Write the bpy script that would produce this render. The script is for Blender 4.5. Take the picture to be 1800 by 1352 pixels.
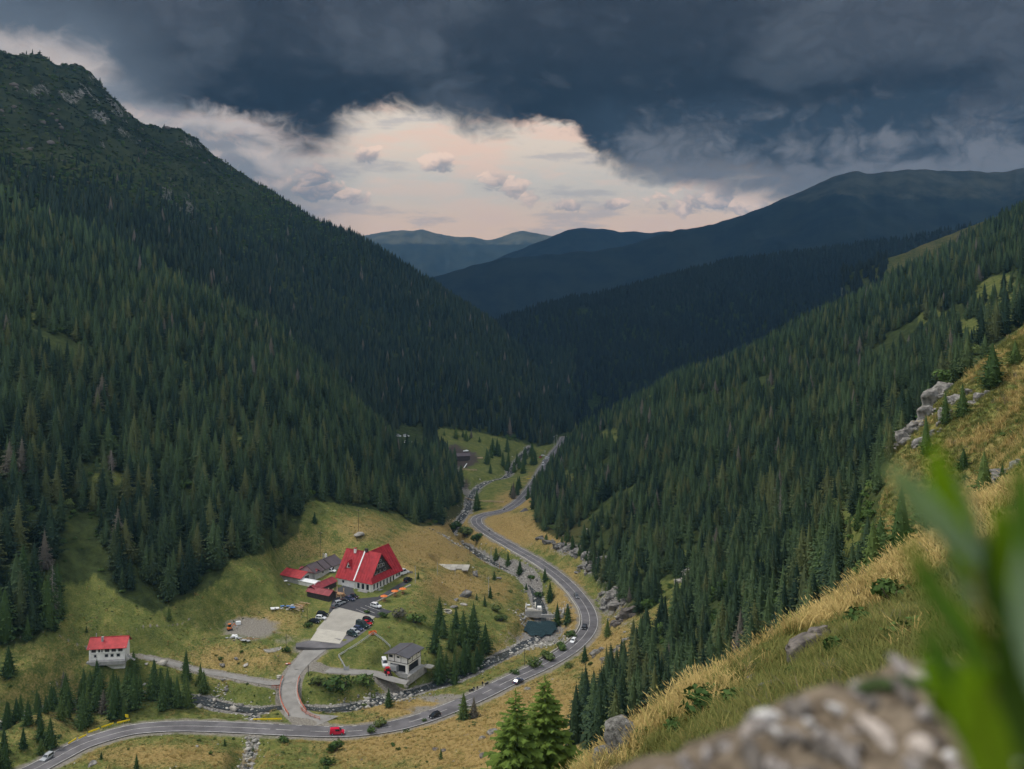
import bpy, math, time
import numpy as np
T0 = time.time()
for _o in list(bpy.data.objects):
    bpy.data.objects.remove(_o, do_unlink=True)
SC = bpy.context.scene
COL = SC.collection
CAMZ = 200.0            # the viewpoint stands 200 m above datum
FPX = 1700.0            # focal length in photograph pixels
R = np.random.RandomState

# ------------------------------------------------------------------ camera
cam_data = bpy.data.cameras.new('camera')
cam = bpy.data.objects.new('camera', cam_data)
COL.objects.link(cam)
cam.location = (0, 0, CAMZ)
cam.rotation_euler = (math.radians(90), 0, 0)
cam_data.sensor_width = 36.0
cam_data.lens = 36.0 * FPX / 1800.0
cam_data.shift_y = -196.0 / 1800.0
cam_data.clip_start = 0.05
cam_data.clip_end = 60000
cam_data.dof.use_dof = True
cam_data.dof.focus_distance = 400.0
cam_data.dof.aperture_fstop = 3.1
SC.camera = cam

# ------------------------------------------------------------------ exposure
SC.render.engine = 'CYCLES'
SC.view_settings.view_transform = 'Standard'
SC.view_settings.look = 'None'
SC.view_settings.gamma = 1.0
SC.view_settings.use_curve_mapping = False
SC.view_settings.exposure = 1.18
SC.cycles.use_denoising = True
SC.cycles.max_bounces = 5
SC.cycles.diffuse_bounces = 2
SC.cycles.glossy_bounces = 2
SC.cycles.transmission_bounces = 3
SC.cycles.transparent_max_bounces = 6
SC.cycles.volume_bounces = 0
SC.cycles.use_adaptive_sampling = True
SC.cycles.adaptive_threshold = 0.02

SUN_AZ = math.radians(-72)      # clockwise from the view direction: high on the left, above the near ridge
SUN_EL = math.radians(56)


# ------------------------------------------------------------------ node helper
class NT:
    def __init__(self, tree):
        self.t = tree
        self.n = tree.nodes
        self.l = tree.links

    def node(self, typ, **kw):
        nd = self.n.new(typ)
        for k, v in kw.items():
            setattr(nd, k, v)
        return nd

    def put(self, sock, v):
        if v is None:
            return
        if isinstance(v, bpy.types.NodeSocket):
            self.l.new(v, sock)
        else:
            if sock.type in ('RGBA',) and len(v) == 3:
                v = (*v, 1.0)
            sock.default_value = v

    def m(self, op, a, b=None, c=None, clamp=False):
        nd = self.node('ShaderNodeMath', operation=op, use_clamp=clamp)
        for i, v in enumerate((a, b, c)):
            self.put(nd.inputs[i], v)
        return nd.outputs[0]

    def vec(self, x, y, z=0.0):
        nd = self.node('ShaderNodeCombineXYZ')
        for i, v in enumerate((x, y, z)):
            self.put(nd.inputs[i], v)
        return nd.outputs[0]

    def noise(self, vec=None, scale=5.0, detail=4.0, rough=0.55, dist=0.0, col=False, lac=2.0, dim='3D'):
        nd = self.node('ShaderNodeTexNoise', noise_dimensions=dim)
        self.put(nd.inputs['Vector'], vec)
        nd.inputs['Scale'].default_value = scale
        nd.inputs['Detail'].default_value = detail
        nd.inputs['Roughness'].default_value = rough
        nd.inputs['Distortion'].default_value = dist
        nd.inputs['Lacunarity'].default_value = lac
        return nd.outputs['Color' if col else 'Fac']

    def sstep(self, x, lo, hi, tlo=0.0, thi=1.0):
        nd = self.node('ShaderNodeMapRange', interpolation_type='SMOOTHSTEP')
        for k, v in (('Value', x), ('From Min', lo), ('From Max', hi), ('To Min', tlo), ('To Max', thi)):
            self.put(nd.inputs[k], v)
        return nd.outputs['Result']

    def mix(self, f, a, b, mode='MIX'):
        nd = self.node('ShaderNodeMix', data_type='RGBA', blend_type=mode)
        self.put(nd.inputs[0], f)
        self.put(nd.inputs[6], a)
        self.put(nd.inputs[7], b)
        return nd.outputs[2]

    def curve(self, x, pts):
        nd = self.node('ShaderNodeFloatCurve')
        self.put(nd.inputs['Value'], x)
        c = nd.mapping.curves[0]
        nd.mapping.extend = 'HORIZONTAL'
        c.points[0].location = pts[0]
        c.points[1].location = pts[-1]
        for p in pts[1:-1]:
            c.points.new(*p)
        nd.mapping.update()
        return nd.outputs[0]


# ------------------------------------------------------------------ world: storm sky with a bright gap low ahead
def lin(r, g, b, k=0.5):
    f = lambda c: ((c / 255 + 0.055) / 1.055) ** 2.4 if c > 10 else c / 255 / 12.92
    return (f(r) * k, f(g) * k, f(b) * k)


def sky_dir(u, v):
    a = math.atan((u - 900) / FPX)
    return a, math.atan((480 - v) / FPX * math.cos(a))


def build_world():
    w = bpy.data.worlds.new('World')
    SC.world = w
    w.use_nodes = True
    nt = NT(w.node_tree)
    for nd in list(nt.n):
        nt.n.remove(nd)
    out = nt.node('ShaderNodeOutputWorld')
    bg = nt.node('ShaderNodeBackground')
    nt.l.new(bg.outputs[0], out.inputs[0])
    sky = nt.node('ShaderNodeTexSky', sky_type='NISHITA')
    sky.sun_disc = False
    sky.sun_elevation = SUN_EL
    sky.sun_rotation = SUN_AZ
    clear = nt.mix(1.0, sky.outputs[0], (0.1, 0.1, 0.1), 'MULTIPLY')
    tc = nt.node('ShaderNodeTexCoord')
    d = tc.outputs['Generated']
    sp = nt.node('ShaderNodeSeparateXYZ')
    nt.l.new(d, sp.inputs[0])
    X, Y, Z = sp.outputs
    az = nt.m('ARCTAN2', X, Y)
    el = nt.m('ARCSINE', nt.m('MINIMUM', nt.m('MAXIMUM', Z, -1.0), 1.0))
    P = nt.vec(az, nt.m('MULTIPLY', el, 1.9), 0.0)
    AE = nt.vec(az, el, 0.0)
    # distort the lookup a little so that edges billow
    warp = nt.noise(P, 10.0, 3, 0.6, col=True, dim='2D')
    wv = nt.node('ShaderNodeVectorMath', operation='MULTIPLY_ADD')
    nt.l.new(warp, wv.inputs[0]); wv.inputs[1].default_value = (0.028, 0.028, 0); nt.l.new(P, wv.inputs[2])
    PW = wv.outputs[0]
    big = nt.noise(PW, 3.6, 5, 0.5, dim='2D')
    mid = nt.noise(PW, 8.0, 5, 0.50, dim='2D')
    # storm deck: lower rim as a function of azimuth
    rim = [(-260, -40), (0, 92), (60, 98), (130, 112), (200, 150), (300, 186), (380, 204), (430, 224), (500, 262), (560, 270), (600, 240), (660, 214), (720, 206), (800, 206),
           (880, 226), (950, 238), (1000, 252), (1040, 286), (1080, 304), (1180, 322), (1300, 330), (1380, 342), (1500, 380), (1800, 430), (2100, 480)]
    pts = []
    for u, v in rim:
        a, e = sky_dir(u, v)
        pts.append(((a + 0.7) / 1.4, e / 0.4))
    ux = nt.m('MULTIPLY_ADD', az, 1 / 1.4, 0.5)
    rim_e = nt.m('MULTIPLY', nt.curve(ux, pts), 0.4)
    # billowing edge: rounded cells
    PF = nt.vec(az, nt.m('MULTIPLY', el, 1.3), 7.0)
    wf = nt.node('ShaderNodeVectorMath', operation='MULTIPLY_ADD')
    nt.l.new(warp, wf.inputs[0]); wf.inputs[1].default_value = (0.05, 0.04, 0); nt.l.new(PF, wf.inputs[2])
    bil = nt.m('ABSOLUTE', nt.m('MULTIPLY_ADD', nt.noise(wf.outputs[0], 24.0, 5, 0.58, dim='2D'), 2.0, -1.0))     # 0 in creases, rounded highs
    jit = nt.m('ADD', nt.m('MULTIPLY', nt.m('SUBTRACT', mid, 0.5), 0.075), nt.m('MULTIPLY', nt.m('SUBTRACT', bil, 0.2), 0.03))
    over = nt.m('ADD', nt.m('SUBTRACT', el, rim_e), jit)
    deck = nt.sstep(over, nt.m('MULTIPLY_ADD', big, -0.05, 0.010), nt.m('MULTIPLY_ADD', big, 0.07, -0.012))
    # --- bright gap
    gap = nt.mix(nt.sstep(el, 0.03, 0.16), lin(250, 208, 172), lin(226, 210, 190))
    mid_band = nt.m('MULTIPLY', nt.sstep(el, 0.05, 0.085), nt.sstep(el, 0.135, 0.095))
    gap = nt.mix(nt.m('MULTIPLY', mid_band, 0.75), gap, lin(200, 197, 188))
    gap = nt.mix(0.05, gap, clear)
    streak = nt.noise(nt.vec(az, nt.m('MULTIPLY', el, 4.5), 3.0), 9.0, 5, 0.6, dim='2D')
    high = nt.sstep(el, 0.085, 0.12)
    gap = nt.mix(nt.m('MULTIPLY', nt.sstep(streak, 0.46, 0.66), nt.m('MULTIPLY_ADD', high, 0.35, 0.4)), gap, lin(240, 204, 182))
    gap = nt.mix(nt.sstep(streak, 0.46, 0.32, 0, 0.5), gap, lin(166, 164, 168))
    # cumulus puffs standing in the gap
    puffs = [(872, 316, 36, 28), (905, 328, 46, 32), (940, 344, 46, 24), (985, 358, 50, 16), (770, 287, 34, 18), (548, 312, 34, 34),
             (560, 335, 44, 20), (616, 346, 42, 14), (1160, 354, 40, 20), (1215, 352, 50, 34), (1258, 345, 34, 34), (1310, 362, 36, 18), (1080, 356, 36, 12),
             (650, 272, 30, 16), (440, 222, 44, 20)]
    fld = None
    for (u, v, ru, rv) in puffs:
        a, e = sky_dir(u, v)
        vm = nt.node('ShaderNodeVectorMath', operation='MULTIPLY_ADD')
        nt.l.new(AE, vm.inputs[0]); vm.inputs[1].default_value = (FPX / ru, FPX / rv, 0); vm.inputs[2].default_value = (-a * FPX / ru, -e * FPX / rv, 0)
        dt = nt.node('ShaderNodeVectorMath', operation='DOT_PRODUCT')
        nt.l.new(vm.outputs[0], dt.inputs[0]); nt.l.new(vm.outputs[0], dt.inputs[1])
        sx = nt.node('ShaderNodeSeparateXYZ'); nt.l.new(vm.outputs[0], sx.inputs[0])
        up = nt.m('SUBTRACT', sx.outputs[1], nt.m('MULTIPLY', sx.outputs[0], 0.35))
        if fld is None:
            fld, hgt = dt.outputs['Value'], up
        else:
            near = nt.m('LESS_THAN', dt.outputs['Value'], fld)
            hgt = nt.m('MULTIPLY_ADD', near, nt.m('SUBTRACT', up, hgt), hgt)
            fld = nt.m('MINIMUM', fld, dt.outputs['Value'])
    fld = nt.m('SUBTRACT', 1.0, fld)
    body_n = nt.m('ADD', nt.m('MAXIMUM', fld, -1.5), nt.m('ADD', nt.m('MULTIPLY', nt.m('SUBTRACT', bil, 0.2), 3.2), nt.m('MULTIPLY', nt.m('SUBTRACT', mid, 0.5), 3.0)))
    pm = nt.sstep(body_n, -0.10, 0.45)
    lit = nt.m('ADD', nt.m('MULTIPLY', nt.m('SUBTRACT', bil, 0.2), 1.8), nt.m('MULTIPLY', nt.m('MINIMUM', nt.m('MAXIMUM', hgt, -1.2), 1.2), 0.5))
    pcol = nt.mix(nt.sstep(lit, -0.55, 0.45), lin(146, 146, 153), lin(252, 220, 198))
    gap = nt.mix(nt.m('MULTIPLY', pm, 0.8), gap, pcol)
    # grey layers between gap and deck on the left
    lf = nt.sstep(az, -0.13, -0.26)
    gl = nt.mix(nt.sstep(mid, 0.40, 0.60), lin(182, 174, 172), lin(100, 113, 129))
    gl = nt.mix(nt.m('MULTIPLY', nt.sstep(bil, 0.15, 0.45), 0.4), gl, lin(222, 200, 188))
    gap = nt.mix(nt.m('MULTIPLY', lf, 0.8), gap, gl)
    # --- deck colour: darkest just above its base, torn paler layers higher up and to the right
    dk = nt.mix(nt.sstep(big, 0.36, 0.66), lin(31, 38, 46), lin(74, 79, 87))
    base = nt.m('MULTIPLY', nt.sstep(over, 0.0, 0.025), nt.sstep(over, 0.085, 0.035))
    dk = nt.mix(nt.m('MULTIPLY', base, 0.75), dk, lin(24, 31, 38))
    dk = nt.mix(nt.m('MULTIPLY', nt.sstep(el, 0.17, 0.28), 0.45), dk, lin(64, 68, 77))
    dk = nt.mix(nt.sstep(mid, 0.48, 0.68, 0, 0.45), dk, lin(82, 88, 96))
    dk = nt.mix(nt.m('MULTIPLY', nt.sstep(bil, 0.22, 0.0), 0.20), dk, lin(22, 28, 35))
    dk = nt.mix(nt.m('MULTIPLY', nt.sstep(bil, 0.25, 0.6), 0.18), dk, lin(96, 100, 107))
    skirt_r = nt.m('MULTIPLY', nt.sstep(az, 0.03, 0.12), nt.sstep(nt.m('ADD', el, nt.m('MULTIPLY', nt.m('SUBTRACT', mid, 0.5), 0.12)), 0.178, 0.135))
    sk = nt.mix(nt.sstep(nt.m('ADD', nt.m('MULTIPLY', mid, 0.8), nt.m('MULTIPLY', bil, 0.4)), 0.32, 0.64), lin(48, 60, 72), lin(126, 128, 134))
    dk = nt.mix(nt.m('MULTIPLY', skirt_r, 0.72), dk, sk)
    skirt_l = nt.m('MULTIPLY', nt.sstep(az, -0.30, -0.42), nt.sstep(over, 0.10, 0.02))
    dk = nt.mix(nt.m('MULTIPLY', skirt_l, 0.7), dk, lin(104, 114, 126))
    col = nt.mix(deck, gap, dk)
    # behind the viewpoint and overhead the storm gives way to bright even overcast
    fw = nt.node('ShaderNodeVectorMath', operation='DOT_PRODUCT')
    nt.l.new(d, fw.inputs[0]); fw.inputs[1].default_value = (0, 0.985, 0.17)
    bright = nt.mix(nt.sstep(big, 0.3, 0.7), (0.58, 0.60, 0.65), (0.78, 0.79, 0.80))
    bright = nt.mix(0.2, bright, clear)
    col = nt.mix(nt.sstep(fw.outputs['Value'], 0.80, 0.05), col, bright)
    col = nt.mix(nt.sstep(el, -0.02, -0.12), col, (0.03, 0.04, 0.035))
    nt.l.new(col, bg.inputs['Color'])
    bg.inputs['Strength'].default_value = 1.0


build_world()
sun_data = bpy.data.lights.new('sun', 'SUN')
sun_data.energy = 1.5
sun_data.angle = math.radians(14)
sun_data.color = (1.0, 0.94, 0.84)
sun = bpy.data.objects.new('sun', sun_data)
COL.objects.link(sun)
from mathutils import Vector, Matrix
_sd = Vector((math.sin(SUN_AZ) * math.cos(SUN_EL), math.cos(SUN_AZ) * math.cos(SUN_EL), math.sin(SUN_EL)))
sun.rotation_euler = _sd.to_track_quat('Z', 'Y').to_euler()
sun.location = (0, 0, 900)

# ------------------------------------------------------------------ numeric helpers
def hash2(ix, iy, seed):
    n = (ix.astype(np.int64) * 374761393 + iy.astype(np.int64) * 668265263 + seed * 1442695041) & 0x7fffffff
    n = ((n ^ (n >> 13)) * 1274126177) & 0x7fffffff
    n = n ^ (n >> 16)
    return (n & 0xffff) / 65535.0


def vnoise(x, y, seed=0):
    ix, iy = np.floor(x), np.floor(y)
    fx, fy = x - ix, y - iy
    fx = fx * fx * (3 - 2 * fx)
    fy = fy * fy * (3 - 2 * fy)
    a = hash2(ix, iy, seed); b = hash2(ix + 1, iy, seed)
    c = hash2(ix, iy + 1, seed); d = hash2(ix + 1, iy + 1, seed)
    return (a * (1 - fx) + b * fx) * (1 - fy) + (c * (1 - fx) + d * fx) * fy


def fbm(x, y, octs=4, seed=0, gain=0.5):
    s = 0.0; amp = 1.0; tot = 0.0
    for i in range(octs):
        s = s + amp * vnoise(x * 2 ** i + 17.3 * i, y * 2 ** i - 9.1 * i, seed + i)
        tot += amp
        amp *= gain
    return s / tot          # 0..1


def ridged(x, y, octs=4, seed=0):
    s = 0.0; amp = 1.0; tot = 0.0
    for i in range(octs):
        s = s + amp * (1 - np.abs(2 * vnoise(x * 2 ** i + 5.3 * i, y * 2 ** i + 3.1 * i, seed + i) - 1))
        tot += amp
        amp *= 0.5
    return s / tot


def smooth(e0, e1, x):
    t = np.clip((x - e0) / (e1 - e0), 0, 1)
    return t * t * (3 - 2 * t)


def inpoly(px, py, poly):
    px = np.asarray(px, float); py = np.asarray(py, float)
    res = np.zeros(px.shape, bool)
    n = len(poly)
    for i in range(n):
        x1, y1 = poly[i]; x2, y2 = poly[(i + 1) % n]
        if y1 == y2:
            continue
        c = ((y1 > py) != (y2 > py)) & (px < (x2 - x1) * (py - y1) / (y2 - y1) + x1)
        res ^= c
    return res


def spline(P, step):
    """Catmull-Rom through the points P (n,k), resampled about every STEP metres in plan."""
    P = np.asarray(P, float)
    Q = np.vstack([2 * P[0] - P[1], P, 2 * P[-1] - P[-2]])
    out = []
    for i in range(1, len(Q) - 2):
        p0, p1, p2, p3 = Q[i - 1:i + 3]
        n = max(2, int(np.linalg.norm((p2 - p1)[:2]) / step))
        for t in np.arange(n) / n:
            out.append(0.5 * ((2 * p1) + (-p0 + p2) * t + (2 * p0 - 5 * p1 + 4 * p2 - p3) * t * t + (-p0 + 3 * p1 - 3 * p2 + p3) * t ** 3))
    out.append(P[-1])
    return np.array(out)


def poly_dist(x, y, L):
    """Distance in plan to the polyline L (n,3) and L's height at the nearest point."""
    best = np.full(x.shape, 1e9)
    zz = np.zeros(x.shape)
    for i in range(len(L) - 1):
        ax, ay, az = L[i]; bx, by, bz = L[i + 1]
        dx, dy = bx - ax, by - ay
        t = np.clip(((x - ax) * dx + (y - ay) * dy) / (dx * dx + dy * dy + 1e-9), 0, 1)
        q = (x - ax - t * dx) ** 2 + (y - ay - t * dy) ** 2
        m = q < best
        best = np.where(m, q, best)
        zz = np.where(m, az + t * (bz - az), zz)
    return np.sqrt(best), zz


def W(u, v, D):
    """World point seen at photograph position (u, v) and D metres ahead."""
    return ((u - 900) / FPX * D, D, CAMZ - (v - 480) / FPX * D)


def WD(u, v, drop):
    """World point seen at (u, v) that lies DROP metres below the viewpoint."""
    return W(u, v, drop * FPX / (v - 480))


# ------------------------------------------------------------------ plan of the valley
ROAD = spline([WD(*p) for p in [(-40, 1395, 136), (60, 1352, 137), (100, 1331, 138), (150, 1306, 139), (220, 1285, 139.5), (300, 1276.5, 140), (400, 1278, 141),
                                (500, 1283, 141.5), (600, 1286, 142), (680, 1278, 142.5), (750, 1260, 143), (830, 1228, 143.5), (900, 1194, 144.5),
                                (960, 1166, 145.5), (1008, 1136, 147), (1034, 1105, 148), (1034, 1077, 149), (1018, 1050, 150), (990, 1020, 151), (950, 990, 153),
                                (900, 961, 155), (858, 936, 157), (838, 919, 158), (841, 909, 159), (860, 902.5, 159.5), (888, 897, 160), (915, 878, 163),
                                (938, 850, 167), (955, 822, 171), (972, 798, 174), (985, 782, 176), (992, 768, 180)]], 4.0)
RIVER = spline([WD(*p) for p in [(-150, 1330, 133), (0, 1275, 136.5), (120, 1240, 139), (250, 1222, 141), (340, 1226, 142.6), (385, 1238, 144.3), (440, 1247, 145), (505, 1243, 145.6),
                                 (570, 1247, 146), (640, 1238, 146.5), (720, 1216, 147.2), (790, 1195, 148.6), (860, 1163, 150.2), (905, 1140, 152), (955, 1112, 153), (952, 1080, 155),
                                 (943, 1050, 156.5), (930, 1022, 158), (905, 1004, 159), (870, 990, 160.5), (845, 976, 161.5), (815, 958, 163), (790, 947, 164.5),
                                 (800, 925, 166), (822, 895, 168), (828, 872, 170), (850, 850, 172), (890, 838, 174), (905, 815, 178), (930, 785, 184)]], 4.0)
BROOK = spline([WD(*p) for p in [(425, 1420, 133), (432, 1352, 139.5), (440, 1325, 141.8), (446, 1300, 143.6), (447, 1270, 144.6), (447, 1252, 145.2)]], 3.0)
ACCESS = spline([WD(*p) for p in [(556, 1276, 142), (530, 1262, 142), (513, 1240, 142), (507, 1215, 142), (514, 1188, 141), (534, 1162, 139.4), (556, 1140, 137.8), (580, 1120, 136.6)]], 3.0)
TRACK = spline([WD(*p) for p in [(512, 1196, 141.4), (480, 1201, 141.5), (440, 1195, 141), (400, 1187, 140.3), (350, 1179, 139.3), (310, 1168, 137.4), (270, 1158, 135), (235, 1152, 132.6)]], 3.0)
LANE = spline([WD(*p) for p in [(520, 1172, 140.1), (560, 1177, 141), (610, 1181, 141.6), (655, 1183, 142.2), (690, 1194, 143.2), (716, 1200, 143.8)]], 3.0)
SIDE = spline([WD(*p) for p in [(822, 868, 170), (810, 845, 170), (800, 828, 169), (812, 812, 169), (822, 802, 169)]], 4.0)

PAD_DROP = 133.6      # level of the yard round the chalet


def pad(pts, drop):
    return [WD(u, v, drop)[:2] for u, v in pts]


ASPHALT_YARD = pad([(577, 1075), (590, 1040), (612, 1030), (700, 1010), (726, 1012), (722, 1028), (676, 1052), (652, 1064), (690, 1072), (664, 1082), (628, 1075), (603, 1068)], 134.6)
CONCRETE_A = pad([(590, 1068), (628, 1076), (660, 1083), (632, 1102), (612, 1108), (556, 1102), (575, 1084)], 135.2)
CONCRETE_B = pad([(559, 1103), (611, 1109), (597, 1126), (545, 1121)], 135.7)
ASPHALT_LOW = pad([(520, 1126), (545, 1121.6), (597, 1126.6), (612, 1109), (633, 1102), (645, 1096), (654, 1100), (622, 1120), (598, 1133), (556, 1133), (520, 1131)], 135.9)
YARD = pad([(515, 1000), (560, 985), (700, 1000), (740, 1015), (700, 1075), (640, 1110), (600, 1142), (520, 1144), (502, 1126), (556, 1085), (545, 1050)], 134.6)

# ground heights: photograph position and distance of points on the bare ground
CTRL = [
    # under and in front of the viewpoint
    (900, 2600, 1), (1500, 1700, 1), (2000, 1500, 1), (0, 3000, 1), (-900, 3000, 1.2), (2700, 1300, 1.2),
    (1250, 1800, 2.5), (1600, 1520, 2.5), (900, 2200, 3), (0, 2500, 3), (2000, 1300, 3),
    (1000, 1750, 8), (1250, 1500, 8), (1500, 1390, 8), (1800, 1250, 8), (500, 2000, 8), (0, 2200, 8), (-800, 2200, 9), (2500, 1000, 9),
    (1000, 1570, 20), (1200, 1345, 20), (1400, 1230, 19), (1600, 1130, 19), (1800, 1010, 20), (700, 1750, 20), (300, 1900, 20),
    (1000, 1390, 36), (1070, 1330, 38), (1130, 1290, 40), (1220, 1238, 40), (1300, 1192, 40), (1380, 1140, 40), (1480, 1075, 42), (1560, 1015, 44), (1700, 900, 46), (1800, 840, 48),
    (1000, 1450, 60), (1130, 1365, 62), (1300, 1270, 62), (1480, 1130, 64), (1640, 1000, 66), (1800, 850, 66), (700, 1600, 60), (300, 1800, 60), (2300, 600, 60),
    (930, 1440, 110), (1050, 1370, 115), (1200, 1310, 115), (1400, 1180, 115), (1560, 1010, 110), (1700, 870, 110), (1800, 790, 110), (600, 1560, 120), (200, 1640, 130), (-300, 1700, 140),
    # right-hand spur with rocks
    (1800, 580, 185), (1740, 625, 182), (1650, 697, 180), (1600, 752, 176), (1560, 805, 172), (1520, 880, 165), (1490, 960, 158), (1750, 800, 135), (1660, 900, 130), (1590, 960, 132), (1960, 420, 190),
    (1800, 700, 150), (1700, 760, 152),
    (1800, 640, 240), (1650, 770, 240), (1560, 860, 235), (1960, 480, 260),
    # gully with the near spruces
    (1020, 1300, 190), (1100, 1262, 195), (1200, 1222, 196), (1300, 1150, 185), (1400, 1085, 170), (1470, 1040, 160),
    (1100, 1200, 245), (1200, 1140, 245), (1300, 1070, 240), (1400, 1000, 235), (1500, 930, 235),
    (1100, 1130, 300), (1200, 1080, 295), (1300, 1010, 300), (1400, 950, 300), (1500, 870, 300),
    # golden slope between viewpoint and road
    (1000, 1290, 215), (900, 1340, 215), (850, 1400, 190), (700, 1420, 200), (500, 1440, 215), (300, 1440, 225), (100, 1460, 225), (-150, 1480, 225),
    (960, 1240, 265), (880, 1275, 272), (780, 1302, 272), (680, 1322, 272), (560, 1340, 268), (430, 1335, 268), (300, 1325, 268), (180, 1340, 262), (80, 1390, 250),
    (1040, 1195, 300), (1060, 1140, 345), (1075, 1100, 375), (1090, 1060, 410), (1065, 1020, 450),
    # valley floor, right bank of the road
    (1040, 1000, 480), (1000, 960, 520), (960, 935, 555), (920, 905, 600), (900, 915, 590), (870, 918, 605),
    # meadow around the chalet
    (440, 1110, 366), (330, 1110, 356), (480, 1080, 378), (420, 1140, 353), (330, 1150, 343), (200, 1150, 331), (100, 1165, 318), (20, 1190, 306), (230, 1110, 342), (100, 1120, 327),
    (480, 1030, 390), (440, 1000, 392), (620, 975, 440), (560, 960, 440), (700, 970, 465), (640, 925, 478), (760, 985, 478), (700, 925, 525), (790, 992, 490), (800, 960, 540),
    (760, 1060, 412), (800, 1040, 432), (850, 1060, 424), (700, 1100, 379), (750, 1130, 366), (800, 1140, 368), (850, 1110, 395), (880, 1050, 438), (640, 1150, 353), (470, 1170, 342), (560, 1210, 333), (640, 1210, 336),
    (400, 1215, 331), (800, 1180, 356), (900, 1100, 405), (700, 1240, 320), (790, 915, 590), (770, 900, 600),
    # forest foot, left
    (0, 1140, 316), (100, 1085, 334), (270, 1065, 357), (380, 1010, 385), (500, 955, 430), (540, 880, 492), (620, 893, 520), (700, 905, 548), (780, 908, 585),
    # left slope, near
    (0, 1000, 338), (0, 850, 374), (0, 700, 438), (0, 560, 540), (0, 430, 700), (0, 320, 900), (0, 210, 1150),
    (-300, 900, 335), (-300, 600, 430), (-300, 300, 700), (-300, 100, 1000), (-700, 500, 450), (-700, 150, 800),
    (200, 960, 372), (200, 850, 412), (200, 700, 500), (200, 560, 640), (200, 440, 830), (200, 345, 1050), (200, 270, 1280),
    (400, 850, 455), (400, 720, 555), (400, 610, 690), (400, 545, 830), (400, 505, 1020), (400, 430, 1350),
    (550, 780, 560), (550, 690, 670), (550, 655, 800), (550, 625, 980), (550, 510, 1400), (550, 440, 1600),
    (640, 820, 585), (640, 770, 650), (640, 745, 760), (640, 725, 880), (640, 640, 1130), (640, 530, 1480),
    (700, 865, 600), (700, 845, 640), (700, 800, 800), (700, 765, 890), (700, 715, 1000), (700, 620, 1280), (700, 530, 1560),
    (780, 885, 625), (790, 838, 780), (780, 790, 880), (780, 750, 980), (780, 660, 1200), (780, 575, 1480),
    (830, 780, 935), (840, 760, 1000), (870, 720, 1110), (870, 640, 1350), (900, 790, 960), (950, 740, 1150),
    # crest of the left ridge (its foot is the far end of the valley)
    (-700, -120, 1250), (-300, 10, 1330), (0, 100, 1400), (80, 125, 1480), (140, 134, 1560), (200, 190, 1600), (260, 236, 1650), (300, 240, 1680), (340, 258, 1710), (380, 285, 1740), (460, 335, 1780), (520, 372, 1800),
    (640, 424, 1810), (700, 465, 1780), (760, 502, 1730), (820, 545, 1650), (870, 585, 1570), (910, 622, 1490), (950, 668, 1400), (980, 715, 1310), (1002, 752, 1240),
    # behind it
    (0, 250, 1900), (300, 350, 2150), (640, 560, 2150), (870, 680, 1900), (980, 765, 1560), (-500, 150, 1900), (1010, 770, 1400),
    (0, 400, 2600), (400, 500, 2800), (700, 640, 2600), (900, 690, 2400),
    # right slope
    (950, 860, 690), (980, 830, 760), (1000, 790, 900), (1015, 752, 1080), (1030, 765, 1250),
    (1000, 905, 570), (1050, 930, 520), (1060, 850, 620), (1060, 775, 820), (1070, 735, 960),
    (1100, 1000, 440), (1100, 920, 495), (1100, 840, 580), (1100, 770, 700), (1110, 715, 900),
    (1200, 1010, 390), (1200, 920, 440), (1200, 830, 520), (1200, 750, 630), (1200, 690, 790), (1200, 668, 900),
    (1300, 930, 395), (1300, 850, 460), (1300, 750, 570), (1300, 665, 760), (1300, 632, 900),
    (1400, 870, 385), (1400, 760, 500), (1400, 650, 680), (1400, 588, 910),
    (1500, 800, 375), (1500, 700, 520), (1500, 610, 720), (1500, 545, 930),
    (1600, 720, 380), (1600, 600, 640), (1600, 490, 960), (1700, 640, 380), (1700, 530, 640), (1700, 440, 980), (1800, 560, 400), (1800, 450, 700), (1800, 385, 1000), (2100, 400, 400), (2100, 250, 1000),
    (1110, 780, 1150), (1300, 715, 1200), (1500, 640, 1250), (1700, 560, 1300), (1900, 480, 1400), (1100, 790, 1500), (1300, 760, 1700), (1600, 700, 1800),
    (1000, 740, 1900), (1200, 740, 2400), (1600, 720, 2600), (2000, 600, 2600),
]


def nodes_from(L, every):
    """Heights of a road or river line as extra ground points."""
    out = []
    for p in L[::every]:
        out.append((900 + FPX * p[0] / p[1], 480 + FPX * (CAMZ - p[2]) / p[1], p[1]))
    return out


CTRL = CTRL + nodes_from(ROAD, 10) + nodes_from(RIVER, 12) + nodes_from(ACCESS, 8) + nodes_from(TRACK, 10) + [(560, 1060, 134 * 1700 / 580), (640, 1040, 133.6 * 1700 / 560), (600, 1090, 135 * 1700 / 610), (560, 1012, 131.5 * 1700 / 532)]
_C = np.array(CTRL, float)


def _uv(u, D):
    return np.stack([u / 330.0, np.log(D) * 1.7], -1)


def _k(r2):
    return r2 * np.log(r2 + 1e-9) * 0.5


_X = _uv(_C[:, 0], _C[:, 2])
_n = len(_X)
_A = np.zeros((_n + 3, _n + 3))
_A[:_n, :_n] = _k(((_X[:, None] - _X[None]) ** 2).sum(-1)) + np.eye(_n) * 0.004
_A[:_n, _n] = 1; _A[:_n, _n + 1:] = _X
_A[_n:, :_n] = _A[:_n, _n:].T
_wt = np.linalg.solve(_A, np.concatenate([_C[:, 1], np.zeros(3)]))


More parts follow.
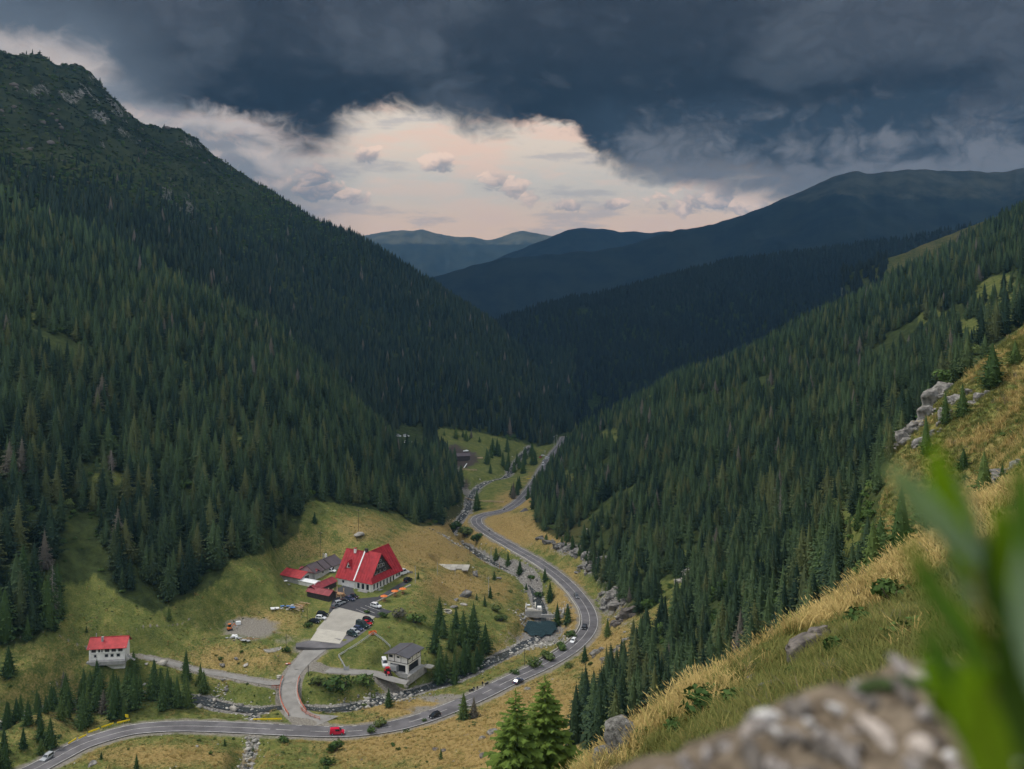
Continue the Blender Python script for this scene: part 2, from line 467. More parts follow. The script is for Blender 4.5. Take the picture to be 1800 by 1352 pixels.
def tps(u, D):
    q = _uv(u, D)
    out = np.empty(len(q))
    for i in range(0, len(q), 20000):
        s = q[i:i + 20000]
        r2 = ((s[:, None, 0] - _X[None, :, 0]) ** 2 + (s[:, None, 1] - _X[None, :, 1]) ** 2)
        out[i:i + 20000] = _k(r2) @ _wt[:_n] + _wt[_n] + s @ _wt[_n + 1:]
    return out


# far ridges: crest as seen, distance, slope of the faces, gully depth
RIDGES = [
    ([(1480, 484), (1560, 455), (1600, 439), (1640, 423), (1700, 401), (1760, 377), (1800, 364), (2000, 304), (2500, 150)], [(1400, 1500), (2500, 1600)], 0.45, 14, 60),
    ([(780, 640), (850, 585), (882, 566), (940, 545), (1000, 531), (1060, 521), (1130, 502), (1200, 484), (1290, 462), (1360, 452), (1440, 444), (1560, 425), (1700, 400), (2000, 330), (2600, 250)], [(780, 1950), (1000, 2150), (1640, 2500), (2600, 2600)], 0.30, 45, 160),
    ([(560, 600), (660, 545), (700, 520), (750, 488), (830, 467), (900, 452), (960, 447), (1050, 440), (1120, 426), (1180, 408), (1230, 399), (1280, 386), (1330, 370), (1390, 345), (1450, 318), (1490, 304), (1508, 302),
      (1522, 306), (1560, 302), (1620, 298), (1650, 302), (1700, 300), (1740, 305), (1800, 296), (2000, 296), (2600, 300)], [(560, 4600), (1000, 5000), (2600, 5400)], 0.42, 120, 330),
    ([(700, 520), (800, 480), (880, 452), (930, 432), (970, 415), (1005, 403), (1030, 400), (1070, 403), (1110, 409), (1130, 410), (1180, 407), (1250, 402), (1400, 410), (2000, 420)], [(700, 8000), (2000, 8400)], 0.42, 150, 480),
    ([(-600, 420), (500, 440), (600, 425), (640, 415), (680, 408), (707, 404), (725, 409), (743, 403), (780, 413), (830, 417), (858, 421), (900, 410), (920, 407), (960, 412), (1000, 420), (1200, 425), (2400, 400)], [(-600, 11000), (2400, 11600)], 0.40, 260, 620),
]


def ground_raw(x, y):
    """Height of the ground before roads, river and pads are cut into it."""
    u = 900 + FPX * x / y
    uc = np.clip(u, -1000, 2800)
    Dn = np.clip(y, 0.6, 2600)
    v = tps(uc, Dn)
    z = -(v - 480) / FPX * y
    z = np.where(y > 2600, -(v - 480) / FPX * 2600 - (y - 2600) * 0.06, z)
    # relief at every scale
    n1 = fbm(x / 90.0, y / 90.0, 4, 11) - 0.5
    n2 = ridged(x / 160.0 + 0.3 * y / 160.0, y / 420.0, 3, 23) - 0.5
    hill = smooth(330, 800, y)
    z = z + (ridged(x / 105.0 + y / 330.0, y / 150.0, 3, 91) - 0.55) * 15 * smooth(430, 640, y) * smooth(-122, -88, z) * smooth(1900, 1500, y)
    z = z + n1 * (1.6 + 10 * hill) * smooth(30, 140, y) + n2 * 26 * smooth(650, 1300, y) * smooth(-180, -40, z)
    z = z + (ridged(x / 75.0, y / 75.0, 3, 37) - 0.55) * 34 * smooth(110, 260, z) * smooth(1100, 1350, y)
    z = z + (fbm(x / 3.5, y / 6.0, 3, 55) - 0.5) * 1.5 * smooth(14, 30, y) * smooth(130, 90, y)
    z = z + (fbm(x / 7.0, y / 7.0, 4, 5) - 0.5) * np.clip(y / 60, 0.02, 0.9)
    z = z + (fbm(x / 1.3, y / 1.3, 3, 6) - 0.5) * np.clip(y / 300, 0.01, 0.25)
    far = y > 1200
    if far.any():
        xf, yf, zf = x[far], y[far], z[far]
        uf = 900 + FPX * xf / yf
        for (sil, dist, slope, gully, wl) in RIDGES:
            ug = np.arange(-1700, 3700, 4.0)
            vg = np.interp(ug, [p[0] for p in sil], [p[1] for p in sil])
            for _ in range(2):
                vg = np.convolve(np.pad(vg, 1, mode='edge'), np.ones(3) / 3, 'valid')
            vg = vg + (fbm(ug / 26.0, ug * 0 + wl, 3, 41) - 0.5) * 6
            vs = np.interp(uf, ug, vg)
            Dk = np.interp(uf, [p[0] for p in dist], [p[1] for p in dist])
            if gully > 14:
                Dk = Dk + (fbm(xf / (wl * 3), xf * 0 + 3.7, 2, int(wl)) - 0.5) * wl * 0.8
            zc = -(vs - 480) / FPX * Dk
            dd = yf - Dk
            w = wl * 0.5
            zk = zc - slope * (np.sqrt(dd * dd + w * w) - w)
            low = smooth(0, wl * 1.6, np.abs(dd))
            zk = zk - (1 - ridged(xf / wl + 0.22 * yf / wl, yf / (wl * 3.2), 4, int(wl))) * gully * low
            zk = zk - (1 - fbm(xf / 60, yf / 60, 3, 8)) * 5 * low
            if sil[0][0] > 1000:
                zk = np.where(uf < sil[0][0], -1e4, zk)
            zf = np.maximum(zf, zk)
        zf = np.maximum(zf, -900)
        z = z.copy()
        z[far] = zf
    return z + CAMZ


def ground(x, y, want_masks=False):
    x = np.asarray(x, float).ravel(); y = np.asarray(y, float).ravel()
    z = ground_raw(x, y)
    near = (y > 235) & (y < 1120) & (np.abs(x) < 260)
    xs, ys, zs = x[near], y[near], z[near]
    masks = {k: np.zeros(len(x)) for k in ('road', 'river', 'yard', 'track', 'brook')}
    if len(xs):
        # level yards
        yd = smooth(17, 0, _edge(xs, ys, YARD))
        zp = CAMZ - np.interp(ys, [355, 425], [137.2, 132.8])
        zs = zs * (1 - yd) + zp * yd
        for (hx, hy, hz, r0, r1) in PADS:
            q = smooth(r1, r0, np.hypot(xs - hx, ys - hy))
            zs = zs * (1 - q) + hz * q
        # tracks
        dt = np.full(xs.shape, 99.0)
        for L, hw in ((TRACK, 2.2), (LANE, 2.2), (SIDE, 2.5), (ACCESS, 3.6)):
            d, zz = poly_dist(xs, ys, L)
            q = smooth(hw + 7, hw + 0.6, d)
            zs = zs * (1 - q) + (zz - 0.12) * q
            dt = np.minimum(dt, d - hw)
        for L in PATHS:
            d, zz = poly_dist(xs, ys, L)
            dt = np.minimum(dt, d + 0.5)
        # river bed and brook
        d, zz = poly_dist(xs, ys, RIVER)
        wig = (fbm(xs / 9, ys / 9, 3, 31) - 0.5) * 4
        hwr = 2.9 + wig * 0.6 + 4.5 * smooth(14, 3, np.hypot(xs - RIVER_POOL[0], ys - RIVER_POOL[1]) - 4)
        q = smooth(hwr + 7, hwr, d)
        zs = zs * (1 - q) + np.minimum(zz - 0.5, zs) * q
        dr = d - hwr
        d, zz = poly_dist(xs, ys, BROOK)
        q = smooth(6.5, 1.4, d)
        zs = zs * (1 - q) + np.minimum(zz - 0.3, zs) * q
        db = d - 1.4
        # main road
        d, zz = poly_dist(xs, ys, ROAD)
        q = smooth(13, 5.2, d)
        zs = zs * (1 - q) + (zz - 0.22) * q
        q2 = (d < 4.9) & (db > 1.2)
        zs = np.where(q2, zz - 0.25, zs)
        z = z.copy()
        z[near] = zs
        if want_masks:
            masks['road'][near] = smooth(8.5, 4.2, d)
            masks['river'][near] = smooth(2.6, -0.5, dr)
            masks['brook'][near] = smooth(1.6, -0.3, db)
            masks['track'][near] = smooth(1.6, -0.2, dt)
            masks['yard'][near] = smooth(3.0, 0, _edge(xs, ys, YARD))
    return (z, masks) if want_masks else z


def _edge(x, y, poly):
    P = np.array([(*p, 0.0) for p in list(poly) + [poly[0]]])
    d, _ = poly_dist(x, y, P)
    return np.where(inpoly(x, y, poly), 0.0, d)


PATHS = [spline([WD(*p) for p in q], 4.0) for q in (
    [(340, 1070, 126), (300, 1085, 125.6), (240, 1098, 125), (170, 1108, 124), (90, 1122, 123.4), (20, 1135, 122.6)], [(235, 1152, 132.4), (150, 1165, 128.6), (70, 1178, 128.5)],
    [(660, 905, 132), (690, 930, 138), (740, 940, 144), (800, 962, 151)], [(830, 1020, 141.5), (800, 1035, 141), (760, 1035, 138.5), (735, 1030, 136)], [(620, 1330, 136), (700, 1318, 135), (800, 1306, 133), (900, 1280, 130)])]
_rp = WD(955, 1112, 153)
RIVER_POOL = (_rp[0], _rp[1])
PADS = []               # (x, y, z, inner radius, outer radius) levelled for buildings
for (u, v, drop, r0, r1) in [(193, 1152, 130.5, 8, 13), (708, 1180, 143.0, 9.5, 14), (521, 1017, 132.9, 8, 15), (544, 1022, 133.4, 6, 12), (795, 995, 147.6, 9, 12), (922, 909, 155, 5, 9), (815, 806, 169, 9, 14), (440, 1105, 135.6, 10, 22)]:
    p = WD(u, v, drop)
    PADS.append((p[0], p[1], p[2], r0, r1))


def gz(x, y):
    return float(ground(np.array([x]), np.array([y]))[0])


def on_ground(u, v, D0=235.0, D1=760.0):
    """First ground point seen at (u, v) between D0 and D1 metres ahead (so that things can be set where they stand)."""
    D = np.exp(np.linspace(math.log(D0), math.log(D1), 420))
    x = (u - 900) / FPX * D
    z = ground(x, D)
    ray = CAMZ - (v - 480) / FPX * D
    below = np.nonzero(ray <= z)[0]
    i = below[0] if len(below) else int(np.argmin(ray - z))
    if i > 0:
        a, b = ray[i - 1] - z[i - 1], ray[i] - z[i]
        t = a / (a - b + 1e-9)
        Di = D[i - 1] + t * (D[i] - D[i - 1])
    else:
        Di = D[0]
    xi = (u - 900) / FPX * Di
    return (xi, Di, gz(xi, Di))


# ------------------------------------------------------------------ mesh helpers
def mesh(name, V, F, mats=(), idx=None, smooth_=False):
    me = bpy.data.meshes.new(name)
    V = np.asarray(V, np.float32)
    if isinstance(F, np.ndarray):
        k = F.shape[1]
        me.vertices.add(len(V)); me.vertices.foreach_set('co', V.ravel())
        me.loops.add(F.size); me.loops.foreach_set('vertex_index', F.astype(np.int32).ravel())
        me.polygons.add(len(F)); me.polygons.foreach_set('loop_start', np.arange(0, F.size, k, dtype=np.int32))
        me.update(calc_edges=True)
    else:
        me.from_pydata([tuple(map(float, v)) for v in V], [], F)
        me.update()
    for m in mats:
        me.materials.append(m)
    if idx is not None:
        me.polygons.foreach_set('material_index', np.asarray(idx, np.int32))
    if smooth_:
        me.polygons.foreach_set('use_smooth', np.ones(len(me.polygons), bool))
    return me


def obj(name, me, parent=None, loc=None, rz=None, label=None, cat=None, group=None, kind=None, scale=None):
    o = bpy.data.objects.new(name, me)
    COL.objects.link(o)
    if parent is not None:
        o.parent = parent
    if loc is not None:
        o.location = loc
    if rz is not None:
        o.rotation_euler = (0, 0, rz)
    if scale is not None:
        o.scale = scale
    for k, v in (('label', label), ('category', cat), ('group', group), ('kind', kind)):
        if v:
            o[k] = v
    return o


def thing(name, label, cat, loc, rz=0.0, group=None, scale=None):
    return obj(name, None, None, loc, rz, label, cat, group, None, scale)


class MB:
    """Collects simple solids; build() links them as one mesh object."""
    def __init__(self):
        self.v = []; self.f = []

    def add(self, V, F):
        b = len(self.v)
        self.v += [tuple(map(float, p)) for p in V]
        self.f += [tuple(b + i for i in f) for f in F]
        return self

    def box(self, c, s, rz=0.0, top=1.0, topy=None):
        """Box of full size s centred on c; top scales its upper face."""
        cx, cy, cz = c; sx, sy, sz = (k / 2 for k in s)
        topy = top if topy is None else topy
        ca, sa = math.cos(rz), math.sin(rz)
        V = []
        for dz, kx, ky in ((-sz, 1, 1), (sz, top, topy)):
            for dx, dy in ((-sx, -sy), (sx, -sy), (sx, sy), (-sx, sy)):
                X, Y = dx * kx, dy * ky
                V.append((cx + X * ca - Y * sa, cy + X * sa + Y * ca, cz + dz))
        return self.add(V, [(3, 2, 1, 0), (4, 5, 6, 7), (0, 1, 5, 4), (1, 2, 6, 5), (2, 3, 7, 6), (3, 0, 4, 7)])

    def bar(self, a, b, w, h=None):
        h = w if h is None else h
        a = Vector(a); b = Vector(b)
        d = (b - a).normalized()
        up = Vector((0, 0, 1)) if abs(d.z) < 0.95 else Vector((1, 0, 0))
        s = d.cross(up).normalized() * (w / 2)
        t = s.normalized().cross(d) * (h / 2)
        V = [p + i * s + j * t for p in (a, b) for i, j in ((-1, -1), (1, -1), (1, 1), (-1, 1))]
        return self.add(V, [(0, 1, 2, 3), (7, 6, 5, 4), (0, 4, 5, 1), (1, 5, 6, 2), (2, 6, 7, 3), (3, 7, 4, 0)])

    def cyl(self, a, b, r0, r1=None, n=10):
        r1 = r0 if r1 is None else r1
        a = Vector(a); b = Vector(b)
        d = (b - a).normalized()
        s = d.orthogonal().normalized(); t = d.cross(s)
        V = []
        for p, r in ((a, r0), (b, r1)):
            for i in range(n):
                q = 2 * math.pi * i / n
                V.append(p + s * math.cos(q) * r + t * math.sin(q) * r)
        F = [(i, (i + 1) % n, n + (i + 1) % n, n + i) for i in range(n)] + [tuple(range(n - 1, -1, -1)), tuple(range(n, 2 * n))]
        return self.add(V, F)

    def prism(self, poly, z0, z1):
        n = len(poly)
        V = [(x, y, z0) for x, y in poly] + [(x, y, z1) for x, y in poly]
        return self.add(V, [(i, (i + 1) % n, n + (i + 1) % n, n + i) for i in range(n)] + [tuple(range(n - 1, -1, -1)), tuple(range(n, 2 * n))])

    def slab(self, quad, th):
        """Thick sheet: polygon of 3-D points and its copy th lower along the normal."""
        q = [Vector(p) for p in quad]
        nrm = (q[1] - q[0]).cross(q[-1] - q[0]).normalized()
        if nrm.z < 0:
            q.reverse(); nrm = -nrm
        n = len(q)
        V = q + [p - nrm * th for p in q]
        return self.add(V, [tuple(range(n)), tuple(range(2 * n - 1, n - 1, -1))] + [((i + 1) % n, i, n + i, n + (i + 1) % n) for i in range(n)])

    def build(self, name, mat, parent=None, bevel=0.0, smooth_=False, **kw):
        me = mesh(name, self.v, self.f, [mat], None, smooth_)
        if bevel:
            import bmesh
            bm = bmesh.new(); bm.from_mesh(me)
            bmesh.ops.bevel(bm, geom=list(bm.edges), offset=bevel, segments=1, affect='EDGES')
            bm.to_mesh(me); bm.free()
        return obj(name, me, parent, **kw)


def copy_tree(o, parent=None):
    c = o.copy()
    COL.objects.link(c)
    c.parent = parent
    for ch in o.children:
        copy_tree(ch, c)
    return c

# ------------------------------------------------------------------ materials
def mat(name, col, rough=0.7, var=0.25, scale=3.0, bump=0.0, metal=0.0, spec=0.3, col2=None, coord='Object', detail=4.0):
    """Procedural surface: base colour broken up by noise, a little bump."""
    m = bpy.data.materials.new(name)
    m.use_nodes = True
    nt = NT(m.node_tree)
    b = nt.n['Principled BSDF']
    tc = nt.node('ShaderNodeTexCoord')
    vec = tc.outputs[coord]
    nz = nt.noise(vec, scale, detail, 0.6)
    lo = tuple(c * (1 - var) for c in col)
    hi = tuple(min(1.0, c * (1 + var)) for c in col) if col2 is None else col2
    nt.l.new(nt.mix(nt.sstep(nz, 0.28, 0.72), lo, hi), b.inputs['Base Color'])
    b.inputs['Roughness'].default_value = rough
    b.inputs['Metallic'].default_value = metal
    b.inputs['Specular IOR Level'].default_value = spec
    if bump:
        bp = nt.node('ShaderNodeBump')
        bp.inputs['Strength'].default_value = bump
        bp.inputs['Distance'].default_value = 0.05
        nt.l.new(nt.noise(vec, scale * 4, 3), bp.inputs['Height'])
        nt.l.new(bp.outputs[0], b.inputs['Normal'])
    return m


def foliage_mat(name, dark, light, tip=None, rnd=0.6, patch=0.012, trans=0.0):
    """Needles or leaves: each tree or shrub its own tint, stands of paler and darker trees, inner parts no different from outer ones."""
    m = bpy.data.materials.new(name)
    m.use_nodes = True
    nt = NT(m.node_tree)
    b = nt.n['Principled BSDF']
    oi = nt.node('ShaderNodeObjectInfo')
    geo = nt.node('ShaderNodeNewGeometry')
    pn = nt.noise(geo.outputs['Position'], patch, 3, 0.6)
    fn = nt.noise(geo.outputs['Position'], 1.1, 3, 0.6)
    f = nt.m('ADD', nt.m('MULTIPLY', nt.m('SUBTRACT', oi.outputs['Random'], 0.5), rnd), nt.m('MULTIPLY', nt.m('SUBTRACT', pn, 0.5), 1.7))
    f = nt.m('ADD', f, nt.m('MULTIPLY', nt.m('SUBTRACT', fn, 0.5), 0.9))
    f = nt.m('ADD', f, 0.45, clamp=True)
    c = nt.mix(f, dark, light)
    if tip is not None:
        r2 = nt.m('FRACT', nt.m('MULTIPLY', oi.outputs['Random'], 7.31))
        c = nt.mix(nt.sstep(r2, 0.72, 1.0, 0, 0.75), c, tip)
        r3 = nt.m('FRACT', nt.m('MULTIPLY', oi.outputs['Random'], 53.7))
        c = nt.mix(nt.m('MULTIPLY', nt.m('GREATER_THAN', r3, 0.986), 0.8), c, (0.13, 0.11, 0.09))
    nt.l.new(c, b.inputs['Base Color'])
    b.inputs['Roughness'].default_value = 0.75
    b.inputs['Specular IOR Level'].default_value = 0.12
    if trans:
        out = nt.n['Material Output']
        tr = nt.node('ShaderNodeBsdfTranslucent')
        nt.l.new(c, tr.inputs['Color'])
        mx = nt.node('ShaderNodeMixShader')
        mx.inputs[0].default_value = trans
        nt.l.new(b.outputs[0], mx.inputs[1]); nt.l.new(tr.outputs[0], mx.inputs[2])
        nt.l.new(mx.outputs[0], out.inputs['Surface'])
    return m


def ground_material(far=False):
    m = bpy.data.materials.new('far_ground' if far else 'ground')
    m.use_nodes = True
    nt = NT(m.node_tree)
    b = nt.n['Principled BSDF']
    geo = nt.node('ShaderNodeNewGeometry')
    P = geo.outputs['Position']
    at = nt.node('ShaderNodeAttribute', attribute_name='cover')
    sp = nt.node('ShaderNodeSeparateColor')
    nt.l.new(at.outputs['Color'], sp.inputs[0])
    dry, rock, wood = sp.outputs
    at2 = nt.node('ShaderNodeAttribute', attribute_name='wear')
    sp2 = nt.node('ShaderNodeSeparateColor')
    nt.l.new(at2.outputs['Color'], sp2.inputs[0])
    gravel, alpine, soil = sp2.outputs
    nA = nt.noise(P, 0.03, 4, 0.6)
    nB = nt.noise(P, 0.22, 5, 0.65)
    nC = nt.noise(P, 1.6, 4, 0.65)
    nD = nt.noise(P, 9.0, 3, 0.6)
    d = nt.m('ADD', dry, nt.m('MULTIPLY', nt.m('SUBTRACT', nA, 0.5), 0.7))
    d = nt.m('ADD', d, nt.m('MULTIPLY', nt.m('SUBTRACT', nB, 0.5), 1.1))
    d = nt.m('ADD', d, nt.m('MULTIPLY', nt.m('SUBTRACT', nC, 0.5), 0.9))
    green = nt.mix(nt.sstep(nB, 0.3, 0.7), (0.055, 0.085, 0.018), (0.145, 0.160, 0.040))
    green = nt.mix(nt.sstep(nC, 0.35, 0.75, 0, 0.6), green, (0.20, 0.19, 0.065))
    gold = nt.mix(nt.sstep(nC, 0.3, 0.7), (0.20, 0.138, 0.048), (0.37, 0.265, 0.105))
    gold = nt.mix(nt.sstep(nB, 0.45, 0.75, 0, 0.5), gold, (0.24, 0.20, 0.07))
    grass = nt.mix(nt.sstep(d, 0.25, 0.8), green, gold)
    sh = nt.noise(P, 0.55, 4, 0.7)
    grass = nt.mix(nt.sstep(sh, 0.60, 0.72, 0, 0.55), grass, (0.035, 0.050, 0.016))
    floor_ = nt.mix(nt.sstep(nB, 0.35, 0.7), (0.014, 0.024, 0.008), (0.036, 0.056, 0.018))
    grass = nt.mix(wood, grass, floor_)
    alp = nt.mix(nt.sstep(nA, 0.35, 0.65), (0.014, 0.023, 0.012), (0.036, 0.046, 0.020))
    grass = nt.mix(alpine, grass, alp)
    if far:      # conifer forest and heath; canopy shadow and cloud shade put into the dark colours
        nF = nt.noise(P, 0.006, 6, 0.65)
        fo = nt.mix(nt.sstep(nF, 0.35, 0.65), (0.008, 0.014, 0.014), (0.022, 0.030, 0.024))
        he = nt.mix(nt.sstep(nF, 0.35, 0.65), (0.030, 0.036, 0.028), (0.080, 0.080, 0.056))
        grass = nt.mix(nt.sstep(nt.m('ADD', alpine, nt.m('MULTIPLY', nt.m('SUBTRACT', nF, 0.5), 0.8)), 0.4, 0.7), fo, he)
    rk = nt.mix(nt.sstep(nC, 0.3, 0.7), (0.11, 0.10, 0.092), (0.30, 0.285, 0.26))
    rk = nt.mix(nt.sstep(nB, 0.5, 0.8, 0, 0.5), rk, (0.20, 0.17, 0.13))
    rm = nt.m('ADD', rock, nt.m('MULTIPLY', nt.m('SUBTRACT', nB, 0.5), 0.9))
    rm = nt.m('ADD', rm, nt.m('MULTIPLY', nt.m('SUBTRACT', nC, 0.5), 0.7))
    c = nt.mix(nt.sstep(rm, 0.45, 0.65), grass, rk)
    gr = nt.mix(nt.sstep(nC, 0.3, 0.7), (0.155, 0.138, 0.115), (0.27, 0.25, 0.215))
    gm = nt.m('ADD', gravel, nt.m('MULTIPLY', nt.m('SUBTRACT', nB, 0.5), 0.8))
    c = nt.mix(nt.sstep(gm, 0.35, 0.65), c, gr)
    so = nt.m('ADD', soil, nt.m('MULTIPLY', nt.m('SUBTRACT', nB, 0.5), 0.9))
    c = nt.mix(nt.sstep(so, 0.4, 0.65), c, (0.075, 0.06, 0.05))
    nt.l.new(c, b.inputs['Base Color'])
    b.inputs['Roughness'].default_value = 0.9
    b.inputs['Specular IOR Level'].default_value = 0.1
    bp = nt.node('ShaderNodeBump')
    bp.inputs['Strength'].default_value = 0.7
    bp.inputs['Distance'].default_value = 0.5
    nt.l.new(nt.m('ADD', nC, nt.m('MULTIPLY', nD, 0.3)), bp.inputs['Height'])
    nt.l.new(bp.outputs[0], b.inputs['Normal'])
    return m


M = {}
M['ground'] = ground_material()
M['far_ground'] = ground_material(True)
M['asphalt'] = mat('asphalt', (0.120, 0.114, 0.119), 0.85, 0.34, 0.16, 0.1, detail=10)
M['asphalt_new'] = mat('asphalt_new', (0.050, 0.050, 0.055), 0.8, 0.15, 0.4, 0.1, detail=7)
M['paint'] = mat('road_paint', (0.46, 0.45, 0.43), 0.7, 0.35, 0.5)
M['gravel'] = mat('gravel', (0.225, 0.214, 0.198), 0.95, 0.14, 0.30, 0.3, col2=(0.27, 0.258, 0.238), detail=8)
M['concrete'] = mat('concrete', (0.33, 0.31, 0.27), 0.9, 0.10, 0.3, 0.1, detail=8)
M['concrete_pale'] = mat('concrete_pale', (0.42, 0.395, 0.34), 0.9, 0.10, 0.5, 0.1, detail=8)
M['concrete_grey'] = mat('concrete_grey', (0.32, 0.31, 0.29), 0.9, 0.22, 0.8, 0.2, detail=6)
M['rock'] = mat('rock', (0.105, 0.098, 0.088), 0.92, 0.45, 3.5, 0.8, col2=(0.29, 0.275, 0.25), coord='Generated', detail=7)
M['rock_near'] = mat('lichened_rock', (0.075, 0.070, 0.062), 0.95, 0.4, 7.0, 1.0, col2=(0.24, 0.232, 0.21), coord='Generated', detail=9)
M['rock_pale'] = mat('rock_pale', (0.28, 0.26, 0.225), 0.92, 0.3, 2.0, 0.6, col2=(0.45, 0.42, 0.37), coord='Generated', detail=7)
M['rock_dark'] = mat('rock_dark', (0.085, 0.075, 0.068), 0.92, 0.3, 2.5, 0.6, col2=(0.19, 0.165, 0.145), coord='Generated', detail=7)
M['bark'] = mat('bark', (0.075, 0.058, 0.045), 0.95, 0.3, 4.0, 0.4)
M['dead'] = mat('dead_wood', (0.17, 0.15, 0.135), 0.95, 0.25, 4.0, 0.2)
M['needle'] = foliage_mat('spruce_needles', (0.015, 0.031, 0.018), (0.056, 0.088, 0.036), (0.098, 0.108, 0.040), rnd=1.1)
M['needle_far'] = foliage_mat('spruce_needles_shaded', (0.009, 0.019, 0.014), (0.028, 0.046, 0.026), (0.045, 0.056, 0.028), rnd=1.0, patch=0.008)  # same needles darkened: cloud shade on the left ridge put into the colour
M['needle_dist'] = foliage_mat('spruce_needles_distant', (0.006, 0.012, 0.011), (0.016, 0.026, 0.019), None, rnd=0.8, patch=0.004)  # darker copy again, cloud shade and haze blue mixed into the colour
M['needle_near'] = foliage_mat('spruce_needles_fresh', (0.055, 0.100, 0.017), (0.155, 0.225, 0.042), None, rnd=0.3, patch=0.4, trans=0.2)
M['needle_young'] = foliage_mat('young_spruce_needles', (0.020, 0.045, 0.014), (0.055, 0.090, 0.026), (0.08, 0.115, 0.03))
M['leaf_bush'] = foliage_mat('shrub_leaves', (0.032, 0.066, 0.016), (0.088, 0.140, 0.036), (0.13, 0.16, 0.05), trans=0.15)
M['grass_gold'] = foliage_mat('dry_grass_blades', (0.26, 0.185, 0.060), (0.50, 0.375, 0.145), (0.17, 0.19, 0.045), patch=0.35, trans=0.15)
M['grass_green'] = foliage_mat('green_grass_blades', (0.070, 0.090, 0.020), (0.185, 0.180, 0.052), (0.28, 0.22, 0.075), patch=0.35, trans=0.15)


def water_mat(name, deep, rough, bump_s, foam=0.0, scale=1.2):
    m = bpy.data.materials.new(name)
    m.use_nodes = True
    nt = NT(m.node_tree)
    b = nt.n['Principled BSDF']
    geo = nt.node('ShaderNodeNewGeometry')
    P = geo.outputs['Position']
    n = nt.noise(P, scale, 5, 0.65)
    c = nt.mix(nt.sstep(n, 0.3, 0.7), tuple(k * 0.7 for k in deep), tuple(k * 1.3 for k in deep))
    if foam:
        fo = nt.noise(P, 0.9, 6, 0.7, 0.6)
        c = nt.mix(nt.sstep(fo, 0.60, 0.70, 0, foam), c, (0.62, 0.64, 0.64))
    nt.l.new(c, b.inputs['Base Color'])
    b.inputs['Roughness'].default_value = rough
    b.inputs['IOR'].default_value = 1.33
    bp = nt.node('ShaderNodeBump')
    bp.inputs['Strength'].default_value = bump_s
    bp.inputs['Distance'].default_value = 0.2
    nt.l.new(n, bp.inputs['Height'])
    nt.l.new(bp.outputs[0], b.inputs['Normal'])
    return m


M['water'] = water_mat('stream_water', (0.040, 0.045, 0.048), 0.12, 0.8, 0.8)
M['pool'] = water_mat('pool_water', (0.022, 0.040, 0.042), 0.06, 0.12, 0.0, 0.4)

# ------------------------------------------------------------------ the ground: one sheet from the viewpoint to the far mountains
DRY = [  # photograph position, spread, dryness
    (840, 1300, 260, 55, 1.0), (960, 1250, 120, 60, 0.9), (1080, 1150, 70, 70, 0.75), (1110, 1070, 60, 40, 0.4), (760, 965, 90, 35, 0.95), (800, 1030, 70, 35, 0.8), (790, 915, 45, 28, 1.0),
    (900, 930, 80, 35, 0.95), (980, 930, 60, 40, 0.8), (620, 1290, 120, 40, 0.35), (300, 1330, 160, 25, 0.65), (420, 1160, 110, 30, 0.6), (480, 1090, 80, 30, 0.45), (640, 930, 70, 30, 0.5),
    (1000, 1060, 30, 60, 0.9), (940, 1110, 60, 60, 0.5), (720, 1245, 120, 18, 0.8), (560, 960, 70, 40, 0.35), (880, 1150, 40, 25, 0.5), (960, 860, 40, 40, 0.6), (90, 1230, 120, 80, 0.35),
    (870, 1035, 40, 30, 0.6), (700, 990, 40, 25, 0.7), (910, 880, 40, 20, 0.8),
]
ROCKY = [(1045, 995, 28, 26, 0.9), (1000, 965, 40, 16, 0.8), (1075, 1060, 35, 32, 0.85), (1100, 1095, 34, 20, 0.5), (1085, 1150, 30, 14, 0.45), (1060, 1010, 20, 30, 0.6), (40, 330, 60, 90, 0.45),
         (200, 320, 90, 40, 0.35), (700, 1225, 60, 10, 0.6), (930, 1125, 70, 25, 0.6), (990, 1100, 30, 30, 0.5), (930, 960, 20, 14, 0.4)]
SOIL = [(815, 806, 32, 20, 1.0), (800, 790, 20, 14, 0.8), (820, 850, 14, 22, 0.6)]
GRAVEL = [(440, 1105, 62, 24, 0.9), (500, 1125, 45, 18, 0.5), (545, 1140, 40, 18, 0.9), (1060, 1010, 14, 40, 0.45), (790, 1228, 60, 9, 0.95), (740, 1246, 40, 8, 0.7)]


def blobs(u, v, L):
    s = np.zeros(u.shape)
    for (bu, bv, ru, rv, k) in L:
        s = np.maximum(s, k * np.exp(-(((u - bu) / ru) ** 2 + ((v - bv) / rv) ** 2)))
    return s


# where the woods stand (photograph outline of the ground they cover)
WOOD_L = [(-900, 1250), (0, 1140), (60, 1128), (85, 1092), (110, 1060), (165, 1010), (215, 1050), (270, 1078), (330, 1052), (385, 1022), (402, 985), (470, 972), (524, 942), (538, 878),
          (600, 886), (700, 904), (735, 925), (770, 925), (816, 905), (815, 850), (800, 815), (780, 790), (768, 770), (768, 752), (850, 762), (945, 786), (990, 776), (1012, 748), (1012, 560), (640, 395), (300, 200), (-900, -400)]
CLEAR_L = [(690, 800), (700, 748), (745, 752), (740, 800)]
WOOD_R = [(932, 880), (945, 930), (990, 952), (1035, 985), (1050, 1030), (1085, 1055), (1120, 1085), (1160, 1060), (1200, 1050), (1180, 1090), (1120, 1130), (1085, 1190), (1030, 1230), (1000, 1300),
          (1060, 1340), (1100, 1330), (1200, 1300), (1300, 1240), (1400, 1165), (1480, 1110), (1530, 1060), (1530, 960), (1545, 900), (1560, 840), (1570, 790), (1650, 705), (1740, 625), (1800, 570), (2300, 330),
          (2300, 100), (1800, 330), (1640, 440), (1500, 500), (1300, 600), (1100, 690), (1010, 730), (985, 775), (965, 815), (950, 840)]

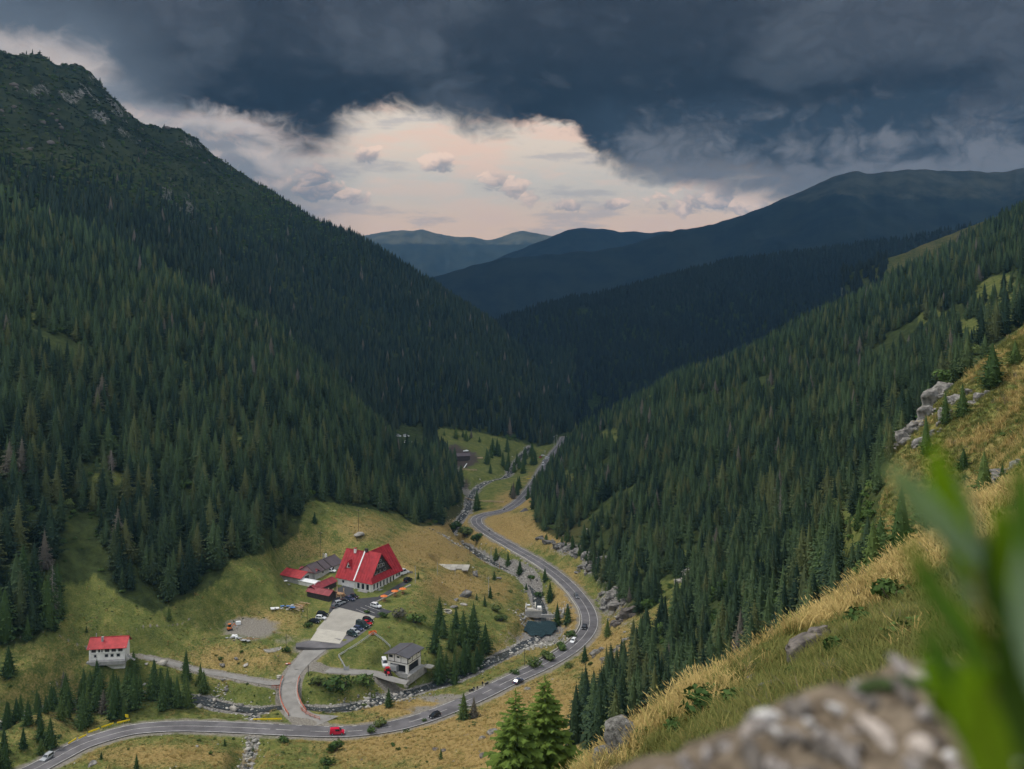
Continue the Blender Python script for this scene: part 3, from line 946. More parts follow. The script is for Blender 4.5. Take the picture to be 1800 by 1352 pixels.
CLEARINGS = [(1490, 930, 24, 38), (1765, 525, 55, 42), (1700, 585, 34, 26), (1640, 560, 26, 16), (1560, 640, 22, 12), (1075, 770, 22, 16), (1000, 840, 12, 14), (1190, 1035, 42, 17), (1210, 985, 34, 18), (1330, 900, 26, 12), (1290, 1180, 30, 14), (1390, 1040, 26, 14), (120, 1060, 55, 36), (190, 840, 28, 14), (70, 560, 30, 12), (300, 640, 30, 12), (130, 700, 34, 12), (420, 780, 26, 10)]


def terrain():
    us = np.concatenate([np.arange(-1500, -160, 40), np.arange(-160, 1960, 4), np.arange(1960, 3300, 40)]).astype(float)
    Ds = np.concatenate([np.exp(np.linspace(math.log(0.45), math.log(60), 110))[:-1], np.exp(np.linspace(math.log(60), math.log(235), 95))[:-1], np.arange(235, 700, 1.7),
                         np.exp(np.linspace(math.log(700), math.log(2100), 150))[:-1], np.exp(np.linspace(math.log(2100), math.log(14000), 170))])
    U, D = np.meshgrid(us, Ds)
    x = ((U - 900) / FPX * D).ravel(); y = D.ravel()
    z, mk_ = ground(x, y, True)
    u = U.ravel(); v = 480 + FPX * (CAMZ - z) / y
    zr = z - CAMZ
    nc = len(us)
    Z = z.reshape(U.shape); X = x.reshape(U.shape)
    gx = np.abs(np.gradient(Z, axis=1) / (np.gradient(X, axis=1) + 1e-6)); gy = np.abs(np.gradient(Z, axis=0) / np.gradient(D, axis=0))
    slope = np.hypot(gx, gy).ravel()
    mid = smooth(140, 200, y) * smooth(1150, 1000, y)
    dry = blobs(u, v, DRY) * mid + 0.18
    nearhill = smooth(140, 100, y)
    crest = smooth(150, 0, np.abs(v - np.interp(u, [1000, 1130, 1300, 1480, 1700], [1390, 1285, 1185, 1065, 900])))
    dry = np.maximum(dry, nearhill * (0.36 + 0.35 * crest))
    spur = smooth(1470, 1560, u) * smooth(105, 125, y) * smooth(235, 200, y)
    dry = np.maximum(dry, spur * 0.42)
    rock = blobs(u, v, ROCKY) * mid + 0.55 * smooth(0.95, 1.5, slope) * smooth(700, 900, y) * smooth(2600, 2000, y)
    rock = np.maximum(rock, mk_['river'] * 0.95)
    rock = np.maximum(rock, mk_['brook'] * 0.9)
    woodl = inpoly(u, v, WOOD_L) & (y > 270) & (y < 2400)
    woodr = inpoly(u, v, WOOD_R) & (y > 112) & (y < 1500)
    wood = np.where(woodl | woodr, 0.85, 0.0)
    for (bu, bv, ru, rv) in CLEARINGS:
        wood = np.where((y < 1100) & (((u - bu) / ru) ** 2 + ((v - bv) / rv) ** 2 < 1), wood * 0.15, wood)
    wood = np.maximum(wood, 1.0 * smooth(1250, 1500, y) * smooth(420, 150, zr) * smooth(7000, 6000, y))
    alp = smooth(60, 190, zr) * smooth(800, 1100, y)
    alp = np.where(y > 2100, smooth(250, 480, zr) + 0.8 * smooth(9500, 10200, y) * smooth(250, 420, zr), alp)  # paler tops on the farthest range stand in for sunlight there
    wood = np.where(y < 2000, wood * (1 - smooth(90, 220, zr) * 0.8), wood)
    r2 = smooth(1400, 1440, y) * smooth(1640, 1600, y) * smooth(1480, 1600, u)
    dry = np.maximum(dry, r2 * 0.45); wood = wood * (1 - r2); alp = np.maximum(alp * (1 - r2), 0.55 * r2)
    gravel = np.maximum(blobs(u, v, GRAVEL) * mid, mk_['track'])
    gravel = np.maximum(gravel, mk_['road'] * 0.62)
    soil = blobs(u, v, SOIL) * smooth(700, 760, y)
    n = len(x)
    nr = len(Ds)
    i = np.arange(nr - 1)[:, None] * nc + np.arange(nc - 1)[None]
    F = np.stack([i, i + 1, i + nc + 1, i + nc], -1).reshape(-1, 4)
    V = np.stack([x, y, z], -1)
    one = np.ones(n)
    cover = np.stack([dry, rock, wood, one], -1).astype(np.float32)
    wear = np.stack([gravel, alp, soil, one], -1).astype(np.float32)
    split = int(np.searchsorted(Ds, 2100))
    for name, r0, r1 in (('ground', 0, split), ('mountains', split, nr - 1)):
        f = F.reshape(nr - 1, nc - 1, 4)[r0:r1].reshape(-1, 4) - r0 * nc
        s = slice(r0 * nc, (r1 + 1) * nc)
        me = mesh(name, V[s], f, [M['ground'] if name == 'ground' else M['far_ground']], None, True)
        for an, arr in (('cover', cover), ('wear', wear)):
            a = me.color_attributes.new(an, 'FLOAT_COLOR', 'POINT')
            a.data.foreach_set('color', arr[s].ravel())
        obj(name, me, kind='structure', label='grassy valley floor and wooded lower slopes' if name == 'ground' else 'dark hazy mountain ridges closing the valley')
    return us, Ds, U, D, v.reshape(U.shape), Z


T_us, T_Ds, T_U, T_D, T_V, T_Z = terrain()
T_run = np.minimum.accumulate(T_V, axis=0)      # highest line of sight so far, per direction


def visible(x, y, z, hgt, margin=25.0):
    """Whether something HGT tall standing at (x, y, z) can show above the ground in front of it."""
    u = 900 + FPX * x / y
    ci = np.clip(np.searchsorted(T_us, u), 0, len(T_us) - 1)
    ri = np.clip(np.searchsorted(T_Ds, y) - 1, 0, len(T_Ds) - 1)
    top = 480 + FPX * (CAMZ - z - hgt) / y
    return (top < T_run[ri, ci] + margin) & (u > -160) & (u < 1960)


def back_hill():
    """The mountainside behind the viewpoint."""
    us = np.linspace(-1500, 3300, 60)
    x0 = (us - 900) / FPX * 0.45
    z0 = np.array(ground(x0, np.full(60, 0.45)))
    xs = np.linspace(-1, 1, 60)
    rows = []
    for k, b in enumerate([0, 1, 3, 8, 20, 60, 160, 400, 700]):
        w = 0.63 + b * 1.5
        X = np.where(k == 0, x0, xs * w)
        Y = np.full(60, 0.45) - b
        Zr = z0 * 0.85 ** k + (1 - 0.85 ** k) * (CAMZ - 1.2) + min(b, 500) * 0.3 + np.clip(X, -300, 300) * 0.25 * (k > 0) + (fbm(X / 40 + 3, Y / 40, 3, 4) - 0.5) * b * 0.2
        rows.append(np.stack([X, Y, Zr], -1))
    V = np.concatenate(rows)
    i = np.arange(8)[:, None] * 60 + np.arange(59)[None]
    F = np.stack([i + 1, i, i + 60, i + 61], -1).reshape(-1, 4)
    me = mesh('hillside', V, F, [M['ground']], None, True)
    for an, c in (('cover', (0.5, 0.1, 0.1, 1)), ('wear', (0, 0, 0, 1))):
        a = me.color_attributes.new(an, 'FLOAT_COLOR', 'POINT')
        a.data.foreach_set('color', np.tile(np.array(c, np.float32), len(V)))
    obj('hillside', me, kind='structure', label='grassy mountainside behind the viewpoint')


back_hill()


# ------------------------------------------------------------------ roads, yards, water
def strip(L, w0, w1, dz, lift=None):
    """Quad strip along polyline L between sideways offsets w0 and w1 (right positive)."""
    T = np.gradient(L[:, :2], axis=0)
    T /= np.linalg.norm(T, axis=1)[:, None] + 1e-9
    Nn = np.stack([T[:, 1], -T[:, 0]], -1)
    w0 = np.broadcast_to(np.asarray(w0, float), (len(L),)); w1 = np.broadcast_to(np.asarray(w1, float), (len(L),))
    a = np.column_stack([L[:, :2] + Nn * w0[:, None], L[:, 2] + dz])
    b = np.column_stack([L[:, :2] + Nn * w1[:, None], L[:, 2] + dz])
    n = len(L)
    V = np.concatenate([a, b])
    i = np.arange(n - 1)
    F = np.stack([i, n + i, n + i + 1, i + 1], -1)
    return V, F


def fine(L, step=1.5):
    return spline(L[::2] if len(L) > 6 else L, step)


ROADF = fine(ROAD)
HW = 3.6
road = obj('road', mesh('road', *strip(ROADF, -HW, HW, 0.0), [M['asphalt']], None, True), kind='structure', label='grey asphalt mountain road winding down the valley')


def line_on(L, off, wd, i0, i1, dash=None, dz=0.02):
    V = []; F = []
    seg = L[i0:i1]
    run = 0.0
    on = []
    for k in range(len(seg) - 1):
        l = np.linalg.norm(seg[k + 1, :2] - seg[k, :2])
        on.append(dash is None or (run % (dash[0] + dash[1])) < dash[0])
        run += l
    v, f = strip(seg, off - wd / 2, off + wd / 2, dz)
    return v, f[np.array(on)]


def near_i(L, u, v):
    uu = 900 + FPX * L[:, 0] / L[:, 1]; vv = 480 + FPX * (CAMZ - L[:, 2]) / L[:, 1]
    return int(np.argmin((uu - u) ** 2 + (vv - v) ** 2))


iJ0, iJ1 = near_i(ROADF, 490, 1283), near_i(ROADF, 640, 1284)
iK0, iK1 = near_i(ROADF, 690, 1276), near_i(ROADF, 880, 1204)
nR = len(ROADF)
for (o_, w_, a_, b_, dsh) in [(-HW + 0.25, 0.22, 0, iJ0, None), (-HW + 0.25, 0.22, iJ0, iJ1, (1.5, 3)), (-HW + 0.25, 0.22, iK1, nR, None), (-HW + 0.25, 0.2, iK0, iK1, (12, 3)), (HW - 0.25, 0.22, 0, nR, None),
                               (0.0, 0.18, 0, iJ0, None), (0.0, 0.18, iJ0, iK1, (4.5, 6)), (0.0, 0.18, iK1, nR, None)]:
    obj('lane_marking', mesh('lane_marking', *line_on(ROADF, o_, w_, a_, b_, dsh), [M['paint']]), road)


def sheet(name, poly, z, m, th=0.25, kind='structure', label=None, parent=None):
    mb = MB(); mb.prism([tuple(p) for p in poly], z - th, z)
    return mb.build(name, m, parent, kind=kind if parent is None else None, label=label)


def yard_z(y):
    return CAMZ - float(np.interp(y, [355, 425], [137.2, 132.8]))


def draped(name, poly, m, dz, label):
    """Sheet that follows the gentle fall of the yard."""
    P = np.array(poly)
    V = [(x, y, yard_z(y) + dz) for x, y in P] + [(x, y, yard_z(y) - 0.6) for x, y in P]
    n = len(P)
    F = [tuple(range(n)), tuple(range(2 * n - 1, n - 1, -1))] + [(i, n + i, n + (i + 1) % n, (i + 1) % n) for i in range(n)]
    return obj(name, mesh(name, V, F, [m]), kind='structure', label=label)


draped('asphalt_yard', ASPHALT_YARD, M['asphalt_new'], 0.10, 'dark asphalt yard round the red-roofed chalet')
draped('car_park', CONCRETE_A, M['concrete'], 0.14, 'pale concrete car park below the chalet')
slab_b = draped('car_park', CONCRETE_B, M['concrete_pale'], 0.18, 'paler rectangular concrete slab at the lower end of the car park')
draped('asphalt_apron', ASPHALT_LOW, M['asphalt'], 0.06, 'worn asphalt apron below the concrete slab')
ACCF = spline(ACCESS[::2], 1.5)
wA = np.interp(np.arange(len(ACCF)) / len(ACCF), [0, 0.10, 0.25, 0.55, 0.75, 1.0], [10, 5.5, 2.7, 2.5, 3.4, 6.0])
obj('access_road', mesh('access_road', *strip(ACCF, -wA, wA * 0.9, 0.03), [M['gravel']], None, True), kind='structure', label='pale gravel access road curving up from the bridge')
obj('dirt_track', mesh('dirt_track', *strip(spline(TRACK[::2], 1.5), -1.5, 1.5, 0.0), [M['gravel']], None, True), kind='structure', label='narrow dirt track towards the small red-roofed house')
obj('dirt_lane', mesh('dirt_lane', *strip(spline(LANE[::2], 1.5), -1.9, 1.9, 0.0), [M['gravel']], None, True), kind='structure', label='gravel lane leading to the black and white garage')
# water
RV = spline(RIVER[::2], 2.0)
wr = 2.1 + (fbm(np.arange(len(RV)) / 5.0, np.zeros(len(RV)), 3, 3) - 0.5) * 2.6
obj('river', mesh('river', *strip(RV, -wr, wr, -0.25), [M['water']], None, True), kind='structure', label='shallow stony mountain stream')
BV = spline(BROOK[::2], 1.5)
obj('brook', mesh('brook', *strip(BV, -0.9, 0.9, -0.12), [M['water']], None, True), kind='structure', label='narrow side brook running under the road')
pw = WD(957, 1112, 152.6)
PW_Z = pw[2]
obj('pool_water', mesh('pool_water', [(*WD(u, v, 152.4)[:2], PW_Z) for u, v in [(928, 1090), (945, 1092), (962, 1090), (977, 1092), (977, 1099), (980, 1105), (973, 1109), (970, 1115), (960, 1114), (952, 1119), (943, 1115), (934, 1118), (926, 1110), (920, 1107), (924, 1099)]], [tuple(range(15))], [M['pool']]),
    kind='structure', label='still dark pool above the small weir')

# ------------------------------------------------------------------ plants: shapes
def spruce_crown(seed, levels=24, per=7, leaf=4, radius=0.155, low=0.07, sag=0.38, core=True, open_top=0.0, side=0.30):
    """Crown of a spruce of height 1: whorls of drooping boughs, each a spine with pointed sprays on both sides."""
    r = R(seed)
    V = []; F = []

    def tri(a, b, c):
        k = len(V)
        V.extend((a, b, c)); F.append((k, k + 1, k + 2))
    up = np.array([0, 0, 1.0])
    prof = r.uniform(0.75, 0.95)
    for i in range(levels):
        t = (i + r.uniform(-0.3, 0.3)) / levels
        t = min(max(t, 0.0), 0.985)
        z = low + (0.985 - low) * t
        rr = radius * (1 - t) ** prof * (0.55 + 0.45 * min(1, t * 6)) + 0.006
        n = max(3, int(per * (0.6 + 0.6 * (1 - t))))
        ph = r.uniform(0, 6.28)
        for j in range(n):
            if r.rand() < 0.06 + open_top * t:
                continue
            a = ph + 6.283 * (j + r.uniform(-0.35, 0.35)) / n
            L = rr * r.uniform(0.70, 1.22)
            d = np.array([math.cos(a), math.sin(a), 0.0]); s = np.array([-d[1], d[0], 0.0])
            sg = sag * r.uniform(0.6, 1.3) * (1 - 0.75 * t)
            zz = z + r.uniform(-0.01, 0.01)

            def P(q):
                return d * (L * q) + up * (zz - L * sg * q * (1.5 - 0.75 * q) + (0.25 * L * t))
            for q in np.linspace(0.22, 0.88, leaf):
                w = L * side * (1.15 - 0.65 * q) * r.uniform(0.7, 1.3)
                for sd in (-1, 1):
                    tipp = P(q + 0.10) + s * (sd * w) + d * (w * 0.35) - up * (w * r.uniform(0.25, 0.8))
                    tri(P(q - 0.16), P(q + 0.14), tipp)
            tri(P(0.80) + s * L * 0.07, P(0.80) - s * L * 0.07, P(1.08) - up * L * 0.05)
            tri(P(0.15), P(0.85), P(0.55) - up * (L * r.uniform(0.16, 0.32)))
    # leader
    for a in (0, 2.1, 4.2):
        tri(np.array([math.cos(a) * 0.006, math.sin(a) * 0.006, 0.955]), np.array([math.cos(a + 2) * 0.006, math.sin(a + 2) * 0.006, 0.955]), np.array([0, 0, 1.0]))
    if core:
        m = 7
        for k0, k1 in ((0, 1), (1, 2), (2, 3)):
            zs = [low + 0.03, 0.35, 0.66, 0.93]
            rs = [radius * 0.42, radius * 0.40, radius * 0.22, 0.004]
            for j in range(m):
                a0, a1 = 6.283 * j / m, 6.283 * (j + 1) / m
                q = [np.array([math.cos(a) * rs[k], math.sin(a) * rs[k], zs[k]]) for k, a in ((k0, a0), (k0, a1), (k1, a1), (k1, a0))]
                tri(q[0], q[1], q[2]); tri(q[0], q[2], q[3])
    return np.array(V), np.array(F, int)


def trunk(h=1.0, r0=0.011, n=6, bend=0.0):
    V = []; F = []
    zs = [-0.04, 0.0, 0.3, 0.7, 0.97]
    rs = [1.5, 1.15, 0.85, 0.45, 0.08]
    for k, (z, q) in enumerate(zip(zs, rs)):
        for j in range(n):
            a = 6.283 * j / n
            V.append((math.cos(a) * r0 * q + bend * z * z, math.sin(a) * r0 * q, z * h))
    for k in range(4):
        for j in range(n):
            a, b = k * n + j, k * n + (j + 1) % n
            F.append((a, b, b + n)); F.append((a, b + n, a + n))
    return np.array(V), np.array(F, int)


def bush(seed, n=240, flat=0.75, size=0.11, lobes=5):
    """Leafy shrub of width about 1: leaf-sized faces in several uneven lobes."""
    r = R(seed)
    V = []; F = []
    lob = [(r.uniform(-0.28, 0.28), r.uniform(-0.28, 0.28), r.uniform(0.2, 0.55) * flat, r.uniform(0.16, 0.30)) for _ in range(lobes)]
    for i in range(n):
        lx, ly, lz, lr = lob[r.randint(lobes)]
        d = r.normal(size=3); d /= np.linalg.norm(d)
        c = np.array([lx, ly, lz]) + d * lr * r.uniform(0.55, 1.05)
        c[2] = max(c[2], 0.02)
        t = r.normal(size=3); t -= d * t.dot(d) * 0.6; t /= np.linalg.norm(t)
        b = np.cross(d, t)
        s = size * r.uniform(0.6, 1.3)
        k = len(V)
        V.extend((c - t * s * 0.5, c + b * s * 0.35, c + t * s * 0.6, c - b * s * 0.35))
        F.append((k, k + 1, k + 2)); F.append((k, k + 2, k + 3))
    return np.array(V), np.array(F, int)


def tuft(seed, n=14, spread=0.35, h=1.0, w=0.05, lean=0.5, seedhead=False):
    """Grass tuft of height about 1: bent tapering blades."""
    r = R(seed)
    V = []; F = []
    for i in range(n):
        a = r.uniform(0, 6.28); o = np.array([math.cos(a), math.sin(a), 0]) * spread * math.sqrt(r.rand())
        b = r.uniform(0, 6.28); d = np.array([math.cos(b), math.sin(b), 0]); s = np.array([-d[1], d[0], 0])
        H = h * r.uniform(0.5, 1.1); le = lean * r.uniform(0.3, 1.3) * H
        p0 = o; p1 = o + d * le * 0.3 + np.array([0, 0, H * 0.6]); p2 = o + d * le + np.array([0, 0, H])
        k = len(V)
        V.extend((p0 - s * w, p0 + s * w, p1 + s * w * 0.7, p1 - s * w * 0.7, p2))
        F.append((k, k + 1, k + 2)); F.append((k, k + 2, k + 3)); F.append((k + 3, k + 2, k + 4))
        if seedhead and r.rand() < 0.5:
            k = len(V)
            q0 = p1 * 0.25 + p2 * 0.75
            V.extend((q0, q0 * 0.4 + p2 * 0.6 + s * w * 1.5, p2 + d * le * 0.1 + np.array([0, 0, H * 0.12])))
            F.append((k, k + 1, k + 2))
    return np.array(V), np.array(F, int)


def ico(sub):
    import bmesh
    bm = bmesh.new(); bmesh.ops.create_icosphere(bm, subdivisions=sub, radius=1.0)
    V = np.array([v.co[:] for v in bm.verts]); F = np.array([[v.index for v in f.verts] for f in bm.faces])
    bm.free()
    return V, F


_ICO = {k: ico(k) for k in (1, 2, 3)}


def boulder(seed, sub=2, planes=9, flat=0.65, rough=0.12):
    """Broken rock: a ball cut by random planes and roughened."""
    r = R(seed)
    V, F = _ICO[sub]
    V = V.copy()
    for _ in range(planes):
        nrm = r.normal(size=3); nrm /= np.linalg.norm(nrm)
        c = r.uniform(0.45, 0.8)
        d = V @ nrm
        V = V - np.outer(np.maximum(d - c, 0), nrm)
    V = V * (1 + r.uniform(-rough, rough, (len(V), 1)))
    V = V * np.array([r.uniform(0.8, 1.2), r.uniform(0.7, 1.0), flat])
    return V, F


def crag(seed):
    """Blocky layered rock: squared ball, cut by steep planes, beds stepping in and out."""
    r = R(seed)
    V, F = _ICO[3]
    V = np.sign(V) * np.abs(V) ** 0.55
    V = V / np.abs(V).max() * 1.0
    for _ in range(7):
        nrm = r.normal(size=3) * np.array([1, 1, 0.35]); nrm /= np.linalg.norm(nrm)
        d = V @ nrm
        V = V - np.outer(np.maximum(d - r.uniform(0.5, 0.85), 0), nrm)
    bed = np.floor((V[:, 2] + 0.25 * V[:, 0] + 1.3) * 4.2).astype(int)
    step = r.uniform(0.78, 1.08, 20); sh = r.uniform(-0.10, 0.10, (20, 2))
    V = V.copy()
    V[:, :2] = V[:, :2] * step[bed % 20][:, None] + sh[bed % 20]
    o = seed * 3.7
    for fq, am in ((2.3, 0.16), (5.5, 0.09)):
        V = V + np.stack([vnoise(V[:, 1] * fq + o, V[:, 2] * fq * 1.8 + o, seed) - 0.5, vnoise(V[:, 0] * fq + o, V[:, 2] * fq * 1.8, seed + 1) - 0.5, (vnoise(V[:, 0] * fq, V[:, 1] * fq + o, seed + 2) - 0.5) * 0.6], -1) * am * 2
    return V * np.array([1.0, 0.8, 0.7]), F


# ------------------------------------------------------------------ scattered masses (one object each)
def scatter(name, protos, pts, mats, label):
    """protos: list of (V, F, material index per face); pts: dict of arrays x y z sx sz rot pick. Copies inside one object."""
    Vs, Fs, Ms, pid = [], [], [], []
    b = 0
    for k, (V, F, mi) in enumerate(protos):
        Vs.append(V); Fs.append(F + b); Ms.append(np.broadcast_to(mi, (len(F),))); pid.append(np.full(len(V), k))
        b += len(V)
    n = len(pts['x'])
    Vs.append(np.stack([pts['x'], pts['y'], pts['z']], -1)); pid.append(np.full(n, -1))
    me = mesh(name, np.concatenate(Vs), np.concatenate(Fs), mats, np.concatenate(Ms))
    N = b + n

    def attr(an, typ, arr, key):
        a = me.attributes.new(an, typ, 'POINT')
        full = np.zeros((N,) + arr.shape[1:], arr.dtype)
        full[b:] = arr
        a.data.foreach_set(key, full.ravel())
    a = me.attributes.new('pid', 'INT', 'POINT'); a.data.foreach_set('value', np.concatenate(pid).astype(np.int32))
    attr('pick', 'INT', np.asarray(pts['pick'], np.int32), 'value')
    attr('scl', 'FLOAT_VECTOR', np.stack([pts['sx'], pts['sx'], pts['sz']], -1).astype(np.float32), 'vector')
    rx = pts.get('tilt', np.zeros(n))
    attr('rot', 'FLOAT_VECTOR', np.stack([rx, np.zeros(n), pts['rot']], -1).astype(np.float32), 'vector')
    o = obj(name, me, kind='stuff', label=label)
    g = bpy.data.node_groups.new(name, 'GeometryNodeTree')
    g.interface.new_socket('Geometry', in_out='INPUT', socket_type='NodeSocketGeometry')
    g.interface.new_socket('Geometry', in_out='OUTPUT', socket_type='NodeSocketGeometry')
    gi = g.nodes.new('NodeGroupInput'); go = g.nodes.new('NodeGroupOutput')

    def named(an, typ):
        nd = g.nodes.new('GeometryNodeInputNamedAttribute'); nd.data_type = typ
        nd.inputs['Name'].default_value = an
        return nd.outputs['Attribute']

    def part(k):
        c = g.nodes.new('FunctionNodeCompare'); c.data_type = 'INT'; c.operation = 'EQUAL'
        g.links.new(named('pid', 'INT'), c.inputs['A'] if False else c.inputs[2])
        c.inputs[3].default_value = k
        s = g.nodes.new('GeometryNodeSeparateGeometry'); s.domain = 'POINT'
        g.links.new(gi.outputs[0], s.inputs[0]); g.links.new(c.outputs[0], s.inputs['Selection'])
        return s.outputs['Selection']
    join = g.nodes.new('GeometryNodeJoinGeometry')
    for k in reversed(range(len(protos))):
        ti = g.nodes.new('GeometryNodeGeometryToInstance')
        g.links.new(part(k), ti.inputs[0]); g.links.new(ti.outputs[0], join.inputs[0])
    ip = g.nodes.new('GeometryNodeInstanceOnPoints')
    g.links.new(part(-1), ip.inputs['Points']); g.links.new(join.outputs[0], ip.inputs['Instance'])
    ip.inputs['Pick Instance'].default_value = True
    g.links.new(named('pick', 'INT'), ip.inputs['Instance Index'])
    er = g.nodes.new('FunctionNodeEulerToRotation')
    g.links.new(named('rot', 'FLOAT_VECTOR'), er.inputs[0]); g.links.new(er.outputs[0], ip.inputs['Rotation'])
    g.links.new(named('scl', 'FLOAT_VECTOR'), ip.inputs['Scale'])
    g.links.new(ip.outputs[0], go.inputs[0])
    md = o.modifiers.new('scatter', 'NODES'); md.node_group = g
    return o


def with_trunk(crown, tr):
    V = np.concatenate([crown[0], tr[0]]); F = np.concatenate([crown[1], tr[1] + len(crown[0])])
    return V, F, np.concatenate([np.zeros(len(crown[1]), int), np.ones(len(tr[1]), int)])


# ------------------------------------------------------------------ the woods: where each tree stands
def jitter_grid(x0, x1, y0, y1, step, r):
    nx, ny = int((x1 - x0) / step), int((y1 - y0) / step)
    gx, gy = np.meshgrid(np.arange(nx), np.arange(ny))
    x = x0 + (gx.ravel() + r.uniform(0, 1, nx * ny)) * step
    y = y0 + (gy.ravel() + r.uniform(0, 1, nx * ny)) * step
    return x, y


def wood_points():
    r = R(42)
    X, Y, H = [], [], []
    for (x0, x1, y0, y1, st) in [(-420, 380, 118, 620, 4.7), (-520, 620, 620, 1000, 5.4), (-900, 720, 1000, 1900, 6.4)]:
        x, y = jitter_grid(x0, x1, y0, y1, st, r)
        u = 900 + FPX * x / y
        k = (u > -160) & (u < 1960)
        x, y, u = x[k], y[k], u[k]
        z = ground(x, y)
        v = 480 + FPX * (CAMZ - z) / y
        inl = inpoly(u, v, WOOD_L) & (y > 285) & (y < 1900) & ~inpoly(u, v, CLEAR_L)
        inr = inpoly(u, v, WOOD_R) & (y > 118) & (y < 1000) & (u > 930)
        # the toe of the left wood must not climb over the meadow in front, nor the clearing behind fill up
        ok = inl | inr
        zr = z - CAMZ
        dens = np.where(inl, 0.86, 0.80)
        dens = dens * (1 - 0.45 * smooth(60, 230, zr)) * np.where(u < 460, 1 - 0.6 * smooth(70, 150, zr), 1.0)
        gap = fbm(x / 60 + 5, y / 60, 3, 77)
        dens = dens * np.where(y < 900, np.where(inl, smooth(0.20, 0.31, gap), smooth(0.27, 0.38, gap)), 1.0)
        nearl = inl & (u < 300) & (y < 345)
        dens = np.where(nearl, dens * 0.75, dens)
        # open patches on the right slope
        for (bu, bv, ru, rv) in CLEARINGS:
            q = ((u - bu) / ru) ** 2 + ((v - bv) / rv) ** 2
            dens = np.where(q < 1, dens * 0.12, dens)
        dR, _ = poly_dist(x, y, ROAD)
        dV, _ = poly_dist(x, y, RIVER)
        ok &= (dR > 9) & (dV > 7) & (r.rand(len(x)) < dens)
        x, y, z, inl, v, u = x[ok], y[ok], z[ok], inl[ok], v[ok], u[ok]
        zr = z - CAMZ
        g_ = 0.55 + 0.5 * r.beta(2.2, 1.6, len(x))
        h = np.where(inl, 19.5 * g_ * np.where(y < 480, 1.1, 1.0), 16.5 * g_)
        h = np.where(~inl & (y < 320), 13.0 * g_, h)
        h = np.where(~inl & (y < 235) & (u > 1480), r.uniform(5, 9, len(x)), h)
        h = h * (0.72 + 0.5 * fbm(x / 38 + 9, y / 38, 3, 79))
        h = h * (1 - 0.55 * smooth(20, 200, zr)) * np.where(r.rand(len(x)) < 0.15, 0.6, 1.0)
        kk = visible(x, y, z, h, 18)
        X.append(np.stack([x[kk], y[kk], z[kk], h[kk], inl[kk]], -1))
    return np.concatenate(X)


WP = wood_points()
print('wood trees', len(WP), 'at', round(time.time() - T0, 1))

MID = [spruce_crown(100 + i, 19 + 2 * (i % 3), 7, 3, sag=(0.38, 0.22, 0.45, 0.3, 0.5, 0.26)[i], open_top=(0, 0.1, 0, 0.25, 0.1, 0)[i], radius=(0.19, 0.235, 0.21, 0.25, 0.20, 0.22)[i], low=0.04 + 0.02 * (i % 3)) for i in range(6)]
MIDT = [trunk(r0=0.010 + 0.001 * (i % 3)) for i in range(6)]
LOW = [spruce_crown(200 + i, 9, 5, 1, radius=0.22 + 0.02 * (i % 3), low=0.05, side=0.55) for i in range(5)]
BUSH = [bush(300 + i, 170 + 30 * i, 0.6 + 0.08 * i, 0.15) for i in range(4)]

# the 300 spruces that show largest are trees of their own; the mass behind them is one wood
size = WP[:, 3] / WP[:, 1]
# leave out those hidden by nearer trees of the same wood only in part: pick by size within reach of the eye
order = np.argsort(-size)
solo, rest = order[:105], order[105:]
crown_me = [mesh('crown', c[0], c[1], [M['needle']]) for c in MID]
trunk_me = [mesh('trunk', t[0], t[1], [M['bark']]) for t in MIDT]
rr_ = R(7)


def place_tree(name, k, loc, h, wide, label, group, cat='tree', cm=None, tm=None, tilt=0.0):
    t = thing(name, label, cat, loc, rr_.uniform(0, 6.28), group, (h * wide, h * wide, h))
    obj('crown', (cm or crown_me)[k], t)
    obj('trunk', (tm or trunk_me)[k], t)
    return t


for i in solo:
    x, y, z, h, il = WP[i]
    u = 900 + FPX * x / y; v = 480 + FPX * (CAMZ - z) / y
    if il:
        lab, grp = 'tall spruce in the front ranks of the wood on the slope left of the chalet', 'front spruces of the left-hand wood'
    elif y < 265:
        lab, grp = 'spruce in the gully wood just behind the golden grass crest', 'spruces of the near gully'
    else:
        lab, grp = 'spruce in the wood on the slope right of the winding road', 'front spruces of the right-hand wood'
    place_tree('spruce_tree', int(rr_.randint(6)), (x, y, z - 0.2), h, rr_.uniform(0.95, 1.3), lab, grp)


def forest(name, sel, label, matkey):
    w = WP[sel]
    r = R(9)
    n = len(w)
    far = w[:, 1] > 780
    protos = [with_trunk(MID[i], MIDT[i]) for i in range(6)] + [(LOW[i][0], LOW[i][1], 0) for i in range(5)] + [(BUSH[i][0], BUSH[i][1], 2) for i in range(4)]
    pick = np.where(far, 6 + r.randint(0, 5, n), r.randint(0, 6, n))
    sx = w[:, 3] * r.uniform(0.9, 1.3, n); sz = w[:, 3].copy()
    leafy = r.rand(n) < np.where(w[:, 4] > 0, 0.07 + 0.6 * smooth(-20, 130, w[:, 2] - CAMZ), 0.08)
    pick = np.where(leafy, 11 + r.randint(0, 4, n), pick)
    sx = np.where(leafy, r.uniform(4, 8, n), sx); sz = np.where(leafy, r.uniform(3, 8, n), sz)
    scatter(name, protos, dict(x=w[:, 0], y=w[:, 1], z=w[:, 2] - 0.2, sx=sx, sz=sz, rot=r.uniform(0, 6.28, n), pick=pick), [M[matkey], M['bark'], M['leaf_bush']], label)


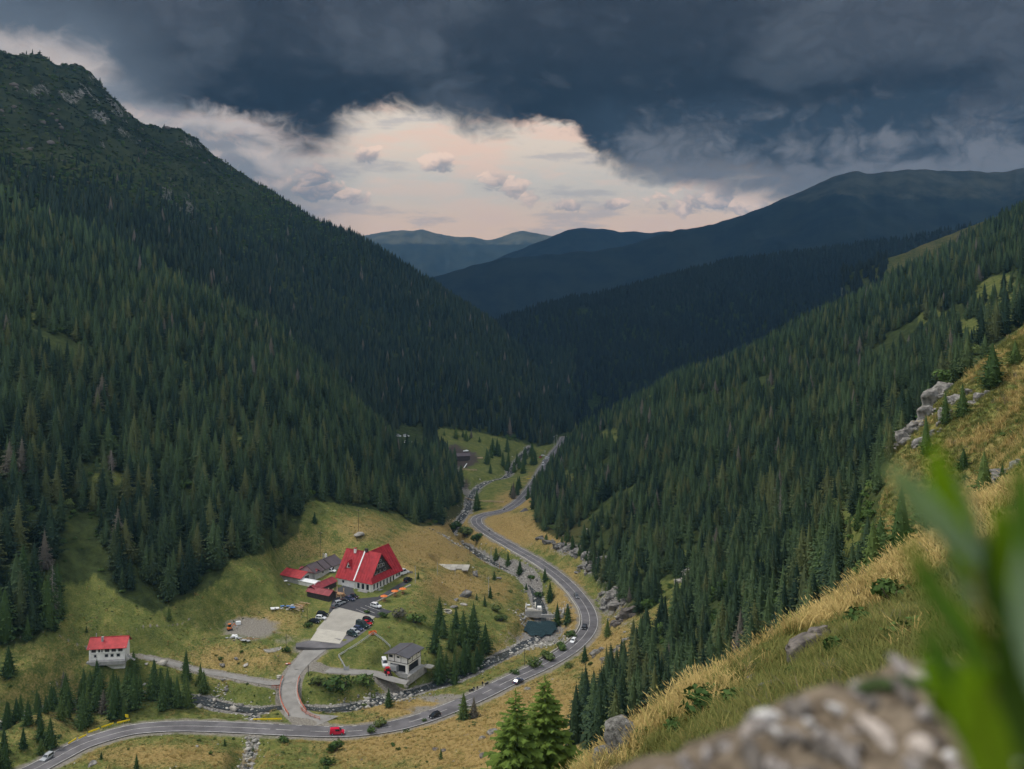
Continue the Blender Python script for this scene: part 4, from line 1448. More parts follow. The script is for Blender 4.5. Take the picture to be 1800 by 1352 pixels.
rl = rest[WP[rest, 4] > 0]; rx_ = rest[WP[rest, 4] == 0]
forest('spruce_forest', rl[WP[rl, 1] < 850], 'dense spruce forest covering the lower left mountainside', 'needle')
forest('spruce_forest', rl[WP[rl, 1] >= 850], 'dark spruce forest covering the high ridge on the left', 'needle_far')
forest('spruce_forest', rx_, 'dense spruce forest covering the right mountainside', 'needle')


def far_wood():
    """Forest on the second spur: too far off to tell single trees apart."""
    r = R(5)
    x, y = jitter_grid(-300, 1300, 1250, 2750, 9.0, r)
    u = 900 + FPX * x / y
    k = (u > 780) & (u < 1900)
    x, y = x[k], y[k]
    z = ground(x, y)
    zr = z - CAMZ
    v = 480 + FPX * (CAMZ - z) / y
    h = r.uniform(12, 21, len(x))
    k = visible(x, y, z, h, 5) & (zr < 120) & ((y > 1900) | (900 + FPX * x / y > 1010)) & (r.rand(len(x)) < 0.97 - 0.8 * smooth(10, 110, zr))
    k &= ~((np.hypot(900 + FPX * x / y - 1042, v - 716) < 10) | (np.hypot(900 + FPX * x / y - 1025, v - 548) < 9))
    k &= ~((y > 1380) & (y < 1650) & (900 + FPX * x / y > 1560))
    x, y, z, h = x[k], y[k], z[k], h[k]
    n = len(x)
    print('far wood', n)
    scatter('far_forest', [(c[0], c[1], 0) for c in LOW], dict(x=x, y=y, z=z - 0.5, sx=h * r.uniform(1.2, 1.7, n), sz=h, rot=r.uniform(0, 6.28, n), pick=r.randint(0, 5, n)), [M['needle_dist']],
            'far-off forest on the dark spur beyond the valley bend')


far_wood()
print('woods done', round(time.time() - T0, 1))

# ------------------------------------------------------------------ buildings
M['roof_red'] = mat('red_sheet_roof', (0.32, 0.024, 0.030), 0.6, 0.24, 0.5, spec=0.2, detail=8)
M['roof_red_dull'] = mat('dull_red_sheet_roof', (0.23, 0.045, 0.053), 0.6, 0.24, 0.6, spec=0.2, detail=8)
M['roof_red_bright'] = mat('bright_red_sheet_roof', (0.38, 0.045, 0.048), 0.6, 0.24, 0.6, spec=0.2, detail=8)
M['roof_brown'] = mat('brown_roof', (0.095, 0.075, 0.080), 0.6, 0.14, 0.4)
M['roof_grey'] = mat('grey_roof', (0.085, 0.083, 0.092), 0.6, 0.12, 0.5)
M['roof_hut'] = mat('weathered_shingle', (0.10, 0.095, 0.095), 0.9, 0.3, 1.5)
M['white'] = mat('white_render', (0.80, 0.78, 0.74), 0.85, 0.10, 0.6)
M['white_metal'] = mat('white_sheet', (0.75, 0.76, 0.76), 0.5, 0.08, 0.5)
M['grey_wall'] = mat('grey_render', (0.42, 0.41, 0.40), 0.85, 0.15, 0.8)
M['dark'] = mat('shade_and_dark_parts', (0.020, 0.021, 0.024), 0.7, 0.2, 1.0)  # black for shade inside hollows, and for dark machine parts
M['glass'] = mat('dark_glass', (0.018, 0.024, 0.030), 0.08, 0.2, 1.0, spec=0.6)
M['timber'] = mat('timber', (0.34, 0.20, 0.10), 0.8, 0.3, 2.0)
M['timber_pale'] = mat('pale_timber', (0.46, 0.34, 0.22), 0.8, 0.3, 2.0)
M['timber_dark'] = mat('dark_timber', (0.05, 0.042, 0.038), 0.8, 0.3, 2.0)
M['steel'] = mat('galvanised_steel', (0.42, 0.43, 0.44), 0.5, 0.15, 2.0, metal=0.3)
M['rail_red'] = mat('red_rail', (0.42, 0.13, 0.08), 0.7, 0.25, 2.0)
M['yellow'] = mat('yellow_plastic', (0.78, 0.58, 0.02), 0.5, 0.12, 2.0)
M['orange'] = mat('orange_paint', (0.62, 0.17, 0.04), 0.55, 0.2, 1.5)
M['blue'] = mat('blue_sheet', (0.09, 0.20, 0.42), 0.6, 0.2, 1.5)
M['tyre'] = mat('tyre', (0.018, 0.018, 0.018), 0.85, 0.2, 3.0)
M['rim'] = mat('wheel_rim', (0.38, 0.38, 0.39), 0.35, 0.1, 3.0, metal=0.6)
M['lamp'] = mat('lamp_glass', (0.80, 0.82, 0.82), 0.15, 0.05, 3.0, spec=0.6)
M['tail'] = mat('tail_lamp', (0.42, 0.02, 0.02), 0.25, 0.05, 3.0)
M['black_cloth'] = mat('black_cloth', (0.018, 0.018, 0.020), 0.9, 0.3, 6.0)
M['skin'] = mat('skin', (0.48, 0.30, 0.22), 0.6, 0.1, 5.0)


def px(u, v, **kw):
    return on_ground(u, v, **kw)


YAW = math.radians(-29)


def loc2w(o, yaw, x, y):
    return (o[0] + x * math.cos(yaw) - y * math.sin(yaw), o[1] + x * math.sin(yaw) + y * math.cos(yaw))


def window(parent, c, w, h, n, frame='white', pane='glass', depth=0.10, split=1):
    """Window on a wall: frame proud of the wall, panes inside it. c: centre, n: outward direction in plan."""
    nx, ny = n
    tx, ty = -ny, nx
    rz = math.atan2(ty, tx)
    fr = MB(); t = 0.12
    for dx, dz, sw, sh in ((-w / 2 + t / 2, 0, t, h), (w / 2 - t / 2, 0, t, h), (0, h / 2 - t / 2, w - 2 * t, t), (0, -h / 2 + t / 2, w - 2 * t, t)):
        fr.box((c[0] + tx * dx + nx * depth / 2, c[1] + ty * dx + ny * depth / 2, c[2] + dz), (sw, depth, sh), rz)
    wd = fr.build('window', M[frame], parent)
    for k in range(split):
        pw_ = (w - 2 * t) / split
        dx = -w / 2 + t + pw_ * (k + 0.5)
        MB().box((c[0] + tx * dx + nx * 0.03, c[1] + ty * dx + ny * 0.03, c[2]), (pw_ - 0.04, 0.05, h - 2 * t - 0.01), rz).build('pane', M[pane], wd)
    return wd


def chalet():
    C = WD(653, 1040, 133.7)
    o = loc2w(C, YAW, -18, 0)
    z = yard_z(C[1]) + 0.05
    t = thing('chalet', 'large white chalet with steep bright red roof and big dark triangular gable window', 'chalet', (o[0], o[1], z), YAW)
    w = MB()
    w.prism([(0, 0), (18, 0), (18, 21), (4, 21), (4, 14), (0, 14)], -1.5, 3.75)
    w.build('wall', M['white'], t)
    MB().slab([(0.1, 0.3, 3.76), (0.1, 13.7, 3.76), (0.1, 7, 13.0)], 0.3).add([], []).build('gable_wall', M['white'], t)
    g = MB(); g.add([(4.3, 20.9, 3.76), (17.7, 20.9, 3.76), (11, 20.9, 13.0), (4.3, 20.6, 3.76), (17.7, 20.6, 3.76), (11, 20.6, 13.0)], [(0, 1, 2), (5, 4, 3), (0, 3, 4, 1), (1, 4, 5, 2), (2, 5, 3, 0)])
    g.build('gable_wall', M['white'], t)
    e, r = 3.45, 14.1
    k = (r - e) / 7.8
    roofs = [[(-0.9, -0.8, e), (18.8, -0.8, e), (11, 7, r), (-0.9, 7, r)], [(18.8, -0.8, e), (18.8, 21.8, e), (11, 21.8, r), (11, 7, r)],
             [(-0.9, 7, r), (11, 7, r), (3.2, 14.8, e), (-0.9, 14.8, e)], [(11, 7, r), (11, 21.8, r), (3.2, 21.8, e), (3.2, 14.8, e)]]
    for q in roofs:
        rf = MB().slab(q, 0.22).build('roof', M['roof_red'], t)
        # standing seams of the sheet metal
        a, b, c, d = (Vector(p) for p in q)
        nrm = (b - a).cross(d - a).normalized()
        if nrm.z < 0:
            nrm = -nrm
        sm = MB()
        n = 14 if q is not roofs[2] else 5
        for i in range(1, n):
            f = i / n
            p0 = a.lerp(b, f)
            # run up the slope until the ridge or the hip
            up = Vector((0, 7.8, r - e)) if q is roofs[0] else Vector((-7.8, 0, r - e)) if q is roofs[1] else Vector((0, -7.8, r - e)) if q is roofs[2] else Vector((7.8, 0, r - e))
            if q is roofs[0]:
                lim = 1.0 if p0.x <= 11 else (18.8 - p0.x) / 7.8
            elif q is roofs[1]:
                lim = 1.0 if p0.y >= 7 else (p0.y + 0.8) / 7.8
            else:
                continue
            if lim > 0.1:
                sm.bar(p0 + nrm * 0.05, p0 + up * (lim - 0.02) + nrm * 0.05, 0.13, 0.12)
        if sm.v:
            sm.build('seam', M['roof_red'], rf)
    rg = MB(); rg.bar((-0.9, 7, r + 0.06), (11, 7, r + 0.06), 0.35, 0.12); rg.bar((11, 7, r + 0.06), (11, 21.8, r + 0.06), 0.35, 0.12)
    rg.build('ridge_cap', M['roof_red'], t)
    # white flue running down the front roof plane
    MB().bar((9.3, -0.8, e + 0.28), (9.3, 7.0, r + 0.28), 0.55, 0.25).build('flashing', M['white_metal'], t)
    ch = MB().box((9.9, 7.2, r + 0.5), (1.2, 1.0, 1.6)).build('chimney', M['timber_dark'], t)
    ch2 = MB().box((4.6, 6.2, r - 0.1), (0.9, 0.9, 2.0)).build('chimney', M['white'], t)
    MB().box((4.6, 6.2, r + 1.0), (1.1, 1.1, 0.18)).build('cap', M['roof_red'], ch2)
    # small triangular dormer on the front plane
    cx, y0 = 4.2, 2.2
    zb = e + (y0 + 0.8) * k - 0.1
    ap = zb + 3.1
    yb = (ap - e) / k - 0.8
    dm = MB()
    dm.add([(cx - 1.35, y0, zb), (cx + 1.35, y0, zb), (cx, y0, ap), (cx, yb, ap)], [(0, 1, 2), (1, 3, 2), (2, 3, 0)])
    dd = dm.build('dormer', M['white'], t)
    rr2 = MB()
    rr2.slab([(cx - 1.7, y0 - 0.5, zb - 0.3), (cx, y0 - 0.5, ap + 0.3), (cx, yb, ap + 0.3), (cx - 1.7, y0 + 0.4, zb - 0.1)], 0.15)
    rr2.slab([(cx + 1.7, y0 - 0.5, zb - 0.3), (cx + 1.7, y0 + 0.4, zb - 0.1), (cx, yb, ap + 0.3), (cx, y0 - 0.5, ap + 0.3)], 0.15)
    rr2.build('dormer_roof', M['roof_red'], dd)
    MB().box((cx + 0.1, y0 - 0.04, zb + 0.85), (0.8, 0.10, 1.0)).build('pane', M['glass'], dd)
    # big dark gable on the right-hand plane
    fx = 17.1
    ya, ybb, ym = 1.2, 15.0, 7.4
    zb = e + (18.8 - fx) * k + 0.05
    ap = zb + 8.3
    xb = 18.8 - (ap - e) / k
    face = MB()
    face.add([(fx, ya, zb), (fx, ybb, zb), (fx, ym, ap), (fx - 0.3, ya, zb), (fx - 0.3, ybb, zb), (fx - 0.3, ym, ap)], [(0, 1, 2), (5, 4, 3), (0, 3, 4, 1), (1, 4, 5, 2), (2, 5, 3, 0)])
    gf = face.build('gable_front', M['timber_dark'], t)
    wins = []
    for (yy, zz, ww, hh) in [(4.0, 1.0, 1.5, 1.5), (6.2, 1.0, 1.6, 1.5), (8.4, 1.0, 1.6, 1.5), (10.6, 1.0, 1.5, 1.3), (5.9, 3.3, 1.4, 1.5), (7.8, 3.3, 1.5, 1.6), (9.5, 3.2, 1.2, 1.3), (7.4, 5.4, 1.1, 1.0)]:
        window(t, (fx + 0.01, yy, zb + zz), ww, hh, (1, 0), 'grey_wall', 'glass', 0.09)
    bal = MB()
    bal.bar((fx + 0.55, 3.0, zb + 2.25), (fx + 0.55, 11.6, zb + 2.25), 0.12, 0.12); bal.box((fx + 0.3, 7.5, zb + 1.95), (0.6, 8.2, 0.12))
    bal.build('balcony', M['timber_dark'], t)
    dr = MB()
    dr.slab([(fx + 0.7, ya - 0.5, zb - 0.35), (fx + 0.7, ym, ap + 0.3), (xb, ym, ap + 0.3), (fx - 0.4, ya - 0.4, zb + 0.25)], 0.2)
    dr.build('gable_roof', M['roof_red'], t)
    dr = MB()
    dr.slab([(fx + 0.7, ym, ap + 0.3), (fx + 0.7, ybb + 0.5, zb - 0.35), (fx - 0.4, ybb + 0.4, zb + 0.25), (xb, ym, ap + 0.3)], 0.2)
    dr.build('gable_roof', M['roof_red'], t)
    # ground floor openings
    window(t, (3.0, -0.01, 2.2), 1.2, 1.1, (0, -1), 'grey_wall')
    for x in (11.2, 13.6, 16.0):
        window(t, (x, -0.01, 1.75), 1.6, 2.5, (0, -1), 'white')
    for i in range(7):
        window(t, (18.01, 1.6 + i * 2.3, 1.75), 1.35, 2.5, (1, 0), 'white')
    for x in (9.3, 12.4, 14.8, 17.6):
        MB().box((x, -0.35, 1.8), (0.35, 0.35, 3.6)).build('column', M['white'], t)
    for i in range(7):
        MB().box((18.4, 0.4 + i * 2.3, 1.75), (0.3, 0.3, 3.5)).build('column', M['white'], t)
    for i in range(2):
        window(t, (18.01, 18.0 + i * 1.7, 2.3), 1.2, 1.3, (1, 0), 'grey_wall')
    MB().box((19.4, 12, 0.05), (1.6, 18, 0.25)).build('terrace', M['concrete_grey'], t)
    st = MB()
    for i in range(4):
        st.box((14.5, -0.9 - i * 0.3, 0.55 - i * 0.15), (5, 0.3, 0.15))
    st.build('step', M['concrete_grey'], t)
    return t


chalet()


def gable_house(name, label, cat, c, yaw, L, Wd, hw, hr, wallm, roofm, over=0.5, group=None, base=3.0, windows=(), z=None, asym=0.0, doors=()):
    """Plain building, ridge along local x. c: centre of footprint in plan."""
    zz = z
    if z is None:
        cs = [loc2w(c, yaw, sx * L / 2, sy * Wd / 2) for sx in (-1, 1) for sy in (-1, 1)] + [c]
        zz = float(np.max(ground(np.array([q[0] for q in cs]), np.array([q[1] for q in cs])))) - 0.15
    t = thing(name, label, cat, (c[0], c[1], zz), yaw, group)
    w = MB()
    a, b = L / 2, Wd / 2
    m_ = asym * b
    w.add([(-a, -b, -base), (a, -b, -base), (a, b, -base), (-a, b, -base), (-a, -b, hw), (a, -b, hw), (a, b, hw), (-a, b, hw), (-a, m_, hw + hr), (a, m_, hw + hr)],
          [(0, 1, 5, 4), (2, 3, 7, 6), (1, 2, 6, 9, 5), (3, 0, 4, 8, 7), (3, 2, 1, 0)])
    w.build('wall', wallm, t)
    k1 = hr / (b + m_); k2 = hr / (b - m_)
    for s, k, yy in ((-1, k1, -b), (1, k2, b)):
        q = [(-a - over, yy + s * over, hw - over * k + 0.06), (a + over, yy + s * over, hw - over * k + 0.06), (a + over, m_, hw + hr + 0.06), (-a - over, m_, hw + hr + 0.06)]
        rf = MB().slab(q, 0.14).build('roof', roofm, t)
    MB().bar((-a - over, m_, hw + hr + 0.1), (a + over, m_, hw + hr + 0.1), 0.3, 0.1).build('ridge_cap', roofm, t)
    for (side, pos, zc, ww, hh) in windows:
        if side == 'f':
            window(t, (pos, -b - 0.01, zc), ww, hh, (0, -1), 'grey_wall')
        elif side == 'r':
            window(t, (a + 0.01, pos, zc), ww, hh, (1, 0), 'grey_wall')
    for (side, pos, zc, ww, hh) in doors:
        p = (pos, -b - 0.03, zc) if side == 'f' else (a + 0.03, pos, zc)
        MB().box(p, (ww, 0.08, hh) if side == 'f' else (0.08, ww, hh)).build('door', M['timber_dark'], t)
    return t


def at(u, v, drop):
    return WD(u, v, drop)[:2]


b1 = gable_house('lodge', 'long brown-roofed outbuilding behind the chalet', 'outbuilding', at(564, 1003, 132.5), YAW + math.radians(90), 18, 9, 2.6, 2.6, M['grey_wall'], M['roof_brown'], 0.6, windows=[('f', -4, 1.5, 1.2, 1.0), ('f', 3, 1.5, 1.2, 1.0)])
for x in (-3.0, 1.5):
    MB().bar((x, -5.05, 2.42), (x, -0.3, 5.2), 0.5, 0.3).build('roof_step', M['timber_dark'], b1)
MB().cyl((3.0, 1.2, 4), (3.0, 1.2, 7.2), 0.16).build('stove_pipe', M['steel'], b1)
MB().box((7, 3, 4.9), (0.8, 0.8, 1.6)).build('chimney', M['white'], b1)
gable_house('shed', 'bright red-roofed shed left of the white-roofed hut', 'shed', at(522, 1019, 133.2), YAW, 11, 8, 2.5, 1.6, M['grey_wall'], M['roof_red_bright'], 0.6, doors=[('r', 0, 1.2, 2.6, 2.4)])
gable_house('shed', 'narrow red-roofed shed joined between red shed and brown outbuilding', 'shed', at(544, 1012, 132.9), YAW, 9, 3.4, 2.6, 1.0, M['grey_wall'], M['roof_red_dull'], 0.4)
gable_house('site_hut', 'low hut with white sheet roof among the red sheds', 'hut', at(544, 1030, 133.8), YAW, 9, 3.6, 2.0, 0.5, M['white'], M['white_metal'], 0.3)
l1 = gable_house('shelter', 'red-roofed open shelter running back beside the chalet', 'shelter', at(566, 1040, 134.3), YAW + math.radians(90), 13, 4.6, 2.4, 1.3, M['timber_dark'], M['roof_red_dull'], 0.5)
l2 = gable_house('shelter', 'red-roofed open shelter closing the front of the timber yard', 'shelter', at(565, 1051, 134.5), YAW, 11.5, 4.4, 2.4, 1.3, M['timber_dark'], M['roof_red_dull'], 0.5)
MB().box((-4.5, 0.8, 3.9), (0.6, 0.6, 1.0)).build('chimney', M['white'], l2)

# stacked timber and posts in the yard between the shelters
ty = thing('timber_stack', 'stack of pale timber and posts beside the chalet entrance', 'timber', (*at(593, 1049, 134.5), yard_z(400)), YAW)
for i, (x, y, h) in enumerate([(-3, -2, 3.6), (-1.4, 1.5, 3.4), (2.2, 1.4, 3.4), (-2.6, 0.4, 2.6), (0.8, -1.6, 2.8), (2.8, -1.2, 2.2)]):
    MB().cyl((x, y, 0), (x, y, h), 0.28, 0.22, 8).build('post', M['timber_pale'], ty)
for i in range(9):
    MB().bar((-2.6 + 0.25 * i, -1.2 + 0.12 * i, 0.35 + 0.28 * (i % 3)), (1.9 + 0.2 * i, -0.9 + 0.25 * i, 0.35 + 0.28 * (i % 3)), 0.34, 0.26).build('log', M['timber' if i % 3 else 'timber_pale'], ty)
MB().box((0.6, 0.2, 1.3), (4.4, 2.6, 0.16)).build('deck_board', M['timber'], ty)

# small house on the left with red roof
hp = WD(193, 1154, 130.5)
hs = gable_house('mountain_house', 'small two-storey house with red roof standing alone on the meadow', 'house', hp[:2], math.radians(8), 11.4, 6.6, 4.5, 2.2, M['white'], M['roof_red_bright'], 0.7, z=hp[2], windows=[('f', -3.8, 1.6, 0.9, 1.0), ('f', -0.2, 1.6, 1.2, 1.1), ('f', 1.6, 1.6, 1.1, 1.1), ('f', 3.6, 1.6, 1.2, 1.1)])
MB().box((-5.55, -3.42, 1.9), (0.4, 0.3, 5.0)).build('column', M['white'], hs)
MB().box((5.55, -3.42, 1.9), (0.4, 0.3, 5.0)).build('column', M['white'], hs)
MB().box((0, -3.42, 2.6), (10.6, 0.22, 0.3)).build('string_course', M['white'], hs)
MB().box((-2.0, -3.42, 3.6), (0.3, 0.22, 1.6)).build('column', M['white'], hs)
for i in range(5):
    MB().box((-4.3 + i * 2.15, -3.36, 3.5), (1.4, 0.1, 1.3)).build('shutter', M['timber_dark'], hs)
MB().box((0, -4.2, -0.4), (12.4, 1.6, 1.2)).build('terrace', M['concrete_grey'], hs)
ch = MB().box((-2.0, -1.2, 6.4), (0.7, 0.7, 1.7)).build('chimney', M['steel'], hs)
MB().cyl((-4.4, 0.2, 6.2), (-4.4, 0.2, 8.0), 0.14).build('stove_pipe', M['steel'], hs)
st = MB()
for i in range(6):
    st.box((6.5 + i * 0.45, -3.0, 1.2 - i * 0.3), (0.45, 1.2, 0.3))
st.build('step', M['concrete_grey'], hs)


def garage():
    c = WD(706, 1181, 143.0)
    t = thing('garage', 'black and white two-storey garage with flat grey roof above the stream', 'garage', (c[0] + 0.5, c[1] + 4.0, c[2]), math.radians(-26))
    # open ground floor: corner piers, solid dark block set back for the shade of the bays
    MB().box((0, 0.4, 1.6), (7.2, 7.8, 3.4)).build('bay', M['dark'], t)
    for x, y in ((-3.7, -3.9), (3.7, -3.9), (3.7, 4.1), (-3.7, 4.1)):
        MB().box((x, y, 1.6), (0.9, 0.9, 3.6)).build('pier', M['white'], t)
    MB().box((0, -3.98, 3.0), (6.5, 0.5, 0.7)).build('lintel', M['white'], t)
    MB().box((3.78, 0.1, 3.0), (0.5, 7.1, 0.7)).build('lintel', M['white'], t)
    up = MB().box((0, 0.1, 4.7), (8.4, 8.9, 2.7)).build('wall', M['white'], t)
    for x in (-4.2, -1.4, 1.4, 4.15):
        MB().box((x, -4.38, 4.7), (0.16, 0.10, 2.66)).build('timber', M['timber_dark'], up)
    for y in (-4.2, -1.2, 1.8, 4.5):
        MB().box((4.23, y, 4.7), (0.10, 0.16, 2.66)).build('timber', M['timber_dark'], up)
    MB().box((0, -4.38, 3.42), (8.4, 0.10, 0.16)).build('timber', M['timber_dark'], up)
    MB().box((4.23, 0.1, 3.42), (0.10, 8.8, 0.16)).build('timber', M['timber_dark'], up)
    for (p, n, w, h) in [((-2.9, -4.36, 5.2), (0, -1), 1.5, 0.9), ((0.2, -4.36, 5.3), (0, -1), 1.1, 0.6), ((4.21, -3.2, 5.2), (1, 0), 1.3, 0.8), ((4.21, 3.2, 5.3), (1, 0), 1.2, 0.8)]:
        window(up, p, w, h, n, 'timber_dark') if False else window(t, p, w, h, n, 'timber_dark')
    for s in (-1, 1):
        q = [(0, -5.6, 6.95), (0, 5.6, 6.95), (s * 5.2, 5.6, 6.05), (s * 5.2, -5.6, 6.05)]
        MB().slab(q, 0.22).build('roof', M['roof_grey'], t)
    MB().bar((0, -5.6, 6.98), (0, 5.6, 6.98), 0.3, 0.08).build('ridge_cap', M['roof_brown'], t)
    MB().box((0.6, 0.0, -0.75), (9.8, 10.0, 1.6)).build('base_slab', M['concrete_grey'], t)
    rw = thing('retaining_wall', 'low concrete retaining wall in front of the garage', 'wall', (c[0] + 0.5, c[1] + 4.0, c[2]), math.radians(-26))
    MB().box((5.8, -0.8, -1.3), (0.45, 13, 3.0)).build('wall_panel', M['concrete_grey'], rw)
    MB().box((7.4, 5.2, -0.3), (3.0, 2.6, 0.4)).build('wall_cap', M['concrete_pale'], rw)
    return t, c


gt, gc = garage()


def hut():
    p = WD(923, 911, 155.0)
    t = thing('wooden_hut', 'small grey wooden hut with hipped shingle roof beside the road bend', 'hut', (p[0], p[1] + 1, p[2]), math.radians(25))
    MB().box((0, 0, 0.8), (6.4, 5.2, 2.4)).build('wall', M['timber_dark'], t)
    V = [(-4.2, -3.5, 1.9), (4.2, -3.5, 1.9), (4.2, 3.5, 1.9), (-4.2, 3.5, 1.9), (-0.6, 0, 6.2), (0.9, 0, 6.2)]
    for f in ((0, 1, 5, 4), (1, 2, 5), (2, 3, 4, 5), (3, 0, 4)):
        MB().slab([V[i] for i in f], 0.12).build('roof', M['roof_hut'], t)
    MB().box((-1.2, -2.62, 0.9), (1.0, 0.08, 1.9)).build('door', M['timber'], t)


hut()


# ------------------------------------------------------------------ bridge, weir, culvert, walls
def bridge():
    i0 = near_i(ACCF, 516, 1246); i1 = near_i(ACCF, 507, 1208)
    seg = ACCF[i0 - 3:i1 + 4]
    t = thing('bridge', 'short concrete bridge with red railings carrying the gravel access road', 'bridge', tuple(seg[len(seg) // 2]))
    ox, oy, oz = seg[len(seg) // 2]
    sg = seg - np.array([ox, oy, oz])
    v0, f0 = strip(sg, -3.0, 3.0, -0.02)
    v1, f1 = strip(sg, -3.0, 3.0, -0.8)
    n = len(sg)
    V = np.concatenate([v0, v1]); F = [tuple(f) for f in f0] + [tuple(2 * n + k for k in f[::-1]) for f in f1]
    F += [(i, i + 1, 2 * n + i + 1, 2 * n + i) for i in range(n - 1)] + [(n + i + 1, n + i, 3 * n + i, 3 * n + i + 1) for i in range(n - 1)] + [(0, 2 * n, 3 * n, n), (n - 1, 2 * n - 1, 4 * n - 1, 3 * n - 1)]
    obj('deck', mesh('deck', V, F, [M['concrete_grey']]), t)
    for s in (-2.9, 2.9):
        a, _ = strip(sg, s, s, 0.0)
        a = a[:n]
        for h in (0.55, 1.0):
            rb = MB()
            for i in range(n - 1):
                rb.bar(a[i] + np.array([0, 0, h]), a[i + 1] + np.array([0, 0, h]), 0.14, 0.14)
            rb.build('rail', M['rail_red'], t)
        for i in range(0, n, 2):
            MB().box((a[i][0], a[i][1], a[i][2] + 0.5), (0.18, 0.18, 1.1)).build('post', M['rail_red'], t)
        MB().add(*_kerb(a)).build('kerb', M['concrete_grey'], t)
    for k in (1, n - 2):
        d = sg[min(k + 1, n - 1)] - sg[k - 1]
        MB().box((sg[k][0], sg[k][1], -2.2), (8.0, 1.0, 3.0), math.atan2(d[1], d[0]) + math.pi / 2).build('abutment', M['concrete_grey'], t)


def _kerb(a):
    mb = MB()
    for i in range(len(a) - 1):
        mb.bar(a[i] + np.array([0, 0, 0.06]), a[i + 1] + np.array([0, 0, 0.06]), 0.4, 0.22)
    return mb.v, mb.f


bridge()


def rail_line(name, label, cat, pts, h, mrail, mpost, step=2.0, rails=(1.0,), w=0.12):
    P = spline(np.array(pts), step)
    t = thing(name, label, cat, tuple(P[0]))
    Q = P - P[0]
    for r in rails:
        mb = MB()
        for i in range(len(Q) - 1):
            mb.bar(Q[i] + np.array([0, 0, h * r]), Q[i + 1] + np.array([0, 0, h * r]), w, w)
        mb.build('rail', mrail, t)
    for q in Q:
        MB().box((q[0], q[1], q[2] + h / 2 - 0.1), (w * 0.9, w * 0.9, h + 0.2)).build('post', mpost, t)
    return t


# red railing that follows the access road towards the main road, and the short one beside the track
rail_line('railing', 'red railing along the stream edge between the bridge and the main road', 'railing', [px(521, 1240), px(531, 1251), px(545, 1260), px(562, 1266)], 1.0, M['rail_red'], M['rail_red'], rails=(0.5, 1.0))
rail_line('railing', 'short red railing where the dirt track meets the bridge', 'railing', [px(478, 1210), px(494, 1212)], 1.0, M['rail_red'], M['rail_red'], rails=(0.5, 1.0))
fz = [px(632, 1167), px(595, 1157), px(626, 1138), px(656, 1117), px(686, 1140)]
rail_line('fence', 'pale tubular fence crossing the green bank below the car park', 'fence', [px(607, 1177), px(595, 1156)], 1.1, M['steel'], M['steel'], 3.0, (0.55, 1.0), 0.14)
rail_line('fence', 'long pale tubular fence climbing the green bank to the orange skip', 'fence', [px(595, 1156), px(626, 1137), px(656, 1116)], 1.1, M['steel'], M['steel'], 3.5, (0.55, 1.0), 0.14)
rail_line('fence', 'pale tubular fence running down from the orange skip to the garage', 'fence', [px(656, 1116), px(672, 1127), px(686, 1140)], 1.1, M['steel'], M['steel'], 3.5, (0.55, 1.0), 0.14)
gp = thing('gate', 'small steel gate at the lower end of the tubular fence', 'gate', px(609, 1179))
for x in (-0.9, 0.9):
    MB().box((x, 0, 0.9), (0.16, 0.16, 2.0)).build('post', M['steel'], gp)
MB().box((0, 0, 0.8), (1.6, 0.06, 1.3)).build('gate_leaf', M['steel'], gp)

# kerb wall on the uphill edge of the yard
kp = [px(652, 1064), px(676, 1052), px(700, 1040), px(722, 1029)]
kw = thing('kerb_wall', 'low pale kerb wall along the lower edge of the chalet yard', 'wall', kp[0])
for i in range(3):
    a = np.array(kp[i]) - np.array(kp[0]); b = np.array(kp[i + 1]) - np.array(kp[0])
    MB().bar(a + [0, 0, 0.15], b + [0, 0, 0.15], 0.35, 0.6).build('wall_panel', M['concrete_pale'], kw)


def weir():
    p = WD(938, 1083, 153.0)
    z = PW_Z
    t = thing('intake_weir', 'small concrete intake block and weir sill at the head of the pool', 'weir', (p[0], p[1], z), math.radians(-3))
    MB().box((0, 1.5, 0.6), (7.6, 4.6, 2.6)).build('intake_block', M['concrete_grey'], t)
    MB().box((-3.6, 4.6, 1.6), (0.5, 6.5, 2.4)).build('side_wall', M['concrete_pale'], t)
    MB().box((0.3, -0.5, 2.1), (7.0, 0.5, 0.6)).build('parapet', M['concrete_pale'], t)
    MB().box((0.6, 5.2, 1.8), (0.5, 6.0, 2.6)).build('side_wall', M['concrete_pale'], t)
    cb = MB().box((2.5, 1.4, 2.6), (1.8, 2.4, 1.6)).build('control_cabinet', M['white'], t)
    MB().box((2.5, 0.16, 2.6), (0.7, 0.08, 0.8)).build('hatch', M['grey_wall'], cb)
    MB().box((-1.6, 2.4, 2.0), (2.6, 2.2, 0.3)).build('platform', M['concrete_pale'], t)
    MB().box((-2.6, 6.6, 2.2), (1.6, 1.2, 0.5)).build('lid', M['white_metal'], t)
    MB().box((8.4, -1.2, 0.15), (10.0, 0.8, 1.3)).build('sill', M['concrete_grey'], t)
    MB().box((13.2, 1.6, 1.0), (0.5, 6.4, 2.0)).build('side_wall', M['concrete_grey'], t)


weir()


